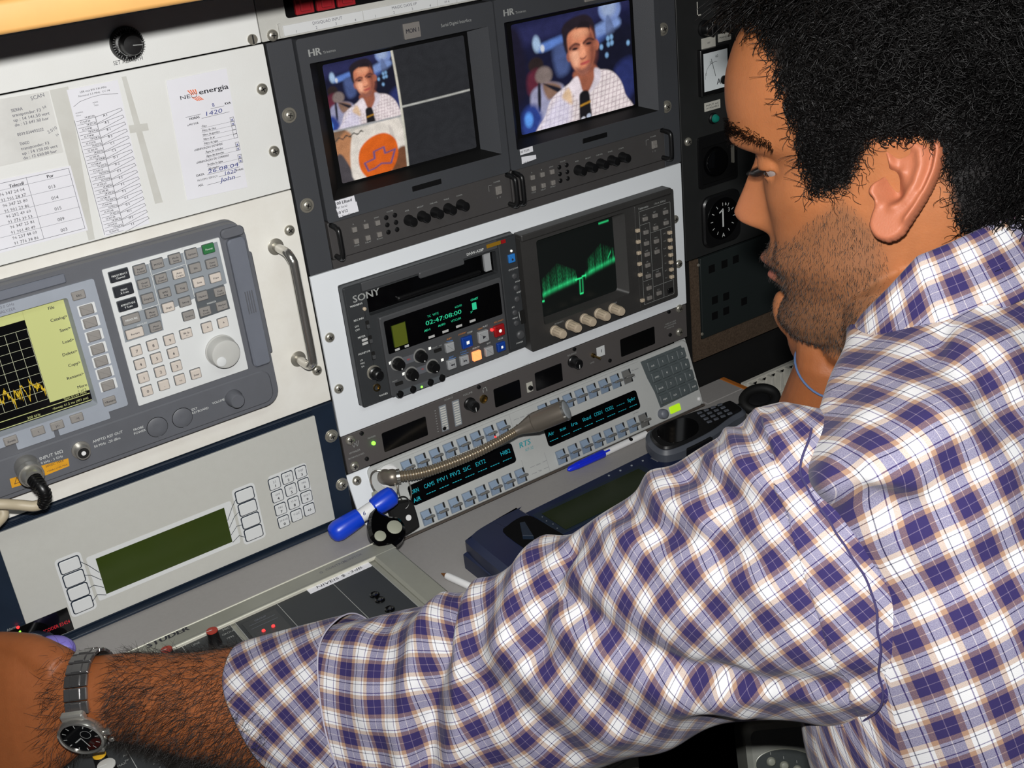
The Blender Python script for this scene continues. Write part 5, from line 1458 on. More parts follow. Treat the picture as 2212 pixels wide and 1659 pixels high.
def pot(p, capm, h=15, r=5.6, nm='pot_knob'):
    k_ = part(nm, lathe([(r + .8, -47.2), (r + .6, -45), (r, -44), (r - .3, -47 + h - 2), (r - .5, -47 + h - 1)], p[0], p[1], 22), 'black_plastic', mc, FLAT)
    part('knob_cap', lathe([(r - .3, -47 + h - 1.2), (r - .4, -47 + h - .2), (r - 1.2, -47 + h), (.5, -47 + h)], p[0], p[1], 22), capm, k_, FLAT)
    part('knob_pointer', stroke([(p[0], p[1]), (p[0] - r + 1, p[1] + .8)], .6, -46.9 + h), 'white_ink', k_, FLAT)
pot((-202.3, -114), 'red_knob')
pot((-244.6, -111.8), 'red_knob')
pot((-333.3, -206.1), 'yellow_knob')
pot((-332, -218), 'knob_grey', 12, 7.5)
for k in range(4):
    for q in range(3):
        if k == 0 and q < 1: continue
        pot((-498 + 44 * k + (20 if k % 2 else 0) * 0 + 2, -150 - 46 * q), ('yellow_knob', 'knob_grey', 'red_knob')[q])
part('meter_plate', wbox(-172, -138, -148, -104, -47.3, -46.9), 'vtr_grey', mc, WORLD)
part('meter_lines', join(stroke([(-168, -112), (-142, -112)], .4, -46.8), stroke([(-168, -118), (-142, -118)], .4, -46.8), txt('GROUP', -155, -109, 2.4, -46.8, 'C')), 'slate_light', mc, FLAT)
for p in ((-160.4, -128), (-150.6, -127.9)):
    part('red_led', join(lathe([(1.7, -47), (1.5, -45.8), (.6, -45.4)], p[0], p[1], 12)), 'led_red', mc, FLAT)
part('panel_lettering', join(txt('MIC', *(-189.4, -101.6), 3.0, -47), txt('GROUP', *(-192.9, -108.3), 2.6, -47), txt('PPM', *(-191.2, -116.4), 2.6, -47), txt('LINE', *(-220.7, -103.6), 2.8, -47), stroke([(-223.2, -91.6), (-224.9, -98.2)], .5, -47),
     txt('BALANCE', *(-293.4, -239.8), 5.0, -47, width=30), txt('AF', *(-316.9, -204.3), 2.4, -47), txt('PP', *(-317.1, -211.2), 2.4, -47), txt('MAX', *(-324, -213), 2.4, -47), *[txt('o', *q, 2.2, -47) for q in ((-299.9, -213.4), (-338.3, -178.4), (-340.2, -184.8), (-325.4, -185), (-300.4, -229.9), (-297.8, -236.6))], txt('R', *(-280.1, -237.7), 2.4, -47)), 'dim_ink', mc, FLAT)
p = (-289.4, -223.8)
part('fader_slot', wbox(p[0] - 4, p[0] + 4, p[1] - 60, p[1] + 4, -47.3, -46.9), 'slot', mc, WORLD)
part('fader_slot', wbox(p[0] - 48, p[0] - 40, p[1] - 60, p[1] + 4, -47.3, -46.9), 'slot', mc, WORLD)

# ---- things on the desk
def blob(profile, n=16):
    return lathe(profile, 0, 0, n)

# blue and white plastic tag
A_, B_ = Vector((-45, -42, -35.5)), Vector((*(31.3, -18.4), 0)); B_ = Vector((B_.x, -44, B_.y))
bt = thing('plastic_key_tag', 'blue plastic tag with a white middle beside the car keys', 'key tag', (-20, -47, -48))
def along(ts):
    return [A_.lerp(B_, t) for t in ts]
def flat_tube(pts, rs, n=18, squash=.7):
    m_ = tube(pts, rs, n)
    return m_
part('blue_end', flat_tube(along([-.02, .0, .03, .10, .24, .38, .44, .455]), [3, 7.4, 9.6, 11.2, 10.8, 10, 9.4, 6.4]), 'blue_plastic', bt, WORLD)
part('white_sleeve', flat_tube(along([.43, .52, .62, .68]), [7.2, 7.6, 7.8, 7.2]), 'white_plastic', bt, WORLD)
part('blue_end', flat_tube(along([.64, .67, .76, .88, .96, 1.0, 1.015]), [6.4, 9.4, 10.8, 11.2, 10.4, 7.4, 3]), 'blue_plastic', bt, WORLD)
p0 = along([.55])[0]
part('tag_lettering', txt('6', (-9.8, -20.1)[0], (-9.8, -20.1)[1] - 2, 5, 53, 'C'), 'blue_ink', bt)

# car keys hanging from the microphone socket
ck = thing('car_keys', 'black car key fob with two pale buttons on a ring', 'keys', (25, -50, -60))
def kpt(u, v, w):
    return KPF @ Vector((u, v, w))
ring_c = (29.3, 69.8)
part('key_ring', tube([(ring_c[0] + 12 * math.cos(a * math.pi / 16), ring_c[1] - 2 + 15 * math.sin(a * math.pi / 16), 19 - 12 * math.sin(a * math.pi / 16)) for a in range(32)], 1.1, 8, closed=True), 'chrome', ck, KPF)
f_top = kpt(*(5.9, 50.9), 36); f_bot = kpt(*(-12, 15.2), 64)
fv = (f_top - f_bot).normalized(); fl_ = (f_top - f_bot).length / 43.0
fu = (Vector((1, 0, 0)) - fv * fv.x).normalized(); fn = fu.cross(fv)
FOB = frame(tuple(f_top), tuple(fu), tuple(fv), tuple(fn))
fo = [(0, 1), (4.5, -5), (12, -9.5), (22, -12), (27, -21.5), (24, -33), (15, -40), (5, -42), (-5, -38), (-11, -29), (-11, -16), (-6.5, -4.5)]
fo = [(a, b * fl_) for a, b in fo]
part('fob', prism([tuple(q) for q in smooth_closed(fo, 4)], -5, 6, 3.5), 'black_gloss', ck, FOB)
for p, r in (((-.5, -31), 6.0), ((15.5, -23), 7.8)):
    part('fob_button', lathe([(r, 5.4), (r, 6.6), (r - 1, 7.1), (1, 7.2)], p[0], p[1] * fl_, 24), 'fob_button', ck, FOB)
bl = [(-1.4, 20), (4, 22), (6, 17.5), (2.2, 11), (1.4, 0), (-3, 0), (-1.2, 12)]
part('key_blade', prism(bl, -1.2, 1.2, .3), 'fob_button', ck, FOB)
rk2 = thing('key_remote', 'square black remote key hanging right of the round fob', 'keys', (45, -45, -50))
rp = [(30.2, 41), (37.2, 43.7), (55.8, 39.9), (58.5, 32.9), (57.7, 11.4), (53.9, 7.3), (36.6, 5.2), (32.4, 8)]
part('body', prism([tuple(q) for q in smooth_closed(rp, 3)], 3, 13, 2.4), 'black_matte', rk2, KPF)
part('hole_rim', lathe([(3.4, 12.8), (3.2, 13.5), (1, 13.5)], *(47.1, 22.8), 16), 'white_plastic', rk2, KPF)
r2 = (56, 54.3)
part('split_ring', tube([(r2[0] + 7.5 * math.cos(a * math.pi / 14), r2[1] - 4 + 14 * math.sin(a * math.pi / 14), 5 + 3 * math.sin(a * math.pi / 14)) for a in range(28)], .8, 8, closed=True), 'chrome', rk2, KPF)
r3 = (46, 40.1)
part('wire_loop', tube([(r3[0] + 7 * math.cos(a * math.pi / 14), r3[1] + 7 * math.sin(a * math.pi / 14), 12 + 2 * math.cos(a * math.pi / 14)) for a in range(28)], .7, 8, closed=True), 'black_plastic', rk2, KPF)

# capped blue ballpoint at the foot of the key panel
def pen_axis(name, label, cat, a, b, r, parts):
    A2, B2 = Vector(a), Vector(b)
    t = thing(name, label, cat, tuple(A2.lerp(B2, .5) - Vector((0, 0, r))))
    for nm, seg, mt_ in parts:
        part(nm, tube([A2.lerp(B2, s) for s, _ in seg], [q for _, q in seg], 18), mt_, t, WORLD)
    return t
pa = (252.8, -41.8); pb = (374.4, -40)
pen = pen_axis('ballpoint_pen', 'white ballpoint pen with a bright blue cap', 'pen', (pa[0], pa[1] - 2, -81), (pb[0], pb[1] - 2, -81), 4.2,
    [('cap', [(0, 1.2), (.02, 3.0), (.12, 4.4), (.44, 5.0), (.45, 4.2)], 'bright_blue'), ('barrel', [(.3, 3.8), (.45, 4.0), (.995, 4.0), (1, 3.2)], 'white_plastic')])
A2, B2 = Vector((pa[0], pa[1] - 2, -81)), Vector((pb[0], pb[1] - 2, -81))
part('cap_clip', tube([A2.lerp(B2, .12) + Vector((0, -3.4, 3.2)), A2.lerp(B2, .3) + Vector((0, -4, 3.8)), A2.lerp(B2, .50) + Vector((0, -3.6, 3.4))], [1.6, 1.6, 1.1], 8), 'bright_blue', pen, WORLD)
q = A2.lerp(B2, .79)
part('barrel_mark', lathe([(2.6, -.3), (2.6, .3)], 0, 0, 16), 'black_plastic', pen, frame(tuple(q + Vector((-.6, -1.9, 3.4))), (1, 0, 0), (0, .9, .45), (0, -.45, .9)))

pa = (34.1, -117.9); pb = (45.7, -164.7)
w0 = Vector((pa[0], pa[1], -82)); w1 = Vector((pb[0], pb[1], -82)); w1 = w0 + (w1 - w0) * 2.3
pen_axis('felt_pen', 'white pen with a brown tip lying by the sleeve', 'pen', tuple(w0), tuple(w1), 4, [('tip', [(0, .5), (.05, 2.2), (.075, 3.0)], 'pen_brown'), ('barrel', [(.07, 3.4), (.10, 3.8), (.98, 4.0), (1, 3)], 'white_plastic')])

# navy desk telephone with its handset lifted
ph = thing('desk_telephone', 'navy blue desk telephone with dark green display', 'telephone', (250, -200, -86))
part('body', prism([(60, -122), (136, -108), (440, -98), (446, -300), (60, -300)], -86, -66, 3), 'navy_plastic', ph, FLAT)
part('deck', prism([(142, -110), (438, -100), (442, -296), (142, -296)], -66, -62.5, 1.2), 'navy_plastic', ph, FLAT)
cr = smooth_closed([(62, -140), (70, -121), (100, -114), (134, -112), (140, -130), (139, -290), (120, -298), (72, -298), (60, -280)], 4)
part('cradle', prism([tuple(q) for q in cr], -68, -48, 6), 'navy_plastic', ph, FLAT)
part('cradle_well', prism([tuple(q) for q in smooth_closed([(96, -152), (108, -138), (132, -136), (137, -160), (136, -230), (102, -230)], 4)], -48.2, -47.4), 'black_gap', ph, FLAT)
part('hook_lever', prism([(104, -170), (116, -148), (121, -150), (112, -178)], -47.5, -43, .6), 'navy_panel', ph, FLAT)
part('display_frame', wbox(150, 300, -172, -120, -62.6, -61.6, .4), 'navy_panel', ph, WORLD)
part('display_glass', wbox(158, 292, -168, -126, -61.7, -61.2), 'lcd_green_dark', ph, WORLD)
DOT = proto('dot_key', lathe([(1.3, 0), (1.2, .8), (.5, 1.1)], n=10), 'key_zone')
for r in range(4):
    for c in range(2):
        stamp('dot_key', DOT, ph, 147.5 - 1.5 * (r % 2) + c * 7.5 - 0, -128 - 9.5 * r - 3 * c, -62.6, FLAT)
for c in range(4):
    stamp('dot_key', DOT, ph, 170 + 16 * c + 90, -113 - .5 * c, -62.6, FLAT)
part('label_window', wbox(318, 396, -128, -116, -62.6, -62, .3), 'slate_plastic', ph, WORLD)
part('label_text', txt('(C)(T) EMENT EUROPE', 322, -124.5, 4, -61.8, width=64), 'navy_panel', ph, FLAT)

# mobile phone lying on the telephone
mp = thing('mobile_phone', 'black and grey mobile phone lying below the number keys', 'mobile phone', (385, -120, -62))
MF = frame((382, -118, -58), (.985, -.10, .06), (.17, .97, .15), (-.06, -.14, .98))
mo = smooth_closed([(-62, -4), (-56, 18), (-36, 26), (10, 24), (40, 18), (62, 16), (68, 4), (66, -14), (44, -18), (10, -26), (-34, -28), (-56, -22)], 5)
part('shell', prism([tuple(q) for q in mo], 1, 16, 4), 'phone_grey', mp, MF)
part('face', prism([tuple(q) for q in inset(ccw([tuple(q) for q in mo]), 5)], 15, 19, 2.2), 'black_plastic', mp, MF)
part('screen', prism([tuple(q) for q in smooth_closed([(-48, 0), (-40, 15), (-8, 16), (4, 0), (-8, -18), (-38, -18)], 4)], 18.6, 19.3, .2), 'black_gloss', mp, MF)
MK = proto('phone_key', rbox(-3.2, 3.2, -1.9, 1.9, 0, 1.2, 1.2, .5), 'phone_grey')
for r in range(4):
    for c in range(4):
        stamp('phone_key', MK, mp, 16 + 9.5 * c, 11 - 6.8 * r - .4 * c, 18.8, MF, rot=-6)
part('side_grip', prism([(-30, -30.5), (8, -28), (6, -23), (-28, -24)], 2, 13, 1), 'black_plastic', mp, MF)

# black headset behind the mobile phone
hs = thing('headset', 'black headset earcup behind the mobile phone', 'headset', (505, -95, -86))
HF = frame((506, -100, -66), (.94, -.28, .1), (.2, .85, .5), (-.2, -.45, .87))
part('ear_cushion', tube([(21 * math.cos(a * math.pi / 16), 15 * math.sin(a * math.pi / 16), 6) for a in range(32)], 6, 12, closed=True), 'black_matte', hs, HF)
part('ear_cup', lathe([(14, -6), (16, -2), (15, 4), (10, 6), (3, 6)], 0, 0, 28), 'black_plastic', hs, HF)
part('headband', tube(spline([(-20, 0, 3), (-46, -4, 8), (-76, -10, 2), (-88, -36, -2)], 6), [5, 5, 5, 5, 5, 5, 6, 6, 6, 6, 6, 6, 6, 6, 6, 6, 6, 6, 5], 10), 'black_matte', hs, HF)

# handset at the left edge, half hidden by the hand
hd = thing('handset', 'dark handset with a lilac end behind the left hand', 'handset', (-330, -85, -48))
hp_ = [((-383.2, 25.7)), ((-361.7, 14)), ((-338.6, -6.9)), ((-328.7, -21.1))]
part('grip', tube(spline([(*q, -36) for q in hp_], 5), 11.5, 16), 'smoke_plastic', hd, WORLD)
le = [(*(-329.5, -19.1), -37), (*(-320.4, -31.2), -37), (*(-315.1, -38.6), -38), (*(-313.9, -43.5), -40)]
part('lilac_end', tube(spline(le, 4), [8, 9, 10, 10.5, 10.5, 10.5, 10, 9.5, 9, 8, 7, 6, 3], 16), 'lilac_plastic', hd, WORLD)

# ================================================================ right rack
pw = thing('power_panel', 'black power distribution panel with meters, right of the monitors', 'power panel', (565, 0, 100))
part('plate', rbox(484, 648, 99, 534, 0, 3, 1, .4), 'rack_dark', pw)
for p in ((494.7, 244.6),):
    screw(pw, 494, 245, 3)
am_ = part('ammeter_case', rbox(513, 558, 293, 346, 3, 9, 1, .8), 'black_plastic', pw)
part('ammeter_face', rbox(517, 554, 298.5, 341.5, 9, 9.4), 'meter_face', am_)
pr_ = [stroke([(534.5, 314), (528.5, 334)], .7, 9.6), txt('0', 519, 317, 3, 9.6), txt('30', 526, 328.5, 3, 9.6), txt('60', 535, 334.5, 3, 9.6), txt('A', 536, 303.5, 6.5, 9.6, bold=.3)]
pr_ += [stroke([(534.5 + 16 * math.cos(math.radians(a)), 314 + 16 * math.sin(math.radians(a))) for a in range(80, 190, 8)], .4, 9.6)]
part('meter_print', join(*pr_), 'ink', am_)
part('adjust_boss', lathe([(5.0, 9), (5.0, 11), (4, 11.6)], 547, 307, 20), 'black_plastic', am_)
for nm, (a, b, c, d), s in (('label', (520, 541.5, 345, 357.5), 'VBF'), ('label', (521.5, 546.5, 274, 284), 'INPUT AC\nAVAILABLE'), ('label', (524, 534, 234.5, 245), 'EXT\nAC'), ('label', (536, 560, 235, 243.5), 'GENERATOR'), ('label', (546, 566, 349, 358), 'MAINS IN')):
    lb = part('label_plate', rbox(a, b, c, d, 3, 3.5, .3), 'label_white', pw)
    for i, q in enumerate(s.split('\n')):
        n = len(s.split('\n'))
        part('label_text', txt(q, (a + b) / 2, (c + d) / 2 - .9 + (1.5 if n == 2 and i == 0 else -1.8 if n == 2 else 0), 2.0, 3.6, 'C', width=(b - a) * .8 if len(q) > 3 else None), 'ink', lb)
ln = part('lamp_bezel', lathe([(6.5, 3), (6.5, 5), (5.2, 6)], 534, 264, 22), 'black_plastic', pw)
part('pilot_lamp', lathe([(5, 5), (4.8, 8), (3.4, 10), (1, 10.8)], 535, 264, 22), 'lamp_teal', ln)
for p in ((524.6, 368.2), (552.4, 367.4)):
    part('rotary_switch', join(lathe([(9.5, 3), (9.5, 5), (7.5, 6), (7.2, 15), (6.4, 16)], p[0], p[1], 22), rbox(p[0] - 1.6, p[0] + 1.6, p[1] - 8, p[1] + 8, 15, 19, 1, .5)), 'black_plastic', pw)
part('card_holder', stroke([(515.5, 398), (515.5, 384), (520, 384)], 1.4, 3.3), 'label_white', pw)
part('breaker_well', ring(rr(508, 570, 184, 246, 3), rr(512, 566, 188, 233, 3), 3, 6, 3.1), 'black_plastic', pw)
part('breaker_back', rbox(511, 567, 187, 234, 3, 3.4), 'black_gap', pw)
part('breaker_dial', lathe([(18, 3.4), (18, 6), (16, 10), (12, 12), (3, 12.4)], 535, 212, 30), 'black_gloss', pw)
part('breaker_pin', rbox(562, 565, 204, 226, 3.3, 6, 1), 'screw_metal', pw)
gc = part('gauge_bezel', rbox(511, 573, 107, 172, 3, 8, 12, 2), 'black_plastic', pw)
part('gauge_dial', lathe([(26, 7.8), (26, 8.6), (24, 8.8)], 542, 140, 36), 'black_gloss', gc)
pr_ = [stroke([(541 + 17 * math.cos(math.radians(a)), 140 + 17 * math.sin(math.radians(a))), (541 + 20 * math.cos(math.radians(a)), 140 + 20 * math.sin(math.radians(a)))], .8, 9.0) for a in range(-60, 241, 30)]
pr_ += [stroke([(541, 131), (541, 150)], 2.4, 9.0), stroke([(536, 149), (541, 152)], 1.8, 9.0), txt('3', 551, 147, 5, 9.0, 'C'), txt('6', 546, 156, 4, 9.0, 'C'), txt('A', 541, 117, 5, 9.0, 'C')]
part('gauge_print', join(*pr_), 'white_ink', gc)

structure('trim_1', join(rbox(490, 503.5, -38, 97.5, 1, 3.2, .5)), 'carpet', 'brown carpet strip beside the vent plate', RACK)
structure('trim_2', rbox(503.8, 700, -38, -11.5, 1, 3.2, .5), 'carpet', 'brown carpet strip below the vent plate', RACK)
vp = thing('vent_plate', 'dark green metal plate with square holes below the gauges', 'plate', (600, 0, -10))
part('plate', rbox(505, 700, -10, 97, 0, 5, .6, .4), 'vent_green', vp)
for p in ((501.9, 90.2), (503.9, -2.7)):
    part('rivet', lathe([(2.2, 5), (1.8, 6), (.8, 6.4)], p[0], p[1], 12), 'screw_metal', vp)
for p in ((527.2, 36.4), (546.6, 35.3), (526.4, 15.4), (546, 15.8), (523.5, 79.2), (545.1, 79.3), (564.5, 80), (577.7, 19.1)):
    part('socket_hole', rbox(p[0] - 5, p[0] + 5, p[1] - 5, p[1] + 5, 4.8, 5.3, .6), 'black_gap', vp)

ts = thing('terminal_strip', 'pale plastic terminal strip with black notches by the chin hand', 'terminal strip', (640, -10, -146))
part('base', rbox(572, 716, -146, -124, 0, 20, 1, .6), 'label_white', ts)
part('rail', rbox(574, 716, -126, -98, 0, 6, .6, .4), 'label_white', ts)
for k in range(8):
    u = 583 + 17 * k
    part('divider', prism([(u - 3.2, -124), (u + 3.2, -124), (u + 2.2, -99), (u - 2.2, -99)], 6, 17, .4), 'label_white', ts)
    part('notch', prism([(u + 5, -122), (u + 12, -122), (u + 12, -107), (u + 14.4, -102), (u + 3, -102), (u + 6, -108)], 6, 6.6), 'black_gap', ts)
structure('trim_3', rbox(557, 720, -230, -147, 0, 26, 1), 'desk_grey', 'grey duct under the terminal strip', RACK)

# grey control box below the arm
hb = thing('control_box', 'grey box with four round buttons on a dark oval below the arm', 'control box', (180, -460, -230))
HB = frame((148.1, -480.3, -141.2), (.86, -.5, -.05), (.28, .42, .86), (-.42, -.72, .55)) @ Matrix.Scale(.72, 4)
part('body', rbox(-44, 80, -75, 42, -70, 0, 14, 6, 5), 'heater_grey', hb, HB)
ov = [(-8 + 33 * math.cos(a * math.pi / 18) * 1.15 + 10, -8 + 20 * math.sin(a * math.pi / 18) - (33 * math.cos(a * math.pi / 18)) * .12) for a in range(36)]
part('oval_panel', prism(ov, -.5, 1.2, .5), 'vent_green', hb, HB)
part('oval_rim', tube([(a, b, .4) for a, b in ov], 1.0, 8, closed=True), 'bead', hb, HB)
for k in range(4):
    part('round_button', lathe([(5.6, .8), (5.4, 2.6), (3.8, 4.6), (1.2, 5.2)], -17 + 15 * k, -1 - 6.2 * k, 20), 'bead', hb, HB)
part('button_text', join(txt('stop', -14, -17, 4, 1.4, rot=-8), *[txt('l', -17 + 15 * k, 7 - 6.2 * k, 3, 1.4) for k in range(4)]), 'dim_ink', hb, HB)

# ================================================================ the man: base surfaces (world millimetres)
def catmull(P, n):
    P = np.asarray(P, float)
    m = len(P)
    out = []
    for q in np.linspace(0, m - 1, n):
        i = min(int(q), m - 2); t = q - i
        p0 = P[max(i - 1, 0)]; p1 = P[i]; p2 = P[i + 1]; p3 = P[min(i + 2, m - 1)]
        out.append(.5 * (2 * p1 + (p2 - p0) * t + (2 * p0 - 5 * p1 + 4 * p2 - p3) * t * t + (3 * p1 - p0 - 3 * p2 + p3) * t ** 3))
    return np.array(out)

def unit(v):
    v = np.asarray(v, float)
    return v / np.linalg.norm(v, axis=-1, keepdims=True)

EYE_DIR = np.array([0.4773645, 0.76670802, -0.42928073])
# sleeve: upper edge, lower edge of each ring from the turned-up cuff to the shoulder
SL_T = np.array([(-213.1, -276.9, 55.8), (-161, -315.8, 67.5), (-122.2, -350, 77.5), (-84.6, -385.5, 95.5), (-52.8, -423.2, 131), (-22.6, -462.7, 164.1), (7, -503, 204.1), (32.3, -537.8, 240.1), (44.8, -561.3, 263.3), (58.6, -581.7, 265.4), (94.5, -608.2, 229.9)])
SL_B = np.array([(-207.4, -344.2, -39.5), (-173.3, -391.5, -62.9), (-138, -427.7, -60.2), (-81.9, -466, -29), (-47.7, -506.6, 1.9), (-24.5, -544.9, 29.1), (-2.8, -580.6, 64), (16.1, -622.1, 80.8), (34.1, -656.8, 90), (47.2, -674.4, 101.1), (85, -669.5, 110)])
SL_DEPTH = np.array([46, 50, 54, 60, 60, 60, 62, 66, 74, 70, 46.])
SL_SKEW = np.array([.55, .35, .15, .0, -.05, -.1, -.15, -.2, -.28, -.35, -.35])

def sleeve_base(nt=150, na=180):
    T = catmull(SL_T, nt); B = catmull(SL_B, nt)
    dep = catmull(SL_DEPTH[:, None], nt)[:, 0]; sk = catmull(SL_SKEW[:, None], nt)[:, 0]
    C = (T + B) / 2
    e1 = (T - B) / 2
    r1 = np.linalg.norm(e1, axis=1)
    tan = unit(np.gradient(C, axis=0))
    e1u = unit(e1)
    e2 = np.cross(tan, e1u)
    e2 = unit(e2)
    s = np.sign((e2 * -EYE_DIR).sum(1))
    e2 = e2 * s[:, None]
    e2 = unit(e2 - tan * sk[:, None])
    a = np.linspace(0, 2 * np.pi, na)
    ca, sa = np.cos(a), np.sin(a)
    ex = .92
    ca_ = np.sign(ca) * np.abs(ca) ** ex; sa_ = np.sign(sa) * np.abs(sa) ** ex
    P = C[:, None] + e1u[:, None] * (r1[:, None] * ca_)[..., None] + e2[:, None] * (dep[:, None] * sa_)[..., None]
    return P

import math
C7 = np.array((194.3, -629.3, 331.2))
TL = unit((-.96, -.28, .0))
TF = unit((-.28, .96, 0))
TU = unit(TF * .42 + np.array([0, 0, .91]))
TB = -unit(TF * .91 - np.array([0, 0, .42]))
# s (down the back), half width left, half width right, back, front
TORSO = np.array([(-14, 58, 58, 6, -112), (-4, 64, 66, 9, -112), (6, 84, 88, 12, -110), (20, 138, 122, 17, -108), (40, 190, 158, 21, -110), (66, 187, 184, 28, -120), (100, 188, 196, 38, -140), (150, 199, 198, 46, -172), (230, 200, 192, 48, -214), (330, 190, 182, 44, -226), (440, 180, 176, 38, -214), (560, 176, 176, 40, -180), (640, 150, 150, 20, -150.)])
def torso_base(nt=150, na=200):
    Q = catmull(TORSO, nt)
    a = np.linspace(0, 2 * np.pi, na)      # 0 = man's left, 90 = back, 180 = right, 270 = front
    ca, sa = np.cos(a), np.sin(a)
    ex = .82
    ca_ = np.sign(ca) * np.abs(ca) ** ex; sa_ = np.sign(sa) * np.abs(sa) ** ex
    P = np.zeros((nt, na, 3))
    for i, (s, hl, hr, yb, yf) in enumerate(Q):
        yc = (yb + yf) / 2; hy = (yb - yf) / 2
        x = np.where(ca_ > 0, hl, hr) * ca_
        y = yc + hy * sa_
        P[i] = C7 + TL * x[:, None] + TB * y[:, None] - TU * s
    return P

# head: local frame x forward, y left, z up, origin between the ears
HY, HP, HR = 2.074, 0.193, 0.013
def head_rot():
    cy, sy, cp, sp, cr, sr = math.cos(HY), math.sin(HY), math.cos(HP), math.sin(HP), math.cos(HR), math.sin(HR)
    Rz = np.array([[cy, -sy, 0], [sy, cy, 0], [0, 0, 1]]); Ry = np.array([[cp, 0, sp], [0, 1, 0], [-sp, 0, cp]]); Rx = np.array([[1, 0, 0], [0, cr, -sr], [0, sr, cr]])
    return Rz @ Ry @ Rx
HROT = head_rot()
HLOC = np.array([186.55, -550.93, 386.22])
def h2w(P):
    return np.asarray(P, float) @ HROT.T + HLOC
def w2h(P):
    return (np.asarray(P, float) - HLOC) @ HROT

#          z    front  back  half  exponent
HEADT = np.array([(-119, 56, 44, 5, 2.0), (-117, 78, 22, 26, 2.0), (-112, 92, 2, 43, 2.0), (-102, 99, -20, 53, 2.0), (-88, 98, -38, 60, 2.0), (-74, 96, -48, 62, 2.05), (-62, 98, -56, 65, 2.1), (-52, 101, -62, 67, 2.15),
                  (-38, 96, -72, 69, 2.2), (-20, 93, -82, 71, 2.25), (0, 93, -89, 72, 2.3), (18, 95, -94, 74, 2.35), (28, 104, -97, 76, 2.35), (40, 106.5, -99, 77.5, 2.3), (60, 106.5, -99, 78, 2.25), (80, 100.5, -96, 75, 2.2), (100, 86, -87, 67, 2.1), (115, 63, -74, 55, 2.05), (126, 38, -50, 36, 2.0), (130, 8, -20, 8, 2.0)])
def gz(q, c, w):
    return np.exp(-((q - c) / w) ** 2)
def head_base(nz=190, na=260):
    z = np.concatenate([np.linspace(-119, -90, 36)[:-1], np.linspace(-90, 40, 100)[:-1], np.linspace(40, 130, 62)])
    T = HEADT
    def ip(k):
        d = np.gradient(T[:, k], T[:, 0])
        out = np.zeros_like(z)
        for i, q in enumerate(z):
            j = min(max(np.searchsorted(T[:, 0], q) - 1, 0), len(T) - 2)
            h = T[j + 1, 0] - T[j, 0]; t = (q - T[j, 0]) / h
            m0, m1 = d[j] * h, d[j + 1] * h
            out[i] = (2 * t ** 3 - 3 * t * t + 1) * T[j, k] + (t ** 3 - 2 * t * t + t) * m0 + (-2 * t ** 3 + 3 * t * t) * T[j + 1, k] + (t ** 3 - t * t) * m1
        return out
    xf, xb, hw, ex = ip(1), ip(2), ip(3), ip(4)
    a = np.linspace(0, 2 * np.pi, na + 1)[:-1]
    a = a - .35 * np.sin(a)              # denser towards the face
    ca, sa = np.cos(a), np.sin(a)
    P = np.zeros((len(z), na, 3))
    for i in range(len(z)):
        xc = xb[i] * .45 + xf[i] * .25
        n = ex[i]
        fx = np.where(ca >= 0, xf[i] - xc, xc - xb[i])
        k = (np.abs(ca) ** n + np.abs(sa) ** n) ** (-1 / n)
        P[i, :, 0] = xc + fx * k * ca
        P[i, :, 1] = hw[i] * k * sa
        P[i, :, 2] = z[i]
    x, y, zz = P[..., 0], P[..., 1], P[..., 2]
    ya = np.abs(y)
    fr = np.clip((x - 20) / 40, 0, 1)
    dx = np.zeros_like(x)
    pz_ = np.interp(zz, [-40, -36, -31, -26, -21, -14, -4, 8, 18, 26], [0, 2, 14, 25, 28, 24, 17, 9, 2.5, 0])
    wn = np.interp(zz, [-40, -30, -24, -14, 0, 18], [17, 17, 15.5, 11, 9, 9])
    dx += pz_ * np.exp(-(ya / wn) ** 2.6)
    dx += 4.5 * gz(ya, 14, 6) * gz(zz, -27, 6)
    dx -= 10.5 * gz(ya, 31, 15) * gz(zz, 15, 9.5)
    dx += 3.5 * gz(ya, 30, 22) * gz(zz, 33, 7)
    dx -= 3 * gz(ya, 52, 12) * gz(zz, 22, 12)
    dx += 4 * gz(ya, 46, 16) * gz(zz, -10, 14)
    dx += 8.5 * gz(ya, 0, 18) * gz(zz, -55, 4.6) + 10 * gz(ya, 0, 16) * gz(zz, -68, 5)
    dx -= 6.5 * gz(ya, 0, 24) * gz(zz, -61.3, 2.4)
    dx -= 4.5 * gz(ya, 0, 20) * gz(zz, -79, 5.5)
    dx += 5 * gz(ya, 0, 17) * gz(zz, -98, 10)
    dx -= 1.5 * gz(ya, 0, 4) * gz(zz, -44, 6)
    dx -= 5 * gz(ya, 8, 3.6) * gz(zz, -34, 3)
    dx -= 2.5 * gz(ya, 27, 6) * gz(zz, -42, 12)
    P[..., 0] += dx * fr
    # fuller cheek and jowl, hollow temple
    sgn = np.sign(y)
    P[..., 1] += sgn * (4 * gz(x, 40, 28) * gz(zz, -58, 26) - 3 * gz(x, 62, 16) * gz(zz, 36, 18) + 2.5 * gz(x, 58, 18) * gz(zz, -4, 12)) * np.clip(ya / 40, 0, 1)
    return P
# ==== end base

def grid_faces(nt, na, wrap=False):
    F = []
    for i in range(nt - 1):
        for j in range(na - 1):
            a = i * na + j
            F.append((a, a + 1, a + na + 1, a + na))
        if wrap:
            a = i * na + na - 1
            F.append((a, i * na, (i + 1) * na, a + na))
    return F

def closed_grid(P):
    nt, na = P.shape[:2]
    V = P.reshape(-1, 3).tolist()
    F = grid_faces(nt, na, True)
    F.append(tuple(range(na - 1, -1, -1)))
    F.append(tuple((nt - 1) * na + k for k in range(na)))
    return V, F

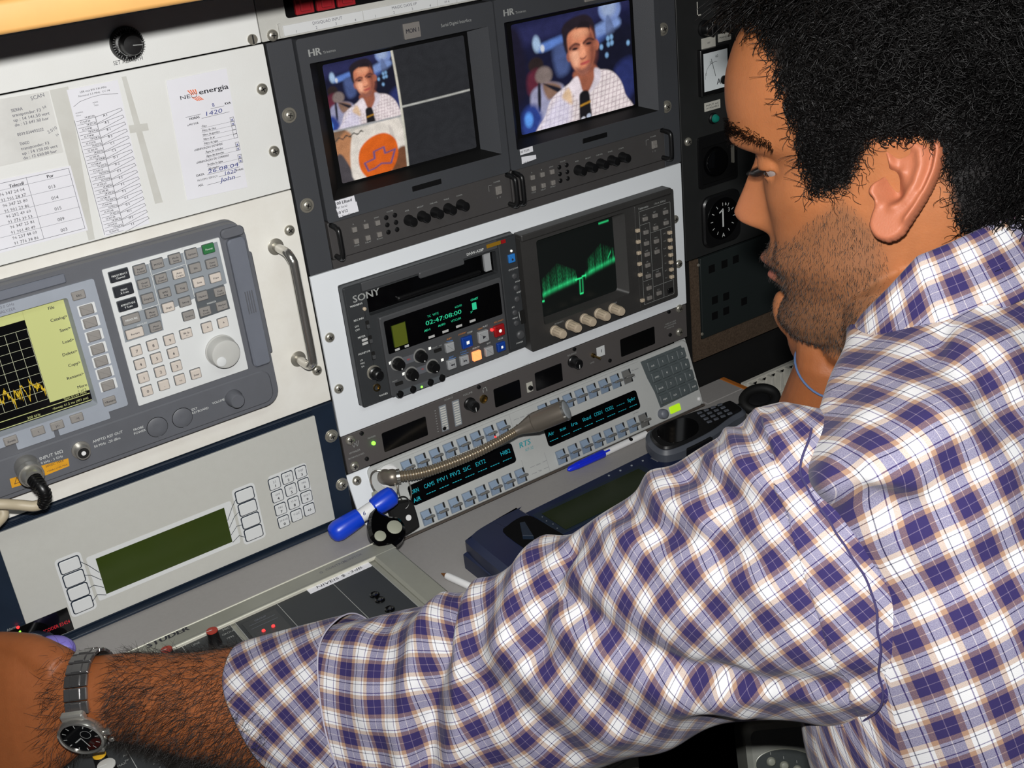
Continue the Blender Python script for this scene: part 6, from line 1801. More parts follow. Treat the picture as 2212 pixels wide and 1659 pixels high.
def rings_TB(T, B, dep, n=40, na=40, skew=0.0):
    T = catmull(np.array(T, float), n); B = catmull(np.array(B, float), n); dep = catmull(np.array(dep, float)[:, None], n)[:, 0]
    C = (T + B) / 2; e1 = (T - B) / 2
    r1 = np.linalg.norm(e1, axis=1); e1u = unit(e1)
    tan = unit(np.gradient(C, axis=0))
    e2 = unit(np.cross(tan, e1u))
    e2 *= np.sign((e2 * -EYE_DIR).sum(1))[:, None]
    a = np.linspace(0, 2 * np.pi, na + 1)[:-1]
    return C[:, None] + e1u[:, None] * (r1[:, None] * np.cos(a))[..., None] + e2[:, None] * (dep[:, None] * np.sin(a))[..., None]

man = thing('person', 'man in a purple and white plaid shirt leaning over the desk', 'person', (200, -560, -836))

# ---------------------------------------------------------------- body: pieces fused into one surface
pieces = []
HB_ = head_base()
pieces.append(closed_grid(h2w(HB_.reshape(-1, 3)).reshape(HB_.shape)))
# neck
nk0 = h2w((-18, 0, -30)); nk1 = h2w((-26, 0, -95)); nk2 = C7 - TB * 52 + TU * 4; nk3 = C7 - TB * 50 - TU * 60
pieces.append(tube([tuple(q) for q in catmull([nk0, nk1, nk2, nk3], 14)], [60, 60, 61, 61, 61, 61, 62, 63, 64, 66, 70, 74, 78, 80], 28))
# throat, from under the chin to the neck
pieces.append(tube([tuple(q) for q in catmull([h2w((62, 0, -88)), h2w((40, 0, -100)), C7 - TB * 78 + TU * 0], 8)], [34, 40, 46, 48, 50, 50, 50, 50], 20))
# trunk under the shirt
TBs = torso_base(40, 49)[:, :-1]
ctr = TBs.mean(1, keepdims=True)
pieces.append(closed_grid(ctr + (TBs - ctr) * .86))
# left arm
SLc = (SL_T + SL_B) / 2
arm_c = catmull(SLc[::-1], 20)
pieces.append(tube([tuple(q) for q in arm_c], [40 + 6 * min(1, i / 6) - 4 * i / 19 for i in range(20)], 22))
FT = [(-122.9, -357.2, 49.8), (-171.5, -316.3, 55.1), (-215.2, -276.5, 54.1), (-256.2, -242.7, 48), (-293.1, -209.3, 47.9), (-317.1, -189.3, 45.3)]
FB = [(-138.2, -408.6, -59), (-183.2, -369.2, -52.6), (-227.5, -321.1, -39.2), (-271, -275.6, -27.2), (-306.8, -236.5, -15.9), (-328.3, -214.3, -11.8)]
pieces.append(closed_grid(rings_TB(FT, FB, [44, 43, 41, 36, 29, 26], 36, 36)))
HT = [(-305, -198.9, 46.3), (-322.7, -184.1, 46.1), (-338.7, -167.4, 51.1), (-360.8, -145.8, 55.6), (-389.6, -119.6, 47.2), (-408.3, -104.7, 34.4)]
HBt = [(-317.5, -224, -12.5), (-333.6, -211.2, -14.5), (-351.4, -203.7, -27.9), (-378, -191.2, -44.4), (-406.6, -169.9, -61.6), (-423.6, -153.8, -70.3)]
pieces.append(closed_grid(rings_TB(HT, HBt, [27, 25, 23, 22, 18, 15], 26, 32)))
wr = np.array((-327, -198.6, 17.6)); k_top = np.array((-405, -110.9, 31.7)); k_bot = np.array((-418.1, -155.5, -62.6))
hdir = unit((k_top + k_bot) / 2 - wr)
drop = np.array([0, 0, -1.0])
for i, (ln, rr_) in enumerate(((70, 9.4), (78, 9.8), (74, 9.4), (58, 8.4))):
    b0 = k_top + (k_bot - k_top) * (.08 + .28 * i)
    p1 = b0 + hdir * ln * .42 + drop * 6
    p2 = p1 + unit(hdir + drop * .9) * ln * .32
    p3 = p2 + unit(hdir * .6 + drop * 1.2) * ln * .26
    fp = catmull([b0 - hdir * 24, b0, p1, p2, p3], 17)
    pieces.append(tube([tuple(q) for q in fp], [rr_ * (1.12 - .34 * q / 16) for q in range(16)] + [rr_ * .4], 16))
th = catmull([np.array((-338.2, -178.4, 36.5)), np.array((-353.7, -152.9, 48.7)), np.array((-379, -118.8, 46.5)), np.array((-402.8, -92, 33))], 14)
pieces.append(tube([tuple(q) for q in th], [18, 18, 17, 16, 15, 14, 13, 12.5, 12, 12, 11.5, 11, 10, 5], 16))
# right arm: shoulder, elbow on the desk, fist under the chin
RS = C7 - TL * 165 - TU * 70 - TB * 45
RE = np.array([214., -392., -38.])
RW = np.array((159.2, -512.8, 230.1))
ra = catmull([RS, RS * .5 + RE * .5 + np.array([20, -10, -10]), RE], 16)
pieces.append(tube([tuple(q) for q in ra], [56 - 14 * i / 15 for i in range(16)], 22))
FK = h2w((84, -34, -112))
rf = catmull([RE + np.array([0, 0, 4]), RE * .6 + RW * .4 + np.array([-2, -4, 0]), RW, RW * .45 + FK * .55 + np.array([0, 0, 2]), FK, h2w((84, -44, -92))], 36)
pieces.append(tube([tuple(q) for q in rf], [float(x) for x in np.interp(np.linspace(0, 5, 36), [0, .6, 1.2, 2, 2.5, 3, 4, 4.6, 5], [38, 42, 38, 25.5, 25, 27, 28, 23, 15])], 24))
for i in range(4):       # fingers lie up along the far cheek
    f0 = h2w((100 - 15 * i, -40 - 5 * i, -98)); f1 = h2w((96 - 15 * i, -56 - 3 * i, -70)); f2 = h2w((84 - 16 * i, -68 - 2 * i, -44)); f3 = h2w((74 - 17 * i, -74, -24 + 4 * i))
    pieces.append(tube([tuple(q) for q in catmull([f0, f1, f2, f3], 13)], [9.5, 9.6, 9.6, 9.5, 9.5, 9.4, 9.3, 9.2, 9, 8.8, 8.6, 8.2, 5], 14))
rt_ = catmull([h2w((80, -18, -128)), h2w((100, -16, -112)), h2w((105, -20, -100)), h2w((103, -26, -92))], 12)
pieces.append(tube([tuple(q) for q in rt_], [12, 12, 12, 11.5, 11, 10.5, 10.5, 10, 9.6, 9, 8, 4.5], 14))
# eyelids: two solid wedges of a ball around each eye
def lid(cy_, e0, e1_, r):
    cx = np.array([73.0, cy_, 14.5])
    P = []
    for e in np.linspace(e0, e1_, 9):
        for az in np.linspace(-100, 100, 21):
            er, ar = math.radians(e), math.radians(az)
            P.append(cx + r * np.array([math.cos(er) * math.cos(ar), math.cos(er) * math.sin(ar), math.sin(er)]))
    V = h2w(np.array(P + [cx])).tolist()
    F = grid_faces(9, 21)
    c = len(V) - 1
    for k in range(20):
        F.append((k + 1, k, c)); F.append((8 * 21 + k, 8 * 21 + k + 1, c))
    for k in range(8):
        F.append((k * 21, (k + 1) * 21, c)); F.append(((k + 1) * 21 + 20, k * 21 + 20, c))
    return V, F
for s_ in (1, -1):
    pieces.append(lid(31 * s_, -10, 72, 14.6))
    pieces.append(lid(31 * s_, -62, -31, 14.2))

# ear: height field over its outline
EO = [(815, 690), (795, 625), (830, 575), (895, 558), (960, 578), (1003, 635), (1020, 705), (1008, 790), (985, 860), (945, 945), (905, 1015), (870, 1070), (820, 1090), (775, 1065), (752, 1010), (762, 950), (775, 905), (752, 868), (758, 830), (792, 800), (812, 770), (826, 740)]
def ear_local(x, y):
    return (x - 860) / 2.0737 / 3.72 / .80, -(y - 820) / 2.0737 / 3.72
def seg_d(A, B, pts):
    e = np.array(B) - np.array(A)
    t = np.clip(((A_ - np.array(A)) @ e) / (e @ e), 0, 1) if False else None
def poly_d(X, Y, pts):
    d = np.full(X.shape, 1e9)
    for a, b in zip(pts[:-1], pts[1:]):
        ex, ey = b[0] - a[0], b[1] - a[1]
        t = np.clip(((X - a[0]) * ex + (Y - a[1]) * ey) / (ex * ex + ey * ey + 1e-9), 0, 1)
        d = np.minimum(d, np.hypot(X - a[0] - t * ex, Y - a[1] - t * ey))
    return d
def ear_mesh():
    out = [ear_local(*p) for p in smooth_closed(EO, 4)]
    st = .75
    xs = np.arange(-24, 30, st); ys = np.arange(-40, 40, st)
    X, Y = np.meshgrid(xs, ys)
    sd = -sd_poly(X, Y, out, 1.0)
    rim = [ear_local(*p) for p in ((838, 760), (815, 690), (800, 625), (830, 578), (895, 562), (960, 582), (1000, 638), (1014, 705), (1003, 790), (978, 865), (940, 945), (905, 1000))]
    anti = [ear_local(*p) for p in ((905, 660), (945, 700), (950, 770), (930, 850), (890, 905), (850, 930))]
    conc = [ear_local(*p) for p in ((835, 790), (840, 830), (850, 880))]
    trag = [ear_local(*p) for p in ((790, 815), (775, 870), (790, 905))]
    crus = [ear_local(*p) for p in ((820, 700), (860, 775), (880, 790))]
    foss = [ear_local(*p) for p in ((850, 640), (880, 690))]
    h = 6.0 + 4.8 * np.exp(-(poly_d(X, Y, rim) / 3.0) ** 2) + 3.6 * np.exp(-(poly_d(X, Y, anti) / 3.4) ** 2) - 10.5 * np.exp(-(poly_d(X, Y, conc) / 5.2) ** 2) + 3.5 * np.exp(-(poly_d(X, Y, trag) / 3.0) ** 2) + 2.4 * np.exp(-(poly_d(X, Y, crus) / 2.4) ** 2) - 2.5 * np.exp(-(poly_d(X, Y, foss) / 4) ** 2)
    h = h - 2.2 * np.exp(-(poly_d(X, Y, [ear_local(*p) for p in ((870, 600), (930, 612), (972, 660), (985, 720), (970, 800), (945, 870))]) / 1.8) ** 2)
    h *= np.sqrt(np.clip(sd / 2.6, 0.02, 1))
    m = sd > 0
    c0 = h2w((-6, 71, 0))
    e1 = unit(np.array([0.81758629, -0.56656617, -0.10273967]) * .80 - EYE_DIR * .60)
    e2 = unit(np.array([0.322, 0.302, 0.897]) - e1 * (np.array([0.322, 0.302, 0.897]) @ e1))
    n = np.cross(e1, e2)
    n *= np.sign(-(n @ EYE_DIR))
    V, F, idx = [], [], {}
    for lay_ in (1, 0):
        for (j, i) in np.argwhere(m):
            w_ = h[j, i] if lay_ else -5.0 * math.sqrt(min(1, max(.02, sd[j, i] / 4)))
            idx[(lay_, j, i)] = len(V)
            V.append(tuple(c0 + e1 * X[j, i] + e2 * Y[j, i] + n * (w_ + 2.5)))
    ny_, nx_ = m.shape
    edges = {}
    for j in range(ny_ - 1):
        for i in range(nx_ - 1):
            if m[j, i] and m[j, i + 1] and m[j + 1, i] and m[j + 1, i + 1]:
                q = [(j, i), (j, i + 1), (j + 1, i + 1), (j + 1, i)]
                F.append(tuple(idx[(1, *k)] for k in q)); F.append(tuple(idx[(0, *k)] for k in reversed(q)))
                for a, b in zip(q, q[1:] + q[:1]):
                    if (b, a) in edges: del edges[(b, a)]
                    else: edges[(a, b)] = 1
    for a, b in edges:
        F.append((idx[(1, *b)], idx[(1, *a)], idx[(0, *a)], idx[(0, *b)]))
    used = sorted({k for f in F for k in f}); rem = {k: q for q, k in enumerate(used)}
    return [V[k] for k in used], [tuple(rem[k] for k in f) for f in F]
EARM = ear_mesh()
# far ear, mirrored and plain
fe = lathe([(4, -6), (15, -5), (17, 0), (14, 5), (5, 4)], 0, 0, 20)
pieces.append((([tuple(h2w((-8 - .5 * q[2], -80 - q[2] * .6 , q[1] * 1.9))) if False else tuple(h2w((-8 + q[0], -78 - q[2] * .8 + q[0] * .3, q[1] * 1.9))) for q in fe[0]]), fe[1]))

tmp = bpy.data.objects.new('tmp', mesh_data('tmp', (([tuple(c * MM for c in v) for v in join(*pieces)[0]]), join(*pieces)[1]), None, False))
COL.objects.link(tmp)
md = tmp.modifiers.new('r', 'REMESH'); md.mode = 'VOXEL'; md.voxel_size = 0.0016; md.use_smooth_shade = True
ms = tmp.modifiers.new('s', 'SMOOTH'); ms.factor = .5; ms.iterations = 3
bpy.context.view_layer.update()
bm_ = bpy.data.meshes.new_from_object(tmp.evaluated_get(bpy.context.evaluated_depsgraph_get()))
bpy.data.objects.remove(tmp)
bme = bmesh.new(); bme.from_mesh(bm_)
nv0 = len(bme.verts)
ev = [bme.verts.new(tuple(c * MM for c in v)) for v in EARM[0]]
nf = []
for f in EARM[1]:
    try: nf.append(bme.faces.new([ev[k] for k in f]))
    except ValueError: pass
for _ in range(3):
    bmesh.ops.smooth_vert(bme, verts=ev, factor=.5, use_axis_x=True, use_axis_y=True, use_axis_z=True)
bmesh.ops.recalc_face_normals(bme, faces=nf)
bme.to_mesh(bm_); bme.free()
BV = np.zeros(len(bm_.vertices) * 3); bm_.vertices.foreach_get('co', BV); BV = BV.reshape(-1, 3) * 1000
BN = np.zeros(len(bm_.vertices) * 3); bm_.vertices.foreach_get('normal', BN); BN = BN.reshape(-1, 3)
bm_.vertices.foreach_set('co', (BV * MM - np.array(man.location)).ravel())
bm_.name = 'body'
bm_.shade_smooth()
body_o = bpy.data.objects.new('body', bm_); COL.objects.link(body_o); body_o.parent = man

# pigment of the skin: scalp, stubble, lips, ears, tanned hairy arm; painted chin shade on the right wrist
HL_ = w2h(BV)
def sst(x, a, b):
    t = np.clip((x - a) / (b - a), 0, 1); return t * t * (3 - 2 * t)
def vnoise(P, s, seed=0):
    P = P / s
    r = np.random.default_rng(seed)
    out = np.zeros(len(P))
    for k in range(6):
        d = unit(r.normal(size=3)); out += np.sin(P @ d * (1 + .35 * k) * 2.2 + r.uniform(0, 6.28))
    return out / 6
def hair_field(L):
    """>0 where the scalp carries hair (head frame)"""
    x, y, z = L[:, 0], np.abs(L[:, 1]), L[:, 2]
    w = vnoise(L, 9, 1) * 3
    front = np.interp(z, [-70, -58, -40, -24, -4, 16, 26, 34, 50, 70, 84, 96, 104, 112, 140], [-52, -44, -38, -31, -29, -30, -20, 46, 52, 54, 58, 62, 74, 84, 90])
    top = np.clip((35 - y) / 35, 0, 1) * np.clip((z - 78) / 14, 0, 1) * 14
    f = front + top - x + w
    burn = np.minimum(np.minimum(50 - x, x - np.interp(z, [-4, 10, 30], [26, 18, 4])), np.minimum(z + 1, 60 - z)) + w * .6
    f = np.maximum(f, np.where(L[:, 1] * 0 + y > 40, burn, -9))
    return np.where(z > -72, f, -20)
def beard_field(L):
    x, y, z = L[:, 0], np.abs(L[:, 1]), L[:, 2]
    up_ = np.interp(x, [-30, 8, 30, 50, 70, 90, 110], [-60, -30, -3, -14, -28, -36, -38])
    m = sst(up_ - z, -4, 12) * sst(x, 4, 20) * sst(z, -124, -110)
    lip_gap = np.exp(-(y / 20) ** 4) * np.exp(-((z + 61) / 9) ** 4) * sst(x, 85, 92)
    return m * (1 - lip_gap)
headm = (np.linalg.norm(HL_ * np.array([1, 1, .85]), axis=1) < 150) & (HL_[:, 2] > -128)
base = np.tile(np.array([.31, .120, .045]), (len(BV), 1))
base *= np.array([.92, .84, .80])
base *= (1 + .07 * vnoise(BV, 16, 2) + .05 * vnoise(BV, 5, 3))[:, None]
hf = np.where(headm & (np.arange(len(BV)) < nv0), hair_field(HL_), -30)
bf = np.where(headm, beard_field(HL_), 0)
seg_ = FK - RW; ts_ = np.clip(((BV - RW) @ seg_) / (seg_ @ seg_), -.6, 1.1)
dh_ = np.linalg.norm(BV - RW - ts_[:, None] * seg_, axis=1)
bf = bf * sst(dh_, 30, 46)
def mixc(m, c, base):
    return base * (1 - m[:, None]) + np.array(c) * m[:, None]
base = mixc(bf * (.55 + .25 * sst(-HL_[:, 2], 40, 110)), (.105, .056, .030), base)
hand_ = (HL_[:, 1] < -12) & (HL_[:, 0] > 60) & (HL_[:, 2] < -64)
lips = (~hand_) * np.exp(-(HL_[:, 1] / 22) ** 4) * np.exp(-((HL_[:, 2] + 62) / 9.5) ** 4) * sst(HL_[:, 0], 92, 97) * headm
base = mixc(lips * .8, (.30, .095, .075), base)
c0e = h2w((-6, 76, 0))
isear = np.arange(len(BV)) >= nv0
earm = np.exp(-((np.linalg.norm(BV - c0e, axis=1) / 38) ** 6)) * sst(HL_[:, 1], 73, 80)
base = mixc(np.maximum(earm * .5, isear * .5), (.36, .112, .070), base)
nose = np.exp(-((np.linalg.norm(HL_ - np.array([116, 0, -20]), axis=1) / 22) ** 2))
base = mixc(nose * .4, (.36, .135, .075), base)
base = mixc(sst(hf, -4, 5), (.006, .005, .005), base)
armm = (BV[:, 0] < 0)
base = np.where(armm[:, None], base * np.array([.86, .74, .62]), base)
wrist_shade = (1 - sst(dh_, 34, 48)) * sst(-HL_[:, 2], 108, 126)  # shade below the chin, painted into the right wrist's colour
base = base * (1 - wrist_shade[:, None] * np.array([.28, .34, .4]))
brows = [np.array(q) for q in ((106, 10, 33), (103, 22, 38), (92, 38, 40), (80, 50, 37), (68, 57, 31))]
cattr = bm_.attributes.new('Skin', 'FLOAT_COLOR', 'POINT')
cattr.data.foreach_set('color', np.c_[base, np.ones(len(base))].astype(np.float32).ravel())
sk = bpy.data.materials.new('skin'); sk.use_nodes = True
nt = sk.node_tree; pb_ = nt.nodes['Principled BSDF']
an = nt.nodes.new('ShaderNodeAttribute'); an.attribute_name = 'Skin'
nt.links.new(an.outputs['Color'], pb_.inputs['Base Color'])
pb_.inputs['Roughness'].default_value = .54
pb_.inputs['Specular IOR Level'].default_value = .35
pb_.inputs['Subsurface Weight'].default_value = .15
pb_.inputs['Subsurface Radius'].default_value = (.8, .3, .15)
pb_.inputs['Subsurface Scale'].default_value = .004
gn_ = nt.nodes.new('ShaderNodeNewGeometry'); ns_ = nt.nodes.new('ShaderNodeTexNoise'); ns_.inputs['Scale'].default_value = 700; ns_.inputs['Detail'].default_value = 3
bpn = nt.nodes.new('ShaderNodeBump'); bpn.inputs['Strength'].default_value = .25; bpn.inputs['Distance'].default_value = .0006
nt.links.new(gn_.outputs['Position'], ns_.inputs['Vector']); nt.links.new(ns_.outputs['Fac'], bpn.inputs['Height']); nt.links.new(bpn.outputs['Normal'], pb_.inputs['Normal'])
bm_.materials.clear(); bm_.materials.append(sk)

# eyes
mat('eye_white', (128, 116, 112), 0.15)
mat('iris', (46, 26, 16), 0.1)
for s_ in (1, -1):
    c_ = h2w((73.4, 31 * s_, 14.5))
    gaze = unit(HROT @ np.array([.85, .42, -.34]))
    EF = frame(tuple(c_), tuple(np.cross(gaze, (0, 0, 1))), tuple(np.cross(np.cross(gaze, (0, 0, 1)), gaze)), tuple(gaze))
    sph = [(12.2 * math.sin(math.pi * k / 14) + .01, -12.2 * math.cos(math.pi * k / 14)) for k in range(15)]
    e_ = part('eyeball', lathe(sph, 0, 0, 26), 'eye_white', man, EF)
    part('iris', lathe([(5.8, 10.6), (5.4, 11.3), (2, 12.5), (.3, 12.6)], 0, 0, 20), 'iris', e_, EF)

# ---------------------------------------------------------------- hair strands as thin three-sided tubes
def strands(paths, r0, r1, sides=3):
    """paths: (n, k, 3) array"""
    n, k, _ = paths.shape
    tan = np.gradient(paths, axis=1)
    tan /= np.linalg.norm(tan, axis=2, keepdims=True) + 1e-9
    ref = np.where(np.abs(tan[..., 2:3]) < .9, np.array([0, 0, 1.]), np.array([1., 0, 0]))
    a = np.cross(tan, ref); a /= np.linalg.norm(a, axis=2, keepdims=True) + 1e-9
    b = np.cross(tan, a)
    rad = np.linspace(r0, r1, k)[None, :, None]
    V = np.stack([paths + (a * math.cos(2 * math.pi * q / sides) + b * math.sin(2 * math.pi * q / sides)) * rad for q in range(sides)], 2)   # n,k,s,3
    idx = np.arange(n * k * sides).reshape(n, k, sides)
    F = []
    for q in range(sides):
        q2 = (q + 1) % sides
        F.append(np.stack([idx[:, :-1, q], idx[:, :-1, q2], idx[:, 1:, q2], idx[:, 1:, q]], -1).reshape(-1, 4))
    return V.reshape(-1, 3), np.concatenate(F)

def strand_part(name, V, F, material, parent, label=None):
    me = bpy.data.meshes.new(name)
    V = V * MM - np.array(man.location)
    me.vertices.add(len(V)); me.vertices.foreach_set('co', V.astype(np.float32).ravel())
    me.loops.add(F.size); me.loops.foreach_set('vertex_index', F.astype(np.int32).ravel())
    me.polygons.add(len(F)); me.polygons.foreach_set('loop_start', np.arange(0, F.size, 4, dtype=np.int32)); me.polygons.foreach_set('loop_total', np.full(len(F), 4, np.int32))
    me.update(calc_edges=True); me.validate()
    me.shade_smooth()
    me.materials.append(M(material))
    o = bpy.data.objects.new(name, me); COL.objects.link(o); o.parent = parent
    return setp(o, label, None, None, 'stuff')
mat('hair_black', (9, 8, 8), 0.42, spec=0.22)
mat('hair_dark', (26, 20, 17), 0.45)

rg = np.random.default_rng(11)
def frames_of(N):
    ref = np.where(np.abs(N[:, 2:3]) < .9, np.array([0, 0, 1.]), np.array([1., 0, 0]))
    a = unit(np.cross(N, ref)); return a, np.cross(N, a)
cand = np.where(hf > 1.5)[0]
view = np.array(CAM_LOC)
# vertices are evenly spread, so a random pick is an even pick
pick = rg.choice(cand, 15000)
Pt, Nn = BV[pick], BN[pick]
dep_ = hf[pick]
n = len(pick); k = 15
a_, b_ = frames_of(Nn)
HLp = HL_[pick]
ear_d = np.where(HLp[:, 1] > 40, np.hypot(HLp[:, 0] + 10, HLp[:, 2] - 4), 99)
ln = np.clip(5 + dep_ * .5, 6, 27) * rg.uniform(.6, 1.1, n) * (.35 + .65 * sst(ear_d, 34, 66))
fwd_ = HROT @ np.array([1., 0, -.1])
lock = sst(HLp[:, 0], 30, 70) * sst(HLp[:, 2], 88, 104)
ln = ln + lock * 16
curl_r = rg.uniform(2.2, 4.6, n) * np.clip(ln / 20, .55, 1)
turns = rg.uniform(1.4, 3.0, n)
ph_ = rg.uniform(0, 6.28, n)
bend = rg.normal(0, .55, (n, 2)); 
t = np.linspace(0, 1, k)
clump = vnoise(Pt, 11, 21)
paths = np.zeros((n, k, 3))
for q in range(k):
    tt = t[q]
    out = ln * (tt - .30 * tt * tt)
    ang = ph_ + turns * 6.28 * tt
    rr_ = curl_r * min(1, tt * 3)
    paths[:, q] = Pt - Nn * .8 + Nn * out[:, None] + a_ * (rr_ * np.cos(ang) + bend[:, 0] * ln * .6 * tt * tt + clump * 4 * tt)[:, None] + b_ * (rr_ * np.sin(ang) + bend[:, 1] * ln * .6 * tt * tt)[:, None]
    paths[:, q] += fwd_ * (lock * 11 * tt)[:, None]
    paths[:, q, 2] -= 5 * tt * tt
V1, F1 = strands(paths, .42, .22)
hair_o = strand_part('hair', V1, F1, 'hair_black', man, 'short curly black hair')
# frizz and soft hairline
cand2 = np.where((hf > -4) & (hf < 9))[0]
pick = rg.choice(cand2, 1500)
Pt, Nn = BV[pick], BN[pick]; n = len(pick); a_, b_ = frames_of(Nn); k = 9; t = np.linspace(0, 1, k)
ln = rg.uniform(5, 12, n); ph_ = rg.uniform(0, 6.28, n); tw = rg.uniform(2, 5, n)
paths = np.zeros((n, k, 3))
dirn = unit(a_ * rg.normal(0, 1, n)[:, None] + b_ * rg.normal(0, 1, n)[:, None] + Nn * .35)
for q in range(k):
    tt = t[q]
    paths[:, q] = Pt + dirn * (ln * tt)[:, None] + Nn * (1 + 2.0 * np.sin(ph_ + tw * tt))[:, None] * tt * 1.2 + a_ * (1.6 * np.sin(ph_ + tw * tt * 1.4) * tt)[:, None]
V1, F1 = strands(paths, .22, .10)
strand_part('hairline_curls', V1, F1, 'hair_black', man)

# eyebrows and lashes
def near_surface(p):
    d = np.linalg.norm(HLs - p, axis=1); i = d.argmin(); return i
hi = np.where(headm)[0]; HLs = HL_[hi]
paths = []
for s_ in (1, -1):
    br = catmull([q * np.array([1, s_, 1]) for q in brows], 110)
    for q in range(110):
        for rep_ in range(6):
            w_ = rg.normal(0, 3.0 if q < 60 else 2.0)
            p = br[q] + np.array([0, 0, w_])
            i = hi[near_surface(p)]
            d = unit(HROT @ np.array([-.35, .8 * s_, .35 + rg.normal(0, .3)]) + BN[i] * .45)
            L_ = rg.uniform(5, 9)
            paths.append([BV[i], BV[i] + d * L_ * .5, BV[i] + d * L_ + np.array([0, 0, -.8])])
V1, F1 = strands(np.array(paths), .22, .08)
strand_part('eyebrows', V1, F1, 'hair_black', man)
paths = []
for s_ in (1, -1):
    for az in np.linspace(-62, 62, 34):
        ar = math.radians(az)
        c = np.array([73.0, 31 * s_, 14.5])
        p = c + 14.2 * np.array([math.cos(.1) * math.cos(ar), math.cos(.1) * math.sin(ar), -math.sin(.1)])
        d = unit(p - c) + np.array([0, 0, -.25])
        paths.append([h2w(p), h2w(p + d * 4), h2w(p + d * 8 + np.array([0, 0, 1.5]))])
V1, F1 = strands(np.array(paths), .3, .1)
strand_part('eyelashes', V1, F1, 'hair_black', man)
# stubble
cand = np.where(bf > .25)[0]
pick = rg.choice(cand, 13000, p=bf[cand] / bf[cand].sum())
Pt, Nn = BV[pick], BN[pick]; n = len(pick)
dn = HROT @ np.array([-.1, 0, -1.0])
d = unit(Nn * .5 + dn * .8 + rg.normal(0, .25, (n, 3)))
L_ = rg.uniform(1.6, 3.4, n)[:, None]
paths = np.stack([Pt - Nn * .2, Pt + d * L_ * .5 + Nn * .15, Pt + d * L_], 1)
V1, F1 = strands(paths, .11, .05)
strand_part('stubble', V1, F1, 'hair_dark', man)
# hair of the forearm and the back of the hand
SLO = SLc[0]
ax_dir = unit(np.array((-327, -198.6, 17.6)) - np.array((-211.6, -306.1, 5.2)))
sel = (BV[:, 0] < -180) & ((BV - SLO) @ ax_dir > -6) & ((BV - SLO) @ ax_dir < 190)
cand = np.where(sel)[0]
dist = (BV[cand] - SLO) @ ax_dir
wt = np.where((dist > 134) & (dist < 158), .01, np.where(dist > 158, .4, 1.0))
pick = rg.choice(cand, 13000, p=wt / wt.sum())
Pt, Nn = BV[pick], BN[pick]; n = len(pick); a_, b_ = frames_of(Nn)
dnv = np.array([-.25, -.25, -.75])
d = unit(Nn * .45 + dnv * .55 + ax_dir * .45 + rg.normal(0, .35, (n, 3)))
L_ = rg.uniform(7, 18, n)
k = 6; t = np.linspace(0, 1, k)
paths = np.stack([Pt + d * (L_ * tt)[:, None] - Nn * (L_ * .28 * tt * tt)[:, None] + np.cross(d, Nn) * (np.sin(3 * tt + Pt[:, :1].T[0]) * 1.2 * tt)[:, None] for tt in t], 1)
V1, F1 = strands(paths, .13, .05)
strand_part('arm_hair', V1, F1, 'hair_dark', man)

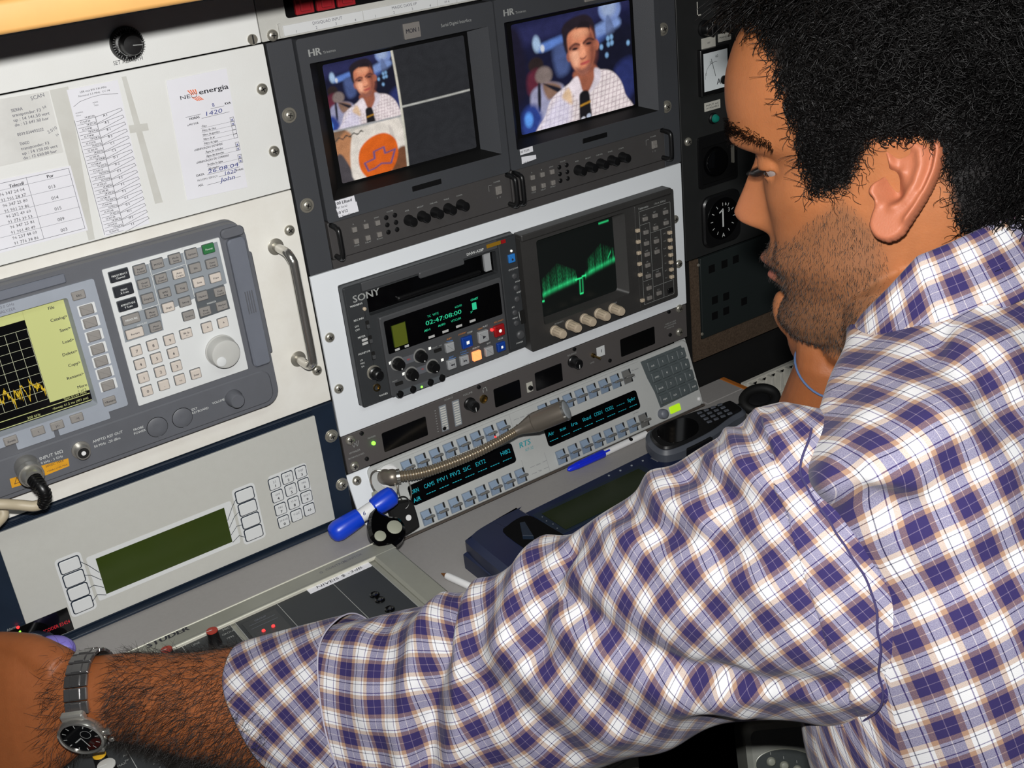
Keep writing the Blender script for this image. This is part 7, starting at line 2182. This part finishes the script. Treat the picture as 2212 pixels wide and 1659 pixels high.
# ---------------------------------------------------------------- plaid cloth
def plaid_material():
    m = bpy.data.materials.new('plaid_cloth'); m.use_nodes = True
    nt = m.node_tree; b = nt.nodes['Principled BSDF']
    uv = nt.nodes.new('ShaderNodeUVMap'); uv.uv_map = 'UVMap'
    sep = nt.nodes.new('ShaderNodeSeparateXYZ'); nt.links.new(uv.outputs['UV'], sep.inputs[0])
    W_ = .50
    navy = (.022, .016, .072, 1); tan = (.27, .165, .112, 1); white = (W_, W_, W_ * 1.02, 1); line = (.035, .025, .09, 1); pale = (.20, .16, .20, 1); black = (.012, .012, .03, 1)
    stops = [(0.0, navy), (.185, navy), (.19, pale), (.202, pale), (.207, navy), (.39, navy), (.395, tan), (.50, tan), (.505, white), (.575, white), (.58, black), (.593, black), (.598, white), (.80, white), (.805, line), (.825, line), (.83, white), (.885, white), (.89, tan), (.995, tan)]
    cols = []
    for ax in ('X', 'Y'):
        fr = nt.nodes.new('ShaderNodeMath'); fr.operation = 'FRACT'; nt.links.new(sep.outputs[ax], fr.inputs[0])
        # two ramps, since a ramp holds at most 32 stops
        r = nt.nodes.new('ShaderNodeValToRGB'); r.color_ramp.interpolation = 'CONSTANT'
        els = r.color_ramp.elements
        keep = [(p, c) for i, (p, c) in enumerate(stops) if i == 0 or c != stops[i - 1][1]]
        els[0].position = keep[0][0]; els[0].color = keep[0][1]
        els[1].position = keep[1][0]; els[1].color = keep[1][1]
        for p, c in keep[2:]:
            e = els.new(p); e.color = c
        nt.links.new(fr.outputs[0], r.inputs['Fac'])
        cols.append(r)
    # the weave: warp and weft show half each; the light yarns win a little
    mx = nt.nodes.new('ShaderNodeMix'); mx.data_type = 'RGBA'; mx.blend_type = 'MIX'
    nz = nt.nodes.new('ShaderNodeTexNoise'); nz.inputs['Scale'].default_value = 60; nz.inputs['Detail'].default_value = 2
    nt.links.new(uv.outputs['UV'], nz.inputs['Vector'])
    mr = nt.nodes.new('ShaderNodeMapRange'); mr.inputs['From Min'].default_value = .3; mr.inputs['From Max'].default_value = .7; mr.inputs['To Min'].default_value = .35; mr.inputs['To Max'].default_value = .65
    nt.links.new(nz.outputs['Fac'], mr.inputs['Value']); nt.links.new(mr.outputs['Result'], mx.inputs['Factor'])
    for k_, c_ in (('A', cols[0]), ('B', cols[1])):
        g_ = nt.nodes.new('ShaderNodeGamma'); g_.inputs['Gamma'].default_value = 1 / 2.2
        nt.links.new(c_.outputs['Color'], g_.inputs['Color']); nt.links.new(g_.outputs['Color'], mx.inputs[k_])
    g2 = nt.nodes.new('ShaderNodeGamma'); g2.inputs['Gamma'].default_value = 2.2
    nt.links.new(mx.outputs['Result'], g2.inputs['Color']); nt.links.new(g2.outputs['Color'], b.inputs['Base Color'])
    b.inputs['Roughness'].default_value = .85; b.inputs['Specular IOR Level'].default_value = .15
    b.inputs['Sheen Weight'].default_value = .08
    bp = nt.nodes.new('ShaderNodeBump'); bp.inputs['Strength'].default_value = .2; bp.inputs['Distance'].default_value = .0004
    nz2 = nt.nodes.new('ShaderNodeTexNoise'); nz2.inputs['Scale'].default_value = 40; nt.links.new(uv.outputs['UV'], nz2.inputs['Vector'])
    nt.links.new(nz2.outputs['Fac'], bp.inputs['Height']); nt.links.new(bp.outputs['Normal'], b.inputs['Normal'])
    MATS['plaid_cloth'] = m
plaid_material()
PER = 24.5      # one repeat of the plaid in millimetres

def cloth(name, P, UV, parent, label=None, thick=0.0):
    """grid of cloth with its own plaid coordinates (in repeats)"""
    nt_, na_ = P.shape[:2]
    V = P.reshape(-1, 3) * MM - np.array(man.location)
    F = np.array(grid_faces(nt_, na_), np.int32)
    me = bpy.data.meshes.new(name)
    me.vertices.add(len(V)); me.vertices.foreach_set('co', V.astype(np.float32).ravel())
    me.loops.add(F.size); me.loops.foreach_set('vertex_index', F.ravel())
    me.polygons.add(len(F)); me.polygons.foreach_set('loop_start', np.arange(0, F.size, 4, dtype=np.int32)); me.polygons.foreach_set('loop_total', np.full(len(F), 4, np.int32))
    me.update(calc_edges=True)
    ul = me.uv_layers.new(name='UVMap')
    ul.data.foreach_set('uv', UV.reshape(-1, 2)[F.ravel()].astype(np.float32).ravel())
    me.shade_smooth()
    me.materials.append(M('plaid_cloth'))
    o = bpy.data.objects.new(name, me); COL.objects.link(o); o.parent = parent
    return setp(o, label)

def normals(P):
    du = np.gradient(P, axis=0); dv = np.gradient(P, axis=1)
    # closed around the second axis
    dv[:, 0] = dv[:, -1] = (P[:, 1] - P[:, -2]) / 2
    n = np.cross(du, dv)
    n /= np.linalg.norm(n, axis=2, keepdims=True) + 1e-9
    c = P.mean(1, keepdims=True)
    return n * np.sign(((P - c) * n).sum(2).mean())

def fold_field(tt, aa, folds, ka):
    """ridges (+) and creases (-) along polylines of (t, angle) points; ka = angle units per t unit"""
    H = np.zeros_like(tt)
    for pts, wd_, amp in folds:
        d = np.full(tt.shape, 1e9)
        for (t0, a0), (t1, a1) in zip(pts[:-1], pts[1:]):
            ex, ey = (t1 - t0) * ka, (a1 - a0 + 180) % 360 - 180
            X, Y = (tt - t0) * ka, (aa - a0 + 180) % 360 - 180
            s = np.clip((X * ex + Y * ey) / (ex * ex + ey * ey + 1e-9), 0, 1)
            d = np.minimum(d, np.hypot(X - s * ex, Y - s * ey))
        H += amp * np.exp(-(d / wd_) ** 2)
    return H

# ---- torso of the shirt
NT, NA = 260, 300
TP = torso_base(NT, NA)
tt, aa = np.meshgrid(np.linspace(0, 12, NT), np.linspace(0, 360, NA), indexing='ij')
TFOLD = [
    ([(3.54, 0.0), (3.62, 1.8), (4.58, 18.1)], 7, 4), ([(3.77, 0.0), (4.58, 3.6), (5.39, 18.1)], 6, -3),
    ([(3.03, 16.3), (4.13, 41.6), (5.09, 43.4)], 8, 4), ([(2.58, 19.9), (3.40, 48.8), (4.43, 56.1)], 7, -3.5), ([(2.44, 30.8), (3.10, 56.1), (3.77, 65.1)], 6, 3.5),
    ([(5.83, 5.4), (5.68, 16.3), (5.83, 36.2)], 8, 3), ([(6.35, 5.4), (6.35, 18.1), (6.57, 30.8)], 9, -3), ([(6.79, 5.4), (6.64, 14.5), (6.79, 27.1)], 8, 3.5),
]
tH = fold_field(tt, aa, TFOLD, 16) + 1.6 * np.sin(np.radians(aa) * 6 + tt * 2.1) * np.sin(np.radians(aa) * 3 - tt * 1.3 + 1)
tH *= np.clip((tt - .8) / 1.5, 0, 1)
TP2 = TP + normals(TP) * tH[..., None]
arc = np.concatenate([np.zeros((NT, 1)), np.cumsum(np.linalg.norm(np.diff(TP, axis=1), axis=2), 1)], 1)
q90 = int(NA * .25)
rel = TP - C7
xs_, ys_, ss_ = -(rel @ TL), rel @ TB, -(rel @ TU)
# the back and shoulder panel lie flat on the body: straight grain in one plane, wrapped around the side and front
npl = unit(TB * .78 + TL * .5 + TU * .34)
ev_ = unit(-TU - npl * (-TU @ npl)); eu_ = np.cross(npl, ev_)
eu_ = eu_ * np.sign(eu_ @ -TL)
u_pl, v_pl = rel @ eu_, rel @ ev_
uu, vv = u_pl.copy(), v_pl.copy()
lnl = np.concatenate([[0], np.cumsum(np.linalg.norm(np.diff(TP[:, 0], axis=0), axis=1))])
fc = np.arange(NA) / (NA - 1) * 360 > 215
back_arc = arc[:, -1:] - arc
uu[:, fc] = (u_pl[:, :1] - back_arc)[:, fc]
vv[:, fc] = np.repeat(lnl[:, None] + v_pl[0, 0], NA, 1)[:, fc] * 1.0
w0_ = np.clip((np.arange(NA) / (NA - 1) * 360 - 335) / 25, 0, 1)[None]
vv = vv * (1 - w0_ * fc) + v_pl[:, :1] * w0_ * fc
low_ = np.clip((ss_ - 85) / 30, 0, 1)
uu = u_pl * (1 - low_) + uu * low_; vv = v_pl * (1 - low_) + vv * low_
uu /= PER; vv /= PER
shirt = cloth('shirt', TP2, np.stack([uu, vv], -1), man, 'purple, tan and white plaid cotton shirt')

# ---- left sleeve
NT, NA = 300, 260
SP = sleeve_base(NT, NA)
tt, aa = np.meshgrid(np.linspace(0, 10, NT), np.linspace(0, 360, NA), indexing='ij')
SFOLD = [
    ([(4.36, 0.0), (4.16, 34.2), (3.89, 62.3)], 8, 8), ([(4.90, 28.2), (4.56, 54.3), (4.30, 74.4)], 6, -8),
    ([(3.15, 18.1), (2.89, 50.3), (2.55, 72.4), (2.28, 100.6)], 5, -9), ([(2.75, 4.0), (2.48, 44.2), (2.15, 82.5), (2.08, 100.6)], 7, 8), ([(3.42, 12.1), (3.22, 60.3), (2.55, 104.6)], 7, 8),
    ([(5.97, 0.0), (6.31, 40.2), (6.78, 58.3)], 7, 7), ([(5.70, 28.2), (6.17, 52.3), (6.98, 74.4), (7.85, 80.4)], 7, -4.5), ([(5.37, 22.1), (6.04, 62.3), (6.85, 82.5), (7.85, 90.5)], 8, 4.5),
    ([(6.58, 30.2), (7.32, 54.3), (8.19, 66.4), (8.52, 72.4)], 6, -4.5), ([(6.98, 28.2), (7.79, 50.3), (8.52, 62.3)], 7, 5), ([(7.38, 4.0), (7.92, 34.2), (8.39, 48.3)], 6, -6), ([(7.92, 8.0), (8.39, 38.2)], 6, 5), ([(7.18, 4.0), (7.65, 42.2)], 5, 4),
    ([(4.83, 56.3), (5.37, 86.5), (6.04, 112.6), (6.98, 124.7), (8.59, 120.7)], 6, -9), ([(4.63, 64.4), (5.23, 94.5), (5.84, 128.7), (6.44, 140.8)], 9, 6), ([(6.31, 128.7), (7.58, 126.7), (8.59, 130.7)], 7, 5),
    ([(5.10, 48.3), (5.91, 82.5), (6.64, 98.5), (7.85, 106.6)], 9, 3.5), ([(3.83, 70.4), (4.30, 94.5), (4.77, 126.7)], 9, 4.5), ([(3.42, 78.4), (3.83, 102.6), (3.96, 132.7)], 8, -5),
    ([(1.48, 18.1), (1.81, 52.3), (1.81, 80.4)], 8, 3.5), ([(1.95, 16.1), (2.15, 50.3), (2.08, 72.4)], 7, -3.5),
]
sH = fold_field(tt, aa, SFOLD, 36)
sH += 1.4 * np.sin(np.radians(aa) * 7 + tt * 3.1) * np.sin(tt * 2.2 - np.radians(aa) * 2)
edge = np.clip((8.9 - tt) / 1.8, 0, 1) * .85 + .15
edge = edge * (.15 + .85 * np.clip((tt - 1.1) / .6, 0, 1))
SP2 = SP + normals(SP) * (sH * edge)[..., None]
def torso_q(P):
    r_ = P - C7
    x_, y_, s_ = r_ @ TL, r_ @ TB, -(r_ @ TU)
    T_ = [np.interp(s_, TORSO[:, 0], TORSO[:, k]) for k in range(1, 5)]
    yc, hy = (T_[2] + T_[3]) / 2, (T_[2] - T_[3]) / 2
    return np.abs(x_ / T_[0]) ** (2 / .82) + np.abs((y_ - yc) / hy) ** (2 / .82)
# the sleeve ends where it meets the shoulder of the shirt
qf = torso_q(SP2)
kj = np.full(NA, NT - 1)
for j in range(NA):
    ins = np.where((qf[:, j] < .985) & (np.arange(NT) > NT * .62))[0]
    if len(ins):
        kj[j] = ins[0]
ks = kj.astype(float)
for _ in range(10):
    ks = (np.roll(ks, 1) + 2 * ks + np.roll(ks, -1)) / 4
kj = np.minimum(np.round(ks).astype(int) + 1, NT - 1)
tc0 = C7 - TB * 50 - TU * 110
for j in range(NA):
    e_ = SP2[kj[j], j]
    SP2[kj[j]:, j] = e_ + unit(tc0 - e_) * 7 * np.clip((np.arange(NT - kj[j]) / 10), 0, 1)[:, None]
arc = np.concatenate([np.zeros((NT, 1)), np.cumsum(np.linalg.norm(np.diff(SP, axis=1), axis=2), 1)], 1)
q90 = int(NA * .25)
around = arc - arc[:, q90:q90 + 1]
cl_ = np.concatenate([[0], np.cumsum(np.linalg.norm(np.diff(SP[:, q90], axis=0), axis=1))])
along_ = cl_[:, None] * np.ones((1, NA))
i3 = int(NT * .34)
delta = np.radians(np.interp(tt, [0, 2.4, 4.5, 6, 10], [-6, -4, 17, 24, 25]))
# turn the grain with the twist of the arm
al = along_ - cl_[i3]
U1 = al * np.cos(delta) - around * np.sin(delta)
V1_ = al * np.sin(delta) + around * np.cos(delta)
sleeve = cloth('sleeve', SP2, np.stack([U1, V1_], -1) / PER, shirt)
# seam where the sleeve is set into the shoulder
mat('seam_thread', (44, 38, 78), 0.8)
mat('hem_lilac', (150, 146, 160), 0.8)
cols_ = [j for j in range(NA) if 30 < aa[0, j] < 166]
sm = np.array([SP2[kj[j] - 4, j] for j in cols_])
for _ in range(6):
    sm[1:-1] = (sm[:-2] + 2 * sm[1:-1] + sm[2:]) / 4
part('seam', tube([tuple(p - EYE_DIR * 2.2) for p in sm], .7, 6), 'seam_thread', shirt, WORLD)

# ---- turned-up cuff
NT2, NA2 = 60, 220
cb0 = sleeve_base(300, NA2)[:36]
cc = cb0.mean(1, keepdims=True)
tt2, aa2 = np.meshgrid(np.linspace(0, 1, 36), np.linspace(0, 360, NA2), indexing='ij')
cf = cc + (cb0 - cc) * (1.04 + .03 * tt2[..., None] + .012 * np.sin(np.radians(aa2) * 7 + tt2 * 3)[..., None])
# outer layer, then the fold back inside at the wrist edge
inner = cc + (cb0 - cc) * .97
CF = np.concatenate([inner[:8][::-1], cf], 0)
sh_ = np.linspace(0, 0, len(CF))
arc = np.concatenate([np.zeros((len(CF), 1)), np.cumsum(np.linalg.norm(np.diff(CF, axis=1), axis=2), 1)], 1)
al2 = np.concatenate([[0], np.cumsum(np.linalg.norm(np.diff(CF[:, NA2 // 4], axis=0), axis=1))])[:, None] * np.ones((1, NA2))
c45 = math.cos(math.radians(42)); s45 = math.sin(math.radians(42))
ar2 = arc - arc[:, NA2 // 4:NA2 // 4 + 1]
cuff = cloth('cuff', CF, np.stack([al2 * c45 - ar2 * s45, al2 * s45 + ar2 * c45], -1) / PER, shirt)
part('cuff_hem', tube([tuple(p) for p in CF[-1][:-1]], .6, 8, closed=True), 'hem_lilac', shirt, WORLD)

# ---- right sleeve
rsl = catmull([RS, RS * .5 + RE * .5 + np.array([22, -12, -8]), RE + np.array([0, 0, 6]), RE * .55 + RW * .45], 80)
tanr = unit(np.gradient(rsl, axis=0))
e1r = unit(np.cross(tanr, np.array([.3, .9, .3]))); e2r = np.cross(tanr, e1r)
rad = np.interp(np.linspace(0, 1, 80), [0, .4, .7, 1], [80, 66, 58, 52])[:, None]
ang = np.linspace(0, 2 * np.pi, 120)
RP = rsl[:, None] + e1r[:, None] * (rad * np.cos(ang))[..., None] + e2r[:, None] * (rad * np.sin(ang))[..., None]
arc = rad * ang
alr = np.concatenate([[0], np.cumsum(np.linalg.norm(np.diff(rsl, axis=0), axis=1))])[:, None] * np.ones((1, 120))
cloth('sleeve', RP, np.stack([alr, arc], -1) / PER, shirt)

# ---- collar: stand and fall around the neck
NC = 160
phi = np.radians(np.linspace(-48, 228, NC))       # 90 = nape
prof = [(62, -16), (61, 6), (60, 22), (61, 29), (65, 31), (69, 27), (74, 12), (79, -4), (82, -12), (80.5, -13)]
rows = []
for r, hgt in catmull(np.array(prof, float), 34):
    back = np.sin(phi)
    cx = np.cos(phi) * r * 1.02
    cy = -52 + np.sin(phi) * (r - 4)
    drop_ = 34 * np.clip(.35 - back, 0, 2)
    rows.append(C7 + TL * cx[:, None] + TB * cy[:, None] + TU * (hgt * (1 + .15 * np.clip(-back, 0, 1)) + 2 - drop_)[:, None])
CP = np.array(rows)
al3 = np.concatenate([[0], np.cumsum(np.linalg.norm(np.diff(CP[:, NC // 2], axis=0), axis=1))])[:, None] * np.ones((1, NC))
ar3 = np.linalg.norm(np.diff(CP[20], axis=0), axis=1).cumsum(); ar3 = np.concatenate([[0], ar3])[None] * np.ones((len(CP), 1))
cloth('collar', CP, np.stack([ar3, al3 + 4], -1) / PER, shirt)

# ---------------------------------------------------------------- trousers
mat('trouser_cloth', (34, 30, 28), 0.9, noise=.2, nscale=80)
hip = C7 - TU * 640 - TB * 60
trp = []
for s_ in (1, -1):
    h_ = hip + TL * 85 * s_; kn_ = h_ + TF * 400 + np.array([0, 0, -20]) + TL * 40 * s_; an_ = kn_ + np.array([0, 0, -440]) + TF * 30
    trp.append(tube([tuple(q) for q in catmull([h_ + TU * 40, h_ + TF * 120, kn_, kn_ + np.array([0, 0, -60]), an_], 24)], [100 - 45 * i / 23 for i in range(24)], 22))
    shoe = tube([tuple(q) for q in catmull([an_ + np.array([0, 0, 10]), an_ + TF * 20 - np.array([0, 0, 15]), an_ + TF * 130 - np.array([0, 0, 22]), an_ + TF * 190 - np.array([0, 0, 26])], 10)], [44, 44, 44, 44, 44, 44, 42, 38, 30, 14], 16)
    part('shoe', shoe, 'black_plastic', man, WORLD)
part('trousers', join(trp[0], trp[1], tube([tuple(hip + TU * 90), tuple(hip + TU * 20), tuple(hip - TU * 30), tuple(hip - TU * 60)], [150, 150, 130, 70], 28)), 'trouser_cloth', man, WORLD, kind='stuff')
seat_z = float(hip[2]) - 95
st_ = thing('stool', 'dark round stool under the seated man', 'stool', (float(hip[0]), float(hip[1]), -836))
part('seat', lathe([(150, seat_z - 60), (180, seat_z - 50), (185, seat_z - 20), (170, seat_z), (40, seat_z + 2)], float(hip[0]), float(hip[1]), 36), 'black_matte', st_, FLAT)
part('pole', lathe([(28, -820), (28, seat_z - 58)], float(hip[0]), float(hip[1]), 20), 'steel', st_, FLAT)
part('base', lathe([(230, -836), (230, -826), (60, -806), (30, -800)], float(hip[0]), float(hip[1]), 36), 'black_plastic', st_, FLAT)

# ---------------------------------------------------------------- wrist watch
wt_ = thing('wrist_watch', 'steel bracelet watch with a black dial on the left wrist', 'watch', (-330, -215, -10))
wT, wB = np.array((-315.7, -189.7, 48.4)), np.array((-328.7, -216.4, -13.8))
wc = (wT + wB) / 2
we1 = unit(wT - wB); wr1 = np.linalg.norm(wT - wB) / 2 + 1.5
wax = unit(np.array((-338.9, -187.1, 15.6)) - np.array((-298.3, -222.9, 15.5)))
we2 = unit(np.cross(wax, we1)); we2 *= np.sign(-(we2 @ EYE_DIR))
wax = np.cross(we1, we2); wax *= np.sign(wax @ (np.array((-338.9, -187.1, 15.6)) - np.array((-298.3, -222.9, 15.5))))
def wpt(a, dr=0.0, ax=0.0):
    return wc + we1 * (wr1 + dr) * math.cos(a) + we2 * (28.5 + dr) * math.sin(a) + wax * ax
case_a = math.radians(122)
links = 22
for k in range(links):
    a = 2 * math.pi * (k + .5) / links
    if abs(((a - case_a + math.pi) % (2 * math.pi)) - math.pi) < .36:
        continue
    p, p2 = wpt(a - .5 * 2 * math.pi / links), wpt(a + .5 * 2 * math.pi / links)
    u_ = unit(p2 - p); n_ = unit(np.cross(u_, wax)); n_ *= np.sign(n_ @ (p - wc))
    LF = frame(tuple((p + p2) / 2), tuple(wax), tuple(u_), tuple(n_))
    hl_ = np.linalg.norm(p2 - p) / 2
    lk_ = part('bracelet_link', rbox(-9.5, 9.5, -hl_ + .3, hl_ - .3, -.8, 2.0, .8, .7), 'watch_steel', wt_, LF)
    part('link_bar', rbox(-4.2, 4.2, -hl_ + .8, hl_ - .8, 1.6, 2.9, .6, .5), 'watch_steel', lk_, LF)
pc = wpt(case_a, 1.0)
cn = unit(pc - wc); cn = unit(cn * 1.0 - EYE_DIR * .15)
cu1 = wax; cv1 = unit(np.cross(cn, cu1)); cu1 = np.cross(cv1, cn)
CFm = frame(tuple(pc), tuple(cu1), tuple(cv1), tuple(cn))
part('case', lathe([(17, -1.5), (18.6, 1), (18.8, 4), (17.6, 6.6), (16.2, 7.2), (15.5, 6.6), (15.5, 4.6)], 0, 0, 40), 'chrome', wt_, CFm)
dl = part('dial', lathe([(15.6, 5.0), (15.4, 5.5), (1, 5.5)], 0, 0, 36), 'black_gloss', wt_, CFm)
mk = []
for k in range(12):
    a = k * math.pi / 6
    mk.append(stroke([(11.6 * math.cos(a), 11.6 * math.sin(a)), (13.8 * math.cos(a), 13.8 * math.sin(a))],   .7, 5.7))
mk += [stroke([(0, 0), (6, 4)], 1.0, 5.8), stroke([(0, 0), (-3, 10)], .8, 5.8), stroke([(4 * math.cos(a * .4) - 5, 4 * math.sin(a * .4) - 3) for a in range(17)], .35, 5.7)]
part('dial_marks', join(*mk), 'dim_ink', dl, CFm)
part('lug', rbox(-9.5, 9.5, 14, 22, -1.5, 3.2, 2, 1), 'steel', wt_, CFm)
part('lug', rbox(-9.5, 9.5, -22, -14, -1.5, 3.2, 2, 1), 'steel', wt_, CFm)
CRF = frame(tuple(pc + cn * 2.5 - cu1 * 18.5), tuple(cv1), tuple(cn), tuple(-cu1))
part('crown', lathe([(2.6, 0), (2.8, 1), (2.8, 4), (2.2, 4.6)], 0, 0, 16), 'chrome', wt_, CRF)
part('crown', lathe([(1.6, 0), (1.9, 1), (1.9, 3.4), (1.4, 4)], 9, 0, 14), 'chrome', wt_, CRF)

# string bracelet on the right wrist
mat('string_blue', (58, 78, 112), 0.8)
sb = thing('string_bracelet', 'thin blue string bracelet on the wrist under the chin', 'bracelet', tuple(RW))
tb_ = unit(RW - RE); ta = unit(np.cross(tb_, np.array([1, 0, 0.]))); tc_ = np.cross(tb_, ta)
c_ = RW + tb_ * 8
part('cord', tube([tuple(c_ + ta * 26.4 * math.cos(a * math.pi / 20) + tc_ * 26.4 * math.sin(a * math.pi / 20) + tb_ * 3 * math.sin(a * math.pi / 10)) for a in range(40)], .8, 8, closed=True), 'string_blue', sb, WORLD)
